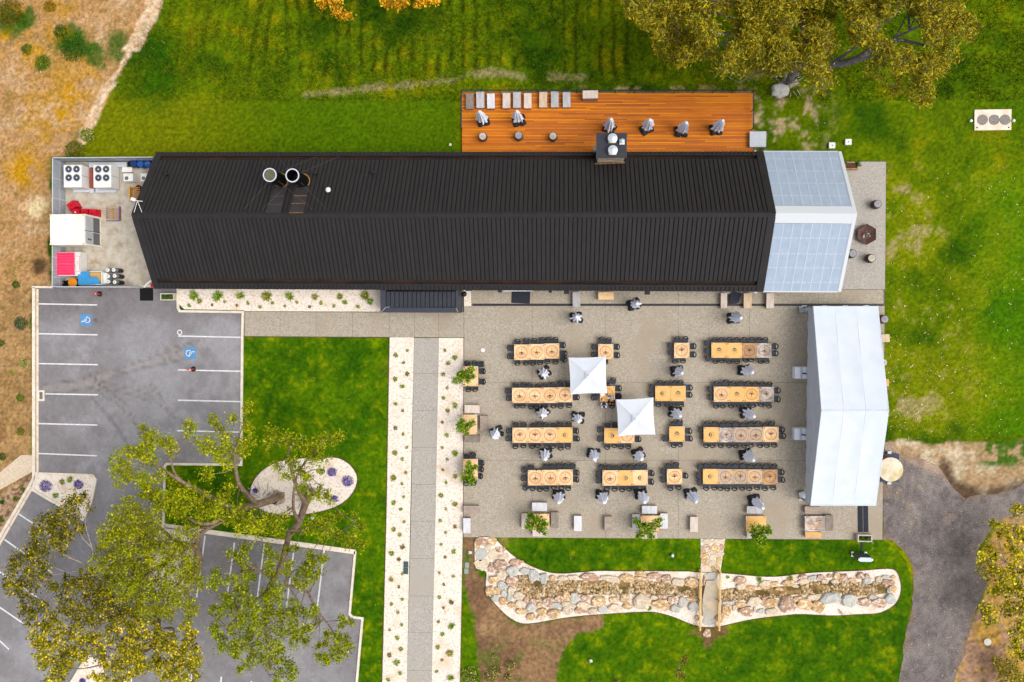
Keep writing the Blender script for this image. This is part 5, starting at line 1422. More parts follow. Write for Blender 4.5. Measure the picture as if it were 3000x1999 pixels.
for i in range(n):
    (x1, y1), (x2, y2) = arc[i], arc[i + 1]
    k1, k2 = .76, .76
    z1, z2 = .66 + .10 * math.sin(math.pi * i / n), .66 + .10 * math.sin(math.pi * (i + 1) / n)
    b1 = [(x1, y1, z1 - .10), (x2, y2, z2 - .10), (x2 * k2, (y2 - .02) * .80, z2 - .10), (x1 * k1, (y1 - .02) * .80, z1 - .10)]
    mb.hexa(b1, [(x, y, z + .11) for x, y, z in b1])
mb.obj('backrest', m_back, ch0)
for sx in (-1, 1): MB().tube([(sx * .22, .12, .45), (sx * .245, .12, .60)], .022, 6).obj('arm_support', m_back, ch0)
for sx in (-1, 1):
    for sy in (-1, 1): MB().tube([(sx * .19, sy * .18, .43), (sx * .27, sy * .285 + .02, 0)], [.026, .020], 6).obj('leg', m_cleg, ch0)
first_chair = [True]
def chair(p, rz, lab):
    z = .065
    if first_chair[0]:
        ch0.location = (p.x, p.y, z); ch0.rotation_euler.z = rz; ch0['label'] = lab; ch0['group'] = 'black chairs round the court tables'; first_chair[0] = False; return ch0
    return dup(ch0, (p.x, p.y, z), rz, lab)
BACK = {'N': (0, 1, 0.0), 'S': (0, -1, math.pi), 'W': (-1, 0, math.pi / 2), 'E': (1, 0, -math.pi / 2)}
SIDEN = {'N': 'north', 'S': 'south', 'W': 'west', 'E': 'east'}
def seat_at(K, x, y, side, lab, extra=0.0):
    p = K.p(x, y, .74); dx, dy, rz = BACK[side]
    p = p - Vector((dx, dy, 0)) * .29
    return chair(p, rz + extra + math.radians(RND.uniform(-5, 5)), lab)
def run(row, coln, K, tables, N=(), S_=(), W=(), E=(), extra=(), cards=(), desc=None):
    """tables: (x0, x1, ytop, ybottom, material, emblem, rotation)"""
    grp = f'{COLN[coln]} run of tables in the {ROWN[row]}'
    where = f'{COLN[coln]} run, {ROWN[row]}'
    for k, (x0, x1, y0, y1, mt, em, rot) in enumerate(tables):
        mat, mn = MATN[mt]
        en = {'L': 'monogram', 'T': 'tree-emblem', None: 'plain'}[em]
        cs = [K.p(x0, y0, TH), K.p(x1, y0, TH), K.p(x1, y1, TH), K.p(x0, y1, TH)]
        pos = f'{ordw(k + 1)} from west, ' if len(tables) > 1 else 'alone in the '
        make_table(cs, mat, em, rot, f'{mn} {en} table, {pos}{where}', 'square court tables')
    for k, (x, y) in enumerate(cards):
        card(K.p(x, y, TH), f'small white card, {"" if len(cards) < 2 else ordw(k + 1) + " in the "}{where}')
    for side, lst in (('N', N), ('S', S_), ('W', W), ('E', E)):
        for k, (x, y) in enumerate(lst):
            frm = 'from the west' if side in 'NS' else 'from the north'
            lab = f'{ordw(k + 1)} black chair {frm}, {SIDEN[side]} side, {where}' if len(lst) > 1 else f'only black chair on the {SIDEN[side]} side, {where}'
            seat_at(K, x, y, side, lab)
    for (x, y, side, ang, txt) in extra:
        seat_at(K, x, y, side, f'black chair {txt}, {where}', math.radians(ang))
T, L_E = 'T', 'L'
run(1, 1, C1, [(592, 750, 605, 768, 'f', T, 180), (750, 908, 600, 764, 'f', T, 180), (908, 1065, 594, 753, 'f', T, 180)],
    [(630, 549), (722, 538), (803, 542), (888, 532), (957, 528), (1025, 530)], [(627, 823), (718, 822), (790, 822), (866, 818), (939, 806), (1026, 810)], [(523, 642), (522, 730)], [(1130, 612), (1146, 699)], [(1108, 795, 'S', 55, 'turned askew at the south east corner')], [(893, 606)])
run(1, 2, C1, [(1470, 1630, 601, 760, 'f', T, 180)], [(1507, 527), (1582, 534)], [(1546, 812)], [(1402, 630), (1400, 713)], [(1694, 630), (1697, 718)], (), [(1618, 609)])
run(1, 3, C3, [(352, 565, 211, 422, 'f', T, 0)], [(400, 124), (510, 124)], [(366, 494), (474, 490)], [(265, 247), (270, 347)], [(655, 260), (655, 373)], (), [(548, 220)])
run(1, 4, C3, [(866, 1080, 209, 419, 'y', L_E, 0), (1080, 1290, 211, 423, 'y', L_E, 0), (1290, 1493, 215, 420, 'b', T, 0), (1493, 1696, 216, 417, 'g', T, 180)],
    [(915, 140), (1008, 136), (1113, 136), (1218, 136), (1322, 136), (1428, 136), (1525, 136), (1612, 138)], [(925, 497), (1012, 487), (1112, 497), (1220, 500), (1345, 478), (1415, 472), (1550, 497), (1628, 494)], [(768, 218), (770, 322)], [(1786, 260), (1786, 356)], [(782, 425, 'W', 14, 'turned a little at the south west corner')], [(886, 222)])
run(2, 1, C2, [(672, 860, 490, 678, 'f', T, 180), (860, 1045, 490, 680, 'f', T, 180), (1045, 1232, 486, 678, 'f', T, 180), (1232, 1418, 481, 669, 'f', T, 180)],
    [(717, 427), (815, 425), (890, 429), (995, 441), (1083, 431), (1178, 418), (1271, 403), (1362, 405)], [(730, 741), (804, 739), (910, 752), (975, 750), (1080, 740), (1186, 740), (1273, 745), (1377, 735)], [(588, 528), (601, 618)], [(1502, 610)], (), [(846, 502)])
run(2, 2, C2, [(1755, 1940, 470, 660, 'y', T, 90)], (), [(1808, 742), (1905, 742)], [(1647, 612), (1668, 555)], [(2020, 498), (2020, 597)], [(1918, 366, 'N', -12, 'pulled back from the table north side'), (1842, 412, 'N', 0, 'half under the open parasol')], [(1924, 480)])
run(2, 3, C3, [(92, 303, 805, 1015, 'y', L_E, 90), (303, 514, 805, 1017, 'y', L_E, 0)], [(157, 732), (260, 738), (370, 731), (446, 727)], [(138, 1093), (260, 1096), (362, 1097), (452, 1097)], [(12, 822), (5, 922)], [(604, 830), (600, 930)], (), [(496, 815)])
run(2, 4, C3, [(900, 1113, 815, 1026, 'f', T, 180), (1113, 1320, 815, 1026, 'y', L_E, 0), (1320, 1525, 817, 1025, 'y', T, 0), (1525, 1731, 818, 1026, 'g', T, 0)],
    [(940, 737), (1065, 722), (1165, 737), (1277, 736), (1373, 740), (1480, 745), (1567, 748), (1672, 752)], [(935, 1113), (1025, 1111), (1142, 1110), (1250, 1106), (1347, 1102), (1442, 1102), (1555, 1094), (1660, 1110)], [(812, 853), (824, 962)], [(1816, 871), (1816, 992)], (), [(1718, 828)])
run(3, 1, C4, [(612, 780, 127, 297, 'f', T, 0), (780, 946, 127, 297, 'f', T, 0), (946, 1114, 125, 297, 'f', T, 0), (1114, 1281, 123, 294, 'y', L_E, 90)],
    [(650, 66), (738, 67), (850, 78), (915, 60), (983, 70), (1070, 76), (1148, 62), (1240, 61)], [(645, 362), (733, 353), (833, 358), (896, 348), (998, 358), (1065, 358), (1148, 377), (1230, 366)], [(544, 164), (539, 250)], [(1349, 164), (1357, 252)], (), [(766, 138)])
run(3, 2, C4, [(1632, 1800, 130, 302, 'y', L_E, -90), (1800, 1970, 130, 300, 'f', T, 0)], [(1672, 75), (1752, 66)], [(1668, 369), (1745, 349), (1820, 364), (1902, 362)], [(1556, 150), (1556, 253)], [(2043, 258)])
run(3, 3, C5, [(238, 416, 195, 371, 'y', L_E, 0)], [(295, 137), (362, 117)], [(290, 439), (362, 429)], (), [(498, 250), (503, 337)], [(158, 338, 'W', -6, 'alone on the west side')], [(404, 203)])
run(3, 4, C5, [(632, 808, 203, 377, 'y', L_E, 90), (808, 977, 209, 378, 'g', T, 0), (977, 1146, 207, 377, 'w', T, 180), (1146, 1319, 203, 376, 'w', T, 180), (1319, 1495, 199, 375, 'f', T, 0)],
    [(675, 138), (765, 133), (853, 146), (920, 138), (1005, 135), (1092, 146), (1180, 139), (1258, 135), (1352, 150), (1422, 133)], [(663, 439), (737, 439), (833, 439), (926, 439), (1005, 442), (1100, 442), (1175, 434), (1282, 439), (1360, 437), (1444, 434)], [(577, 232), (596, 312)], [(1560, 232), (1574, 307)], (), [(822, 220)])
run(4, 1, C4, [(783, 950, 598, 770, 'f', T, 180), (950, 1117, 596, 768, 'f', T, 180), (1117, 1284, 592, 766, 'f', T, 180)],
    [(820, 538), (905, 584), (988, 530), (1058, 528), (1133, 520), (1206, 523), (1283, 521)], [(837, 827), (915, 836), (987, 833), (1074, 814), (1156, 816), (1232, 826)], [(713, 597), (707, 690)], [(1354, 630), (1351, 706)], [(727, 790, 'W', 38, 'turned askew at the south west corner')], [(938, 608)])
run(4, 2, C4, [(1613, 1783, 600, 772, 'f', T, 180), (1783, 1950, 600, 772, 'y', L_E, -90), (1950, 2118, 598, 770, 'f', L_E, 90)],
    [(1605, 533), (1690, 540), (1768, 543), (1860, 536), (1930, 533), (2008, 530), (2080, 524)], [(1663, 827), (1748, 834), (1833, 840), (1910, 831), (1985, 836), (2070, 828)], [(1540, 640), (1538, 716)], [(2188, 636), (2186, 732)], (), [(1772, 608), (1958, 608)])
run(4, 3, C5, [(211, 388, 685, 861, 'f', T, 0)], [(233, 616), (319, 605)], [(252, 931), (345, 919)], [(138, 717), (141, 808)], [(452, 763)])
run(4, 4, C5, [(625, 802, 683, 858, 'y', L_E, 90), (802, 970, 686, 858, 'w', T, 180), (970, 1139, 687, 857, 'w', T, 0), (1139, 1306, 689, 856, 'w', T, 180), (1306, 1483, 690, 864, 'b', T, 0)],
    [(664, 613), (757, 613), (832, 611), (928, 621), (1003, 613), (1090, 613), (1178, 623), (1260, 619), (1353, 621), (1447, 625)], [(663, 930), (756, 926), (827, 929), (905, 937), (987, 933), (1078, 928), (1158, 932), (1248, 923), (1336, 934), (1434, 924)], [(544, 764), (557, 842)], [(1556, 723), (1563, 811)], [(562, 662, 'W', -32, 'turned askew at the north west corner')], [(812, 696)])

# tables with a young tree growing through them
def tree_table(K, x0, y0, x1, y1, mat, lab, cardp=None, where=''):
    cs = [K.p(x0, y0, TH), K.p(x1, y0, TH), K.p(x1, y1, TH), K.p(x0, y1, TH)]
    t = make_table(cs, mat, None, 0, lab, 'timber tables along the court edge')
    if cardp: card(K.p(*cardp, TH), f'small white card on the {where}')
    return t
tree_table(C2, 72, 225, 256, 472, m_top, 'plain timber table with a sapling beside the gravel, four chair sides, northern one', (243, 235), 'northern table beside the gravel strip')
tree_table(C2, 58, 820, 244, 1066, m_top, 'plain timber table with a sapling between three benches', (230, 828), 'bench block table beside the gravel strip')
tree_table(C4, 60, 475, 228, 700, m_top, 'plain timber table with a sapling beside the gravel, southern one', (220, 487), 'southern table beside the gravel strip')
tS = tree_table(C4, 800, 1085, 1023, 1257, m_top, 'two toned timber table with a sapling at the south edge, west one')
MB().box((-.41, 0, TH - .0635), (.79, 1.3, .006)).obj('stained_board', m_topy, tS)
tree_table(C4, 2035, 1105, 2258, 1278, m_top, 'timber table with a spreading sapling at the south edge, middle one')
tree_table(C5, 1118, 1225, 1352, 1402, m_topy, 'golden timber table with a sapling in its round hole at the south edge', (1128, 1237), 'golden table at the south edge')
tW = tree_table(C5, 1795, 1225, 2027, 1402, m_topg, 'weathered grey table with worn orange patch near the marquee', (1803, 1238), 'weathered grey table near the marquee')
mb = MB(); r = random.Random(3)
for k in range(34): mb.box((r.uniform(-.68, .55), r.uniform(-.5, .3), 0), (r.uniform(.08, .36), r.uniform(.02, .05), .003))
mb.obj('worn_varnish', M('varnish_orange', S(230, 160, 78), S(214, 140, 60), scale=6), tW, loc=(0, 0, TH - .062), kind='stuff')
for (K, lst, where) in ((C2, [(122, 158, 'N'), (212, 158, 'N'), (330, 200, 'E'), (345, 287, 'E'), (345, 417, 'E'), (135, 540, 'S'), (217, 535, 'S')], 'northern table by the gravel'),
                        (C4, [(105, 418, 'N'), (172, 401, 'N'), (297, 520, 'E'), (291, 590, 'E'), (282, 668, 'E'), (97, 771, 'S'), (180, 769, 'S')], 'southern table by the gravel')):
    cnt = {}
    for x, y, s in lst:
        cnt[s] = cnt.get(s, 0) + 1
        seat_at(K, x, y, s, f'{ordw(cnt[s])} black chair {"from the west" if s in "NS" else "from the north"}, {SIDEN[s]} side, {where}')

# ------------------------------------------------------------------ bench blocks
BM = {'g': M('bench_grey', S(196, 194, 196), S(172, 168, 168), scale=5, stretch=(1, .3, 1), var=.05), 'p': M('bench_pale', S(222, 208, 196), S(204, 186, 170), scale=5, stretch=(1, .3, 1), var=.04),
      'd': M('bench_dark', S(150, 138, 126), S(128, 116, 106), scale=5, stretch=(1, .3, 1), c3=S(214, 200, 184), scale3=3, c3c=(.66, .74)), 'w': M('bench_white', S(226, 226, 228), S(206, 204, 208), scale=5, stretch=(1, .3, 1), var=.04),
      'b': M('bench_brown', S(178, 160, 146), S(154, 138, 126), scale=5, stretch=(.3, 1, 1), var=.04), 'o': M('bench_honey', S(228, 182, 122), S(210, 160, 98), scale=5, stretch=(.3, 1, 1)), 't': M('bench_tan', S(220, 196, 166), S(200, 172, 140), scale=5, stretch=(1, .3, 1))}
m_bside = M('bench_side', S(176, 156, 136), S(146, 126, 106), scale=4, stretch=(1, 1, 3))
def bench(K, x0, y0, x1, y1, mt, lab, h=.5, zb=.065, group='solid timber bench blocks', skew=0.0):
    a, b = K.p(x0, y0, zb + h), K.p(x1, y1, zb + h); w, d = b.x - a.x, a.y - b.y
    t = thing('bench_block', lab, 'bench', Vector(((a.x + b.x) / 2, (a.y + b.y) / 2, zb)), rz=skew, group=group)
    MB().box((0, 0, h - .03), (w, d, .06)).obj('seat', BM[mt], t)
    if w > d: ends = ((w / 2 - .06, 0, .1, d - .06), (-w / 2 + .06, 0, .1, d - .06)); sides = ((0, d / 2 - .05, w - .24, .05), (0, -d / 2 + .05, w - .24, .05))
    else: ends = ((0, d / 2 - .06, w - .06, .1), (0, -d / 2 + .06, w - .06, .1)); sides = ((w / 2 - .05, 0, .05, d - .24), (-w / 2 + .05, 0, .05, d - .24))
    for (x, y, sx, sy) in ends: MB().box((x, y, (h - .06) / 2), (sx, sy, h - .06)).obj('end_board', m_bside, t)
    for (x, y, sx, sy) in sides: MB().box((x, y, (h - .06) / 2), (sx, sy, h - .062)).obj('side_board', m_bside, t)
    return t
dn = 'first second third fourth fifth sixth seventh eighth ninth'.split()
for k, (x0, y0, x1, y1, mt) in enumerate(((255, 137, 343, 312, 'd'), (374, 115, 466, 300, 'g'), (498, 137, 586, 306, 'w'), (677, 128, 765, 303, 'p'), (797, 118, 885, 298, 'g'), (922, 132, 1008, 304, 'p'), (1098, 118, 1187, 294, 't'), (1232, 112, 1320, 292, 'g'), (1368, 120, 1456, 292, 'g'))):
    cn = {'d': 'dark brown', 'g': 'grey', 'w': 'whitish', 'p': 'pale pinkish', 't': 'tan'}[mt]
    bench(KDL, x0, y0, x1, y1, mt, f'{cn} bench block on the deck, {dn[k]} from the west end', h=.48, zb=ZD, skew=(0, .02, .01, -.01, 0, 0, -.01, 0, .01)[k])
bench(KDL, 1597, 101, 1772, 190, 'p', 'pale upright counter block crosswise at the deck railing', h=1.05, zb=ZD)
for (K, x0, y0, x1, y1, mt, lab) in ((C2, 88, 702, 275, 802, 'p', 'pale bench block on the north side of the gravel side table'), (C2, 278, 835, 374, 1022, 'b', 'brown bench block on the east side of the gravel side table'), (C2, 88, 1072, 273, 1163, 'd', 'dark bench block on the south side of the gravel side table'),
    (C4, 68, 995, 238, 1085, 'b', 'brown bench block crosswise at the south west corner of the court'), (C4, 65, 1133, 147, 1300, 'w', 'whitish bench block lengthwise at the south west corner of the court'),
    (C4, 830, 960, 997, 1055, 'w', 'whitish bench block north of the two toned table'), (C4, 713, 1082, 798, 1255, 'p', 'pale bench block west of the two toned table'), (C4, 1040, 1068, 1125, 1241, 'd', 'dark grey bench block east of the two toned table'), (C4, 835, 1262, 998, 1338, 'p', 'pale bench block south of the two toned table'),
    (C4, 1297, 1108, 1383, 1278, 'w', 'lone whitish bench block near the south lawn, west one'), (C4, 1637, 1114, 1721, 1283, 'b', 'lone brown bench block near the south lawn, middle one'), (C5, 478, 1234, 567, 1408, 'p', 'lone pale bench block near the south lawn, east one'),
    (C4, 2053, 996, 2220, 1085, 'w', 'whitish bench block north of the spreading sapling table'), (C4, 1945, 1090, 2030, 1260, 'g', 'grey bench block west of the spreading sapling table'), (C4, 2257, 1082, 2340, 1250, 'w', 'whitish bench block east of the spreading sapling table'), (C4, 2053, 1284, 2220, 1364, 'p', 'pale bench block south of the spreading sapling table'),
    (C5, 1130, 1112, 1307, 1198, 'g', 'grey bench block under the folded parasol north of the golden table'), (C5, 1130, 1405, 1308, 1484, 'p', 'pale bench block south of the golden table'),
    (C5, 1796, 1114, 1978, 1200, 'b', 'brown bench block north of the weathered grey table'), (C5, 1800, 1407, 1985, 1478, 'o', 'honey coloured bench block south of the weathered grey table'), (KT, 250, 1378, 298, 1475, 'd', 'dark bench block east of the weathered grey table'),
    (C1, 1204, 56, 1284, 212, 'g', 'grey bench block across the slot drain, west of the small timber table'), (KX, -105, 255, 133, 832, 'p', 'pale bench block under the eave beside the black sign frames, west one'), (KX, 775, 260, 1075, 832, 't', 'tan bench block under the eave beside the black sign frames, east one'), (KX, 1645, 255, 1930, 830, 'p', 'pale bench block under the verandah corner'),
    (KT, 600, 254, 650, 303, 't', 'tan timber block behind the marquee, upper one'), (KT, 626, 532, 645, 578, 'o', 'honey timber block behind the marquee, lower one')):
    bench(K, x0, y0, x1, y1, mt, lab, h=.56)
a, b = C1.p(1472, 58, .75), C1.p(1633, 137, .75)
t = thing('side_table', 'small honey coloured timber table against the building wall', 'table', Vector(((a.x + b.x) / 2, (a.y + b.y) / 2, .065))); w, d = b.x - a.x, a.y - b.y
MB().box((0, 0, .66), (w, d, .05)).obj('table_top', m_top, t)
for sx in (-1, 1):
    for sy in (-1, 1): MB().box((sx * (w / 2 - .06), sy * (d / 2 - .06), .317), (.07, .07, .635)).obj('leg', m_tleg, t)
for (x, y, rz, lab) in ((330, 470, .12, 'black folding sign frame lying beneath the eave, front one'), (450, 400, -.25, 'black folding sign frame lying beneath the eave, rear one')):
    t = thing('sandwich_board', lab, 'sign', KX.p(x, y, .1), rz=rz, group='black sign frames under the eave'); t.location.z = .065 if 'front' in lab else .14
    for (cx2, cy2, sx, sy) in ((0, .40, .78, .08), (0, -.40, .78, .08), (.36, 0, .08, .74), (-.36, 0, .08, .74)): MB().box((cx2, cy2, .03), (sx, sy, .06)).obj('frame_bar', m_dark, t)
    MB().box((0, 0, .035), (.64, .72, .02)).obj('board', M('sign_board', S(40, 46, 60)), t)

# ------------------------------------------------------------------ parasols
m_can = M('parasol_white', (.86, .90, 1, 1), (.82, .87, 1, 1), scale=3, rough=.8)
m_canop = M('parasol_canopy', S(236, 241, 248), S(228, 234, 244), scale=1.2, rough=.8, trans=.1)
m_bag = M('weight_bag', S(30, 32, 38), S(22, 24, 30), scale=6, rough=.55)
m_pole = M('parasol_pole', S(220, 222, 228), rough=.4, metal=.3)
def folded_mesh(seed):
    r = random.Random(seed); n = 32; mb = MB()
    prof = [(.47, 1.15), (.43, 1.35), (.37, 1.65), (.33, 2.0), (.32, 2.3), (.29, 2.65), (.25, 3.0), (.19, 3.35), (.11, 3.55)]
    ph = [r.uniform(-.6, .6) for _ in range(8)]; am = [r.uniform(.2, 1.7) for _ in range(8)]
    ten = [r.uniform(-.14, .14) for _ in range(8)]
    vs = []
    for (rad, z) in prof:
        for i in range(n):
            a = 2 * math.pi * i / n; k = int(i * 8 / n) % 8
            f = .5 + .5 * math.cos(8 * a + ph[k]); rr = rad * (.62 + .46 * f * am[k])
            zz = z + (ten[k] - .22 * (1 - f) * (1 if z < 1.2 else .15)) * (1.6 if z < 1.4 else .3)
            vs.append((rr * math.cos(a), rr * math.sin(a), zz))
    fs = []
    for k in range(len(prof) - 1):
        for i in range(n): j = (i + 1) % n; fs.append((k * n + i, k * n + j, (k + 1) * n + j, (k + 1) * n + i))
    fs.append(tuple((len(prof) - 1) * n + i for i in range(n)))
    mb.add(vs, fs)
    return mb.mesh('canopy', m_can)
FM = [folded_mesh(s) for s in range(6)]
me_cap = MB().lathe((0, 0, 3.52), [(.10, 0), (.13, .05), (.10, .12), (.01, .15)], 12).mesh('finial', w_.copy() if 0 else w_)
me_pole = MB().cyl((0, 0, .0), .028, 3.5, 10).mesh('pole', m_pole)
def bag_mesh(seed):
    r = random.Random(seed); mb = MB(); n = 14
    for (z, k) in ((0, .9), (.06, 1.0), (.15, 1.0), (.20, .86)): pass
    prof = [(0, .88), (.05, 1.0), (.15, 1.0), (.205, .84), (.225, .5)]
    vs = []
    for z, k in prof:
        for i in range(n):
            a = 2 * math.pi * i / n; ca, sa = math.cos(a), math.sin(a)
            vs.append((.27 * k * math.copysign(abs(ca) ** .5, ca), .22 * k * math.copysign(abs(sa) ** .5, sa), z * (1 + .15 * math.sin(3 * a + seed))))
    fs = [(k * n + i, k * n + (i + 1) % n, (k + 1) * n + (i + 1) % n, (k + 1) * n + i) for k in range(len(prof) - 1) for i in range(n)]
    fs += [tuple((len(prof) - 1) * n + i for i in range(n)), tuple(range(n - 1, -1, -1))]
    mb.add(vs, fs); return mb.mesh('weight_bag', m_bag)
BGM = [bag_mesh(s) for s in range(3)]
me_han = MB().box((0, 0, .235), (.16, .03, .02)).mesh('bag_handle', M('bag_handle', S(92, 96, 104)))
def parasol(p, lab, seed, rz, zb=.065):
    t = thing('folded_parasol', lab, 'parasol', Vector((p.x, p.y, zb)), group='folded white parasols', rz=rz)
    r = random.Random(seed)
    ob('pole', me_pole, t); c = ob('canopy', FM[seed % 6], t, rz=r.uniform(0, 6.28)); ob('finial', me_cap, t)
    for i, (x, y, a) in enumerate(((-.30, .22, 0), (.27, .24, .1), (.26, -.24, -.1), (-.28, -.22, .05))):
        b = ob('weight_bag', BGM[(seed + i) % 3], t, loc=(x + r.uniform(-.05, .05), y + r.uniform(-.04, .04), r.uniform(0, .02)), rz=a + r.uniform(-.25, .25)); ob('bag_handle', me_han, b)
PU = [(KDL, 460, 452, 'on the deck above the west barrel', .2), (KDL, 870, 450, 'on the deck above the middle barrel', .3), (KDR, 335, 538, 'beside the stone chimney', -.4), (KDR, 760, 545, 'on the deck, third from the east rail', .5), (KDR, 1160, 575, 'on the deck, second from the east rail', 0), (KDR, 1560, 552, 'on the deck nearest the east rail', .1),
      (C1, 1243, 320, 'alone on the paving north of all tables', .05), (C1, 1847, 188, 'standing over the slot drain', .3), (KX, 370, 1215, 'below the eave benches near the verandah', 0),
      (C2, 1072, 300, 'between first and second row, west runs', .5), (C3, 393, 600, 'between first and second row, inner east runs', .1), (C3, 1320, 592, 'between first and second row, east runs', .05),
      (C2, 1058, 778, 'between second and third row, west runs', .6), (C2, 1487, 850, 'between second and third row beside the open parasols', -.2), (C3, 368, 1165, 'between second and third row, inner east runs', -.1), (C3, 1342, 1170, 'between second and third row, east runs', .1),
      (C2, 485, 1035, 'beside the brown bench of the gravel side', .3), (C4, 985, 410, 'between third and fourth row, west runs', .1), (C4, 1510, 412, 'below the open parasol, west of two', -.2), (C4, 2012, 412, 'below the open parasol, east of two', .3), (C5, 1110, 515, 'between third and fourth row, east runs', .15),
      (C4, 1130, 872, 'below the west run of the last row', 0), (C4, 1612, 870, 'south of the inner west run, west one', -.1), (C4, 2045, 868, 'touching the last chairs of the inner west run', .05), (C5, 482, 970, 'below the single table of the last row', .1), (C5, 1212, 1040, 'over the bench north of the golden table', .2)]
for i, (K, x, y, w_txt, rz) in enumerate(PU):
    zb = ZD if K in (KDL, KDR) else .065
    parasol(K.p(x, y, zb + .1), f'folded white parasol on black weight bags {w_txt}', i * 7 + 3, rz, zb)
def open_parasol(cs, apex, lab):
    hE, hA = 2.35, 3.05
    c = [Vector(P(u, v, hE)) for u, v in cs]; a = P(*apex, hA)
    t = thing('open_parasol', lab, 'parasol', Vector((a.x, a.y, .065)), group='open white square parasols')
    o_ = t.location
    n = 8
    for k in range(4):
        A, B = c[k], c[(k + 1) % 4]; V_, Fc = [], []
        for i in range(n + 1):
            for j in range(n + 1 - 0):
                s = i / n; f = j / n
                e = lerp(A, B, f); e = e + (lerp(lerp(c[0], c[2], .5), e, 1.0) - e) * 0
                p = lerp(a, e, s).copy()
                inw = .10 * 4 * f * (1 - f) * s ** 3
                mid_ = (c[0] + c[2]) / 2
                p += (mid_ - e).normalized() * inw * .55
                p.z -= .10 * math.sin(math.pi * f) * s * (1.1 - s) * 2
                V_.append(p - o_)
        for i in range(n):
            for j in range(n): Fc.append((i * (n + 1) + j, i * (n + 1) + j + 1, (i + 1) * (n + 1) + j + 1, (i + 1) * (n + 1) + j))
        MB().add(V_, Fc).obj('canopy_panel', m_canop, t, smooth=True)
        MB().tube([a - o_ + Vector((0, 0, .012)), A - o_ + Vector((0, 0, .012))], .012, 5).obj('seam', m_can, t)
        MB().tube([a - o_ - Vector((0, 0, .05)), A - o_ - Vector((0, 0, .03))], .018, 5).obj('rib', m_pole, t)
    vc = [lerp(a, q, .20) + Vector((0, 0, .06)) - o_ for q in c]; va = a - o_ + Vector((0, 0, .12))
    for k in range(4): MB().quad(va, vc[k], vc[(k + 1) % 4]).obj('vent_flap', m_canop, t)
    MB().cyl((0, 0, .05), .035, 3.0, 10).obj('pole', m_pole, t); MB().lathe((0, 0, hA + .05), [(.05, 0), (.06, .03), (.01, .08)], 10).obj('finial', w_, t)
    MB().box((0, 0, .06), (.8, .8, .12)).obj('base', m_bag, t)
open_parasol([C2(1368, 118), C2(1390, 572), C2(1842, 560), C2(1828, 103)], C2(1622, 330), 'open white square parasol, north west one of two')
open_parasol([C1(1657, 1180), C4(1787, 223), C4(2200, 204), C1(2047, 1158)], C2(2195, 868), 'open white square parasol, south east one of two')

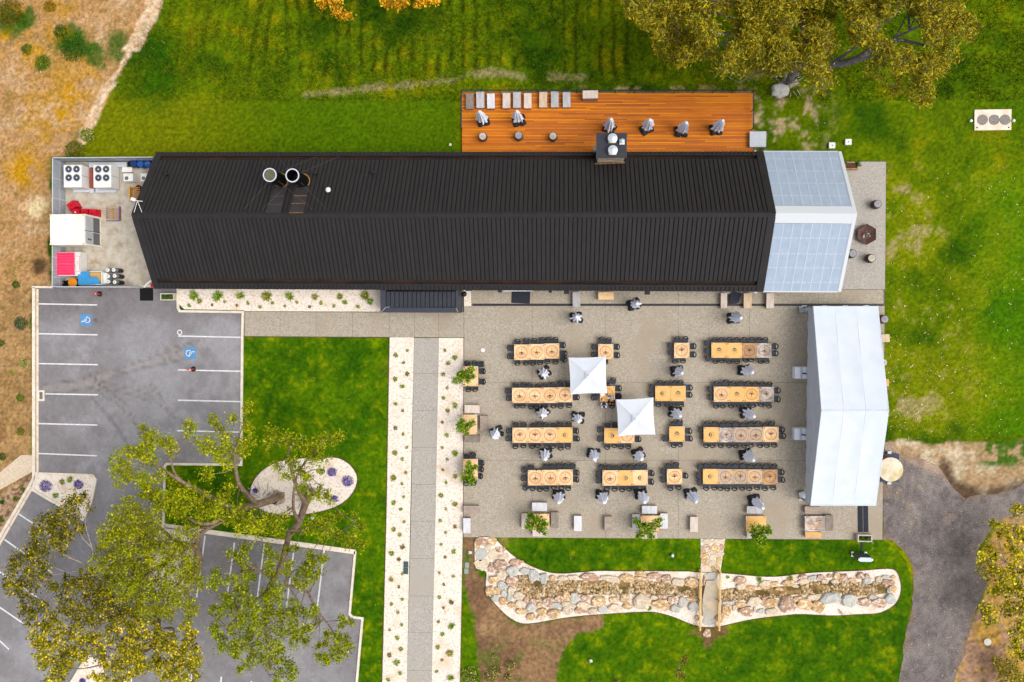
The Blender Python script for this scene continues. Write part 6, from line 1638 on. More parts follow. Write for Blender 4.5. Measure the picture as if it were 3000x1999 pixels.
# ------------------------------------------------------------------ people and their things at the busy table
def skin_body(name, nodes, edges, mat, parent, sub=2):
    me = bpy.data.meshes.new(name); me.from_pydata([n_[:3] for n_ in nodes], edges, []); me.materials.append(mat)
    o_ = ob(name, me, parent)
    md = o_.modifiers.new('skin', 'SKIN')
    for i, n_ in enumerate(nodes): me.skin_vertices[0].data[i].radius = (n_[3], n_[4] if len(n_) > 4 else n_[3])
    me.skin_vertices[0].data[0].use_root = True
    md.use_smooth_shade = True
    ss = o_.modifiers.new('smooth', 'SUBSURF'); ss.levels = ss.render_levels = sub
    return o_
m_skin = M('skin', S(222, 160, 130))
def person(p, rz, lab, shirt, legs, hair, bun, lean, zb=.065):
    """seated, facing +y; pelvis on the seat (0.50 m), hands on the table edge"""
    t = thing('person', lab, 'person', Vector((p.x, p.y, zb)), rz=rz)
    L = lean
    nodes = [(0, 0, .52, .15, .12), (0, .03 + .3 * L, .70, .14, .11), (0, .05 + .6 * L, .92, .16, .11), (0, .07 + .8 * L, 1.04, .06), (0, .10 + .9 * L, 1.12, .075, .085), (0, .11 + .95 * L, 1.22, .085, .10)]
    E = [(0, 1), (1, 2), (2, 3), (3, 4), (4, 5)]
    def add(parent_i, *pts):
        i = parent_i
        for q in pts: nodes.append(q); E.append((i, len(nodes) - 1)); i = len(nodes) - 1
        return i
    for s in (-1, 1):
        h = add(2, (s * .19, .05 + .6 * L, .95, .055), (s * .25, .20 + .5 * L, .74, .045), (s * .15, .42 + .4 * L, .735, .033), (s * .12, .50 + .4 * L, .735, .03))
        for k in range(4): add(h, (s * .12 + (k - 1.5) * .018, .555 + .4 * L, .735, .009), (s * .12 + (k - 1.5) * .02, .59 + .4 * L - abs(k - 1.4) * .008, .728, .008))
        add(h, (s * .085, .53 + .4 * L, .735, .010), (s * .07, .555 + .4 * L, .73, .009))
        add(0, (s * .10, .08, .52, .085), (s * .13, .42, .53, .062), (s * .13, .44, .28, .05), (s * .13, .44, .07, .038), (s * .13, .56, .04, .035))
    skin_body('body', nodes, E, m_skin, t)
    tn = [(0, .01, .54, .19, .16), (0, .03 + .3 * L, .72, .18, .15), (0, .05 + .6 * L, .93, .19, .14), (0, .06 + .75 * L, 1.0, .09)]
    te = [(0, 1), (1, 2), (2, 3)]
    for s in (-1, 1):
        b0 = len(tn); tn += [(s * .2, .05 + .6 * L, .95, .078), (s * .255, .18 + .5 * L, .76, .065), (s * .18, .36 + .4 * L, .74, .052)]; te += [(2, b0), (b0, b0 + 1), (b0 + 1, b0 + 2)]
    skin_body('shirt', tn, te, shirt, t)
    tn = [(0, 0, .50, .16, .13)]; te = []
    for s in (-1, 1):
        b0 = len(tn); tn += [(s * .10, .08, .52, .10), (s * .13, .42, .53, .078), (s * .13, .445, .30, .064), (s * .13, .445, .12, .055)]; te += [(0, b0), (b0, b0 + 1), (b0 + 1, b0 + 2), (b0 + 2, b0 + 3)]
    skin_body('trousers', tn, te, legs, t)
    hx, hy, hz = 0, .09 + .95 * L, 1.235
    mb = MB(); mb.lathe((hx, hy - .015, hz - .07), [(.095, 0), (.108, .05), (.104, .10), (.075, .145), (.02, .165)], 18); mb.obj('hair', hair, t, smooth=True)
    if bun: MB().lathe((hx, hy - .12, hz + .03), [(.01, 0), (.05, .03), (.05, .07), (.01, .10)], 12).obj('hair_bun', hair, t, smooth=True)
    MB().box((hx, hy + .105, hz - .05), (.028, .035, .045), taper=.5).obj('nose', m_skin, t)
    for s in (-1, 1): MB().lathe((hx + s * .034, hy + .085, hz - .02), [(.004, -.008), (.012, 0), (.004, .008)], 8).obj('eye', m_dark, t); MB().box((hx + s * .098, hy, hz - .05), (.02, .05, .06)).obj('ear', m_skin, t)
    MB().box((hx, hy + .092, hz - .095), (.05, .012, .014)).obj('mouth', M('lips', S(176, 84, 78)), t)
    return t
m_shw = M('shirt_white', S(232, 230, 240), S(214, 214, 230), scale=6); m_shb = M('clothes_black', S(26, 24, 30), rough=.8)
m_jean = M('trousers_blue', S(70, 92, 112)); m_hair = M('hair_dark_red', S(62, 16, 34)); m_hair2 = M('hair_dark', S(48, 18, 18))
pw = KH.p(652, 1090, .95)
person(pw, .06, 'person in a loose white shirt with dark red hair sitting at the busy table', m_shw, m_jean, m_hair, False, -.02)
pd = KH.p(925, 985, .8)
person(pd, -.12, 'person in black with dark hair leaning over the busy table', m_shb, m_shb, m_hair2, True, .12)
def on_table(name, lab, cat, x, y, rz=0): return thing(name, lab, cat, KH.p(x, y, TH), rz=rz)
t = on_table('laptop', 'small open laptop with pale deck on the busy table', 'laptop', 862, 700, .18)
MB().box((0, 0, .01), (.30, .24, .02)).obj('deck', M('laptop_silver', S(206, 214, 222), rough=.4, metal=.3), t); MB().box((0, .05, .0215), (.26, .10, .003)).obj('keyboard', M('keys', S(52, 62, 92)), t); MB().box((0, .15, .09), (.30, .012, .17)).obj('screen', M('screen_dark', S(30, 26, 44), rough=.3), t)
t = on_table('phone', 'black phone lying near the table edge', 'phone', 560, 775, .9); MB().box((0, 0, .006), (.19, .09, .012)).obj('case', m_dark, t); MB().box((0, 0, .0125), (.17, .08, .002)).obj('glass', M('phone_glass', S(40, 44, 60), rough=.15), t)
for x, y, rz, w, d, lab in ((995, 745, -.1, .21, .30, 'white papers at the east side of the busy table'), (595, 615, .5, .30, .22, 'white papers at the edge of the open parasol')):
    t = on_table('paper_sheet', lab, 'papers', x, y, rz)
    for k in range(3): MB().box((.01 * k, .008 * k, .004 + .004 * k), (w, d, .003)).obj('sheet', m_card, t)
t = on_table('water_bottle', 'dark bottle standing on the busy table', 'bottle', 1000, 670); MB().lathe((0, 0, 0), [(.04, 0), (.04, .17), (.018, .22), (.018, .26)], 12).obj('bottle', m_dark, t); MB().cyl((0, 0, .26), .02, .02, 10).obj('cap', m_dark, t)
t = thing('black_bag', 'round black bag on the chair east of the busy table', 'bag', KH.p(1222, 668, .6)); t.location.z = .53
MB().lathe((0, 0, 0), [(.20, 0), (.25, .08), (.23, .2), (.16, .26), (.10, .22)], 16).obj('bag', M('bag_black', S(18, 20, 28), S(32, 36, 48), scale=14), t); MB().ring((0, 0, .262), .12, .15, 16).obj('bag_rim', m_dark, t)
# ------------------------------------------------------------------ creek bed: boulders, flags, pebbles, bridge
def stone_mesh(seed, n=9, flat=False):
    r = random.Random(seed); mb = MB()
    an = [2 * math.pi * (i + r.uniform(-.3, .3)) / n for i in range(n)]
    ra = [r.uniform(.82, 1.12) for _ in range(n)]
    lv = ((.97, -.4), (1.0, .45), (.90, .88), (.55, .98)) if not flat else ((1.0, 0), (.97, .7), (.9, 1.0))
    vs = []
    for k, (f, z) in enumerate(lv):
        for i in range(n):
            q = f * ra[i] * (1 if flat else r.uniform(.90, 1.08))
            vs.append((q * math.cos(an[i]), q * math.sin(an[i]), z * (1 if flat else r.uniform(.86, 1.14))))
    fs = [(k * n + i, k * n + (i + 1) % n, (k + 1) * n + (i + 1) % n, (k + 1) * n + i) for k in range(len(lv) - 1) for i in range(n)]
    m = len(vs)
    if flat: fs.append(tuple((len(lv) - 1) * n + i for i in range(n)))
    else:
        vs.append((r.uniform(-.15, .15), r.uniform(-.15, .15), r.uniform(.82, .98)))
        fs += [((len(lv) - 1) * n + i, (len(lv) - 1) * n + (i + 1) % n, m) for i in range(n)]
    mb.add(vs, fs); return mb
STN = {'r': M('stone_russet', S(168, 130, 104), S(198, 160, 128), scale=2.6, c3=S(226, 214, 200), scale3=2.2, c3c=(.52, .6), bump=.5, bscale=9, var=.1),
       'o': M('stone_ochre', S(210, 174, 126), S(190, 146, 94), scale=2.6, c3=S(232, 214, 182), scale3=2.2, c3c=(.5, .58), bump=.5, bscale=9, var=.1),
       'g': M('stone_grey', S(204, 200, 188), S(180, 182, 178), scale=3, c3=S(206, 178, 146), scale3=2.4, c3c=(.58, .72), bump=.5, bscale=9, var=.06),
       'w': M('stone_cream', S(228, 216, 194), S(206, 184, 152), scale=3.2, c3=S(192, 140, 92), scale3=2.8, c3c=(.58, .7), bump=.5, bscale=9, var=.07)}
SM = {}
for c_ in 'rogw':
    SM[c_] = [stone_mesh(60 + s, 6 + s % 3).mesh('boulder', STN[c_]) for s in range(7)]
    SM[c_ + 'f'] = [stone_mesh(90 + s, 7 + s % 3, True).mesh('flagstone', STN[c_]) for s in range(5)]
B1 = [(340, 425, 32, 55, 'r'), (430, 390, 75, 60, 'r'), (555, 445, 65, 60, 'g'), (590, 370, 75, 35, 'r'), (680, 450, 60, 35, 'g'), (770, 495, 55, 65, 'g'), (865, 520, 45, 60, 'g'), (445, 495, 60, 45, 'w'), (545, 555, 65, 55, 'r'), (365, 545, 55, 50, 'o'),
      (455, 595, 50, 45, 'g'), (330, 645, 50, 55, 'o'), (400, 645, 35, 45, 'o'), (535, 650, 45, 40, 'w'), (465, 680, 32, 40, 'g'), (380, 720, 42, 42, 'g'), (530, 715, 35, 35, 'g'), (465, 755, 45, 40, 'o'), (615, 705, 60, 45, 'w'), (550, 795, 48, 35, 'o'),
      (630, 780, 55, 45, 'w'), (690, 745, 30, 35, 'r'), (755, 755, 40, 30, 'r'), (740, 820, 55, 45, 'g'), (640, 855, 60, 40, 'o'), (740, 905, 48, 45, 'o'), (825, 790, 30, 30, 'o'), (850, 860, 52, 45, 'o'), (835, 920, 45, 30, 'w'), (905, 760, 50, 55, 'r'),
      (1015, 730, 45, 40, 'r'), (980, 795, 65, 30, 'g'), (970, 875, 72, 50, 'o'), (1095, 700, 40, 55, 'o'), (1175, 715, 45, 50, 'g'), (1115, 790, 70, 35, 'w'), (1105, 850, 62, 35, 'w'), (1240, 845, 72, 40, 'r'), (1260, 795, 72, 42, 'w'), (1280, 725, 50, 30, 'r'),
      (1360, 850, 45, 40, 'w'), (1420, 750, 75, 62, 'o'), (1455, 830, 50, 50, 'g'), (1575, 820, 70, 38, 'w'), (1570, 735, 50, 35, 'o'), (1680, 725, 55, 48, 'o'), (1700, 805, 50, 35, 'o'), (1840, 755, 100, 72, 'w'), (2030, 785, 85, 60, 'o'), (1965, 720, 40, 25, 'w'),
      (2155, 745, 60, 50, 'r'), (2245, 765, 42, 50, 'g'), (2175, 830, 60, 35, 'g'), (2030, 710, 35, 25, 'r'), (955, 525, 40, 30, 'o'), (1050, 525, 45, 28, 'w'), (1160, 515, 60, 30, 'w'), (1320, 515, 100, 42, 'r'), (1530, 530, 95, 35, 'w'), (1700, 520, 80, 42, 'o'),
      (1840, 480, 60, 28, 'o'), (1835, 530, 70, 22, 'o'), (1970, 510, 70, 48, 'r'), (2095, 525, 55, 48, 'r'), (2215, 560, 70, 45, 'w'), (2310, 560, 36, 50, 'o')]
B2 = [(150, 530, 65, 50, 'o'), (215, 545, 25, 50, 'r'), (60, 700, 40, 45, 'g'), (165, 750, 52, 55, 'g'), (150, 685, 55, 22, 'o'), (210, 720, 16, 70, 'g'), (200, 860, 25, 25, 'o'), (412, 860, 48, 35, 'o'), (270, 520, 16, 55, 'r'),
      (480, 720, 58, 20, 'g'), (475, 780, 52, 50, 'o'), (600, 735, 50, 30, 'o'), (545, 760, 20, 30, 'w'), (600, 505, 60, 40, 'r'), (600, 565, 50, 30, 'w'), (700, 580, 55, 25, 'o'), (830, 535, 60, 25, 'w'), (910, 550, 45, 30, 'o'), (810, 575, 55, 18, 'o'),
      (1050, 530, 70, 30, 'o'), (1180, 480, 45, 25, 'r'), (1190, 515, 60, 25, 'w'), (1265, 490, 45, 28, 'g'), (1345, 485, 45, 30, 'r'), (1430, 470, 25, 18, 'r'), (1495, 470, 35, 35, 'o'), (1560, 480, 45, 42, 'r'), (1480, 520, 40, 20, 'w'), (1640, 510, 40, 22, 'o'),
      (1715, 470, 38, 35, 'r'), (1775, 510, 45, 32, 'g'), (1780, 470, 30, 25, 'r'), (1890, 500, 35, 25, 'w'), (1980, 525, 65, 28, 'r'), (1950, 475, 40, 18, 'g'), (2020, 480, 25, 15, 'o'), (2015, 590, 40, 35, 'o'), (1975, 605, 12, 30, 'g'),
      (725, 705, 72, 42, 'w'), (650, 795, 65, 50, 'r'), (790, 795, 38, 25, 'g'), (735, 775, 15, 25, 'w'), (880, 720, 70, 45, 'o'), (820, 705, 30, 40, 'r'), (890, 790, 60, 35, 'w'), (1035, 735, 80, 78, 'r'), (1145, 675, 55, 30, 'o'), (1190, 730, 78, 55, 'o'),
      (1280, 670, 65, 28, 'w'), (1325, 750, 68, 52, 'o'), (1435, 680, 98, 55, 'g'), (1610, 700, 72, 62, 'g'), (1755, 710, 62, 45, 'r'), (1830, 665, 50, 22, 'g'), (1885, 715, 65, 48, 'r'), (1990, 680, 52, 50, 'g'), (1100, 560, 40, 16, 'w'), (960, 590, 40, 18, 'o'), (1390, 520, 36, 18, 'w')]
F1 = [(243, 160, 62, 42, 'r'), (345, 155, 40, 44, 'o'), (235, 290, 58, 62, 'g'), (245, 392, 68, 55, 'w'), (362, 285, 56, 52, 'w'), (428, 238, 46, 30, 'r'), (305, 225, 30, 24, 'w'), (480, 300, 40, 26, 'w'), (420, 310, 20, 22, 'o'), (205, 215, 26, 20, 'o')]
F2 = [(290, 150, 45, 22, 'w'), (400, 150, 45, 22, 'w'), (285, 205, 40, 28, 'r'), (365, 210, 42, 35, 'o'), (428, 202, 22, 30, 'r'), (258, 245, 24, 22, 'o'), (330, 250, 30, 15, 'w'), (400, 268, 42, 24, 'w'), (270, 290, 38, 36, 'o'), (340, 300, 30, 30, 'w'), (405, 312, 30, 24, 'o'), (275, 342, 38, 28, 'o'), (335, 352, 30, 28, 'w'), (395, 352, 28, 28, 'o'), (285, 402, 48, 30, 'w'), (370, 402, 40, 30, 'o'),
      (330, 470, 74, 36, 'g'), (300, 888, 56, 46, 'g'), (290, 1005, 38, 42, 'r')]
def put(K, x, y, rx, ry, c_, flat, i):
    p = K.p(x, y, .06); sx, sy = K.r(rx), K.r(ry)
    r = random.Random(i)
    me = SM[c_ + ('f' if flat else '')][r.randrange(5 if flat else 7)]
    o_ = ob('flagstone' if flat else 'boulder', me, creek, loc=(p.x, p.y, .05))
    rz = r.uniform(-.25, .25) + (math.pi if r.random() < .5 else 0)
    o_.rotation_euler = (0, 0, rz)
    o_.scale = (sx * (1.2 if flat else 1.1), sy * (1.2 if flat else 1.1), .055 if flat else max(.14, min(.42, .5 * min(sx, sy) + .10)))
i = 0
for K, L_, fl in ((S1, B1, 0), (S2, B2, 0), (S1, F1, 1), (S2, F2, 1)):
    for b in L_: put(K, *b, fl, i); i += 1
# creek floor and pebbles
A_FLOOR = S1.poly([(590, 500), (700, 500), (830, 560), (950, 555), (1200, 545), (1500, 550), (1800, 550), (2050, 560), (2323, 590)]) + S2.poly([(230, 560), (430, 600), (560, 580), (700, 600), (1000, 560), (1200, 530), (1450, 510), (1700, 525), (1900, 530), (1970, 570), (1960, 630), (1800, 645), (1600, 660), (1350, 640), (1050, 650), (900, 680), (700, 690), (450, 700), (230, 670)]) + \
    S1.poly([(2323, 700), (2000, 690), (1700, 690), (1400, 690), (1100, 690), (900, 740), (720, 730), (620, 660), (580, 600)])
floor_ = sheet('creek_floor', A_FLOOR, .062, M('creek_silt', S(116, 94, 44), S(84, 68, 34), scale=3, c3=S(158, 128, 80), scale3=1.2, world_co=True), res=.3, jit=.12)
r = np.random.RandomState(5)
pf = [P(u, v) for u, v in A_FLOOR]; px = [p.x for p in pf]; py = [p.y for p in pf]
pw_ = [(p.x, p.y) for p in pf]
xs_, ys_ = r.uniform(min(px), max(px), 9000), r.uniform(min(py), max(py), 9000)
ok = inside(xs_, ys_, pw_) & (fbm(xs_, ys_, .9, 3, 77) > .40)
xs_, ys_ = xs_[ok][:2600], ys_[ok][:2600]
base_v = np.array([(0, 0, 1.0)] + [(math.cos(a), math.sin(a), .45) for a in np.arange(6) * math.pi / 3] + [(1.08 * math.cos(a + .5), 1.08 * math.sin(a + .5), -.2) for a in np.arange(6) * math.pi / 3])
base_f = [(0, 1 + k, 1 + (k + 1) % 6) for k in range(6)] + [(1 + k, 7 + k, 1 + (k + 1) % 6) for k in range(6)] + [(1 + (k + 1) % 6, 7 + k, 7 + (k + 1) % 6) for k in range(6)]
n = len(xs_); sz = r.uniform(.04, .115, n) * np.where(r.rand(n) < .2, 1.5, 1); ang = r.uniform(0, 6.28, n); el = r.uniform(.65, 1.0, n)
bx = base_v[None, :, 0] * sz[:, None]; by = base_v[None, :, 1] * (sz * el)[:, None]
V_ = np.stack([xs_[:, None] + bx * np.cos(ang)[:, None] - by * np.sin(ang)[:, None], ys_[:, None] + bx * np.sin(ang)[:, None] + by * np.cos(ang)[:, None], .066 + base_v[None, :, 2] * (sz * .6)[:, None] + 0 * bx], -1)
pc = np.array([S(206, 178, 134)[:3], S(184, 148, 96)[:3], S(218, 198, 164)[:3], S(156, 120, 74)[:3], S(182, 162, 132)[:3]])[r.randint(0, 5, n)] * r.uniform(.75, 1.1, (n, 1))
m_peb = M('pebble', (1, 1, 1, 1), None, attr='Col', rough=.9)
ob('pebbles', colmesh('pebbles', V_.reshape(-1, 3), (np.array(base_f)[None] + 13 * np.arange(n)[:, None, None]).reshape(-1, 3), np.repeat(pc, 13, 0), m_peb), creek, kind='stuff')
# stone bridge slab with timber handrails
bs = thing('bridge_slab', 'large flat grey stone slab bridging the creek bed between timber handrails', 'bridge', S2.p(325, 685, .05))
pts = [S2.p(x, y, .32) - bs.location for x, y in ((285, 516), (365, 514), (400, 605), (397, 818), (352, 850), (256, 851), (246, 740), (258, 640))]
MB().prism(ccw([(p.x, p.y) for p in pts]), .0, .27).obj('slab', M('bridge_stone', S(192, 184, 164), S(172, 164, 146), scale=1.8, c3=S(206, 184, 150), scale3=1.1, bump=.3, bscale=6), bs)
m_rail = M('rail_pine', S(238, 204, 146), S(222, 180, 116), scale=5, stretch=(1, .2, 1)); m_post = M('rail_post', S(206, 166, 66), S(180, 138, 50), scale=5)
for k, (xa, ya, xb, yb, lab) in enumerate(((238, 430, 230, 985, 'pine handrail on the west side of the bridge slab'), (421, 440, 408, 985, 'pine handrail on the east side of the bridge slab'))):
    a, b = S2.p(xa, ya, 1.0), S2.p(xb, yb, 1.0)
    t = thing('handrail', lab, 'handrail', Vector((a.x, a.y, .03)), group='pine handrails at the bridge'); d = b - a; d.z = 0
    for j, (off, z) in enumerate(((0, .95), (.05, .62), (-.02, .30))):
        MB().hexa([(off - .045, 0, z - .03), (off + .045, 0, z - .03), (d.x + off + .045, d.y, z - .03), (d.x + off - .045, d.y, z - .03)][::-1], [(off - .045, 0, z + .03), (off + .045, 0, z + .03), (d.x + off + .045, d.y, z + .03), (d.x + off - .045, d.y, z + .03)][::-1]).obj('rail', m_rail, t)
    for f in (.02, .5, .98): MB().box((d.x * f - .09, d.y * f, .5), (.09, .11, 1.0)).obj('post', m_post, t)
t = thing('rusty_hook', 'small rusted twin stake lying on the white gravel of the creek edge', 'stake', S2.p(1530, 810, .06), rz=-.9)
for s in (0, .09): MB().tube([(-.3, s, .03), (.3, s * 1.4, .05)], .02, 5).obj('bar', M('stake_rust', S(70, 54, 42)), t)

# ------------------------------------------------------------------ tussocks and shrubs
def tussock_mesh(seed, cols, n=60, hgt=.55, spread=1.0):
    r = np.random.RandomState(seed)
    a = r.uniform(0, 2 * math.pi, n); L_ = r.uniform(.55, 1.05, n) * spread; w = r.uniform(.05, .09, n)
    z = hgt * r.uniform(.5, 1.1, n); b = r.uniform(0, .18, n)
    ca, sa = np.cos(a), np.sin(a)
    p0 = np.stack([ca * b - sa * w, sa * b + ca * w, np.zeros(n)], -1); p1 = np.stack([ca * b + sa * w, sa * b - ca * w, np.zeros(n)], -1)
    m_ = L_ * .55
    p2 = np.stack([ca * m_ + sa * w * .7, sa * m_ - ca * w * .7, z], -1); p3 = np.stack([ca * m_ - sa * w * .7, sa * m_ + ca * w * .7, z], -1)
    p4 = np.stack([ca * L_, sa * L_, z * r.uniform(.5, .95, n)], -1)
    V = np.stack([p0, p1, p2, p3, p4], 1).reshape(-1, 3)
    k = 5 * np.arange(n)
    F = np.concatenate([np.stack([k, k + 1, k + 2], -1), np.stack([k, k + 2, k + 3], -1), np.stack([k + 3, k + 2, k + 4], -1)])
    C = np.array([c[:3] for c in cols])[r.randint(0, len(cols), n)] * r.uniform(.95, 1.6, (n, 1))
    return colmesh('tussock', V, F, np.repeat(C, 5, 0), m_leaf)
GB = [S(96, 136, 20), S(70, 112, 14), S(120, 150, 30), S(150, 150, 40)]
GY = [S(140, 140, 30), S(104, 120, 20), S(168, 150, 50), S(86, 104, 16)]
GBR = [S(130, 110, 40), S(110, 100, 24), S(150, 124, 60), S(84, 84, 20)]
TM = [tussock_mesh(s, (GB, GY, GB, GY, GBR)[s % 5], 56) for s in range(10)]
def ring_desc(rad): return 'large' if rad > .52 else ('medium' if rad > .36 else 'small')
def tussocks(lst, where, order, frm, group, zb=.045):
    pts = []
    for (K, x, y, rr) in lst:
        u, v = K(x, y); pts.append((u, v, max(.2, K.r(rr) * 1.35)))
    pts.sort(key=(lambda q: q[0]) if order == 'u' else (lambda q: q[1]))
    for k, (u, v, rad) in enumerate(pts):
        i_ = RND.randrange(10)
        p = P(u, v, zb); kindw = 'brownish' if i_ % 5 == 4 else ('olive' if i_ % 2 else 'green')
        o_ = ob('tussock', TM[i_], None, loc=(p.x, p.y, zb - .02), rz=RND.uniform(0, 6))
        o_.scale = (rad * RND.uniform(.9, 1.1), rad * RND.uniform(.9, 1.1), rad * RND.uniform(.8, 1.1))
        tag(o_, f'{ring_desc(rad)} {kindw} grass tussock in {where}, {ordw(k + 1)} {frm}', 'grass tussock', group)
tussocks([(KF, x, y, r_) for x, y, r_ in ((228, 92, 40), (408, 95, 40), (578, 92, 32), (773, 102, 36), (946, 97, 33), (1137, 103, 26), (1322, 103, 26), (1512, 95, 37), (270, 135, 24), (190, 167, 17), (364, 163, 13), (457, 139, 12), (548, 167, 9), (632, 150, 16), (721, 178, 15), (816, 148, 14), (908, 172, 11), (998, 144, 12), (1093, 177, 12), (1178, 148, 17), (1276, 172, 15), (1360, 143, 21), (1456, 174, 15), (1547, 137, 26))],
         'the gravel below the black eave', 'u', 'from the west', 'grass tussocks along the building')
L1 = [(173, 235, 22), (273, 195, 11), (240, 300, 14), (273, 395, 22), (172, 440, 24), (230, 502, 20), (174, 648, 18), (232, 707, 9), (172, 855, 20), (235, 908, 13), (265, 1018, 16), (169, 1067, 24), (229, 1118, 16), (260, 1232, 13), (157, 1278, 28), (227, 1330, 13), (242, 1440, 12), (157, 1490, 24), (215, 1545, 15)]
R1 = [(590, 193, 11), (678, 257, 24), (620, 303, 20), (577, 400, 20), (612, 515, 13), (580, 600, 18), (680, 660, 26), (617, 708, 20), (570, 805, 13), (609, 915, 18), (570, 1022, 12), (681, 1068, 27), (612, 1122, 16), (573, 1212, 11), (679, 1265, 22), (600, 1318, 12), (559, 1428, 22), (677, 1500, 24), (680, 455, 32)]
L2 = [(212, 120, 14), (240, 225, 16), (153, 287, 22), (204, 332, 19), (230, 436, 24), (135, 490, 23), (198, 540, 20), (135, 707, 22), (198, 771, 15), (225, 876, 13), (135, 915, 16), (187, 982, 16), (220, 1087, 15), (120, 1130, 13), (185, 1197, 20), (215, 1290, 20), (119, 1340, 22), (180, 1400, 27), (209, 1493, 18), (108, 1545, 18), (228, 662, 11)]
R2 = [(543, 215, 16), (588, 316, 14), (667, 267, 18), (551, 414, 12), (655, 474, 20), (586, 522, 9), (536, 650, 13), (652, 680, 15), (571, 750, 14), (537, 857, 18), (638, 898, 24), (570, 945, 14), (527, 1063, 9), (637, 1095, 30), (560, 1165, 20), (523, 1272, 20), (623, 1325, 30), (558, 1383, 15), (512, 1478, 16), (630, 1527, 30), (590, 117, 9)]
tussocks([(KA, *q_) for q_ in L1] + [(KB, *q_) for q_ in L2], 'the gravel strip beside the lawn', 'v', 'from the north', 'grass tussocks west of the path')
tussocks([(KA, *q_) for q_ in R1] + [(KB, *q_) for q_ in R2], 'the gravel strip beside the court', 'v', 'from the north', 'grass tussocks east of the path')
tussocks([(KL, 412, 252, 22), (KL, 465, 235, 24), (KL, 368, 342, 22), (S2, 485, 480, 12), (S2, 775, 498, 28), (S2, 1065, 488, 26), (S1, 1920, 830, 26), (KM, 1270, 965, 14), (KL, 582, 1535, 14)], 'the other white beds', 'u', 'from the west', 'grass tussocks in the other beds', .07)
V1 = [S(164, 116, 250), S(136, 88, 236), S(184, 144, 255), S(150, 100, 244)]
V2 = [S(60, 104, 24), S(44, 88, 18), S(80, 122, 28)]
def shrub(K, x, y, rr, lab, cols, seed, n=None, hgt=.7, zb=0.0, size=.13, group=None, name='shrub', flowers=None):
    rad = K.r(rr); n = n or int(150 + 420 * rad * rad)
    t = thing(name, lab, 'shrub', K.p(x, y, zb), group=group)
    leafobj('foliage', leafball(n, rad, rad * .9, hgt * rad, size, seed, cols), t, kind='stuff')
    MB().tube([(0, 0, 0), (.03, .02, hgt * rad * .6)], .03, 5).obj('stem', M('stem_brown', S(104, 84, 64)), t)
    if flowers:
        V, F, C = leafball(int(n * .8), rad * 1.04, rad * .97, hgt * rad * 1.25, size * 1.05, seed + 5, flowers); leafobj('flowers', (V, F, C), t, kind='stuff')
for q_ in ((KL, 303, 278, 46, 'purple flowering shrub on the triangular gravel island, west one', 3), (KL, 520, 268, 36, 'purple flowering shrub on the triangular gravel island, east one', 4), (KL, 478, 436, 20, 'small purple flowering shrub half under the olive tree', 5),
           (KM, 1635, 665, 42, 'purple flowering shrub in the oval bed, upper of two at the east end', 6), (KM, 1768, 742, 52, 'largest purple flowering shrub at the east end of the oval bed', 7), (KM, 1655, 890, 34, 'purple flowering shrub low in the oval bed', 8), (KM, 995, 822, 26, 'small purple flowering shrub at the west end of the oval bed', 9), (KL, 1065, 700, 34, 'purple flowering shrub under the dense tree', 10), (KL, 545, 1562, 24, 'purple flowers in the southern gravel island', 11)):
    shrub(*q_[:5], V2, q_[5], zb=.085, size=.12, group='purple flowering shrubs', flowers=V1)
for q_ in ((KV, 150, 45, 42, 'dark green shrub on the bark slope near the yard corner', V2, 21, None), (KV, 200, 400, 72, 'large green shrub dotted with small purple flowers on the bark slope', V2, 22, [S(150, 120, 190), S(70, 110, 30), S(66, 104, 28), S(60, 100, 28)]), (KV, 12, 580, 40, 'green shrub cut by the west edge of the view', V2, 23, None),
           (KV, 225, 768, 56, 'pale variegated shrub beside the car park kerb', [S(190, 200, 90), S(226, 226, 160), S(120, 146, 40)], 24, None), (KV, 108, 850, 17, 'tiny lime green plant on the bark slope', [S(160, 180, 30), S(130, 160, 24)], 25, None), (KV, 190, 1085, 46, 'green shrub by the kerb opposite the drain', GB, 26, None), (KV, 193, 1395, 44, 'yellowish green shrub by the kerb near the old path', GY + GB, 27, None),
           (KL, 20, 85, 32, 'green shrub at the edge of the old path', V2, 28, None), (KL, 150, 300, 18, 'small lime shrub on the bark bank, first from the kerb', GB, 29, None), (KL, 105, 362, 22, 'small lime shrub on the bark bank, second from the kerb', GB, 30, None), (KL, 12, 500, 24, 'small lime shrub on the bark bank, lowest one', GB, 31, None), (KL, 15, 385, 18, 'small green shrub on the bark bank edge', V2, 32, None),
           (K0, 650, 1300, 105, 'olive green shrub against the north yard fence', GY + V2, 33, None), (K0, 755, 1165, 70, 'low shrub with cream flowers north of the yard fence', GB, 34, [S(236, 222, 150), S(150, 160, 40), S(120, 140, 30)]), (K0, 375, 545, 80, 'bright green weedy clump on the dry slope', GB, 35, None), (K0, 640, 430, 130, 'wide dark green weedy clump beside the bare track', V2, 36, None), (K0, 235, 430, 60, 'small green weedy clump on the dry slope', V2 + GB, 37, None), (K0, 530, 275, 75, 'dark green clump north of the wide one on the dry slope', V2, 38, None),
           (K0, 90, 110, 150, 'tall yellow olive scrub at the north west corner', [S(150, 130, 10), S(110, 104, 10), S(84, 88, 10)], 39, None), (K0, 430, 60, 60, 'yellow scrub at the top of the dry slope', [S(176, 140, 10), S(140, 120, 10)], 40, None)):
    shrub(*q_[:5], q_[5], q_[6], flowers=q_[7], hgt=.5 if q_[0] is K0 else .7, size=.16 if q_[0] is K0 else .13)
CF = [S(236, 226, 150), S(214, 200, 90), S(110, 120, 40)]; CG = [S(104, 104, 24), S(76, 84, 18), S(130, 120, 40)]
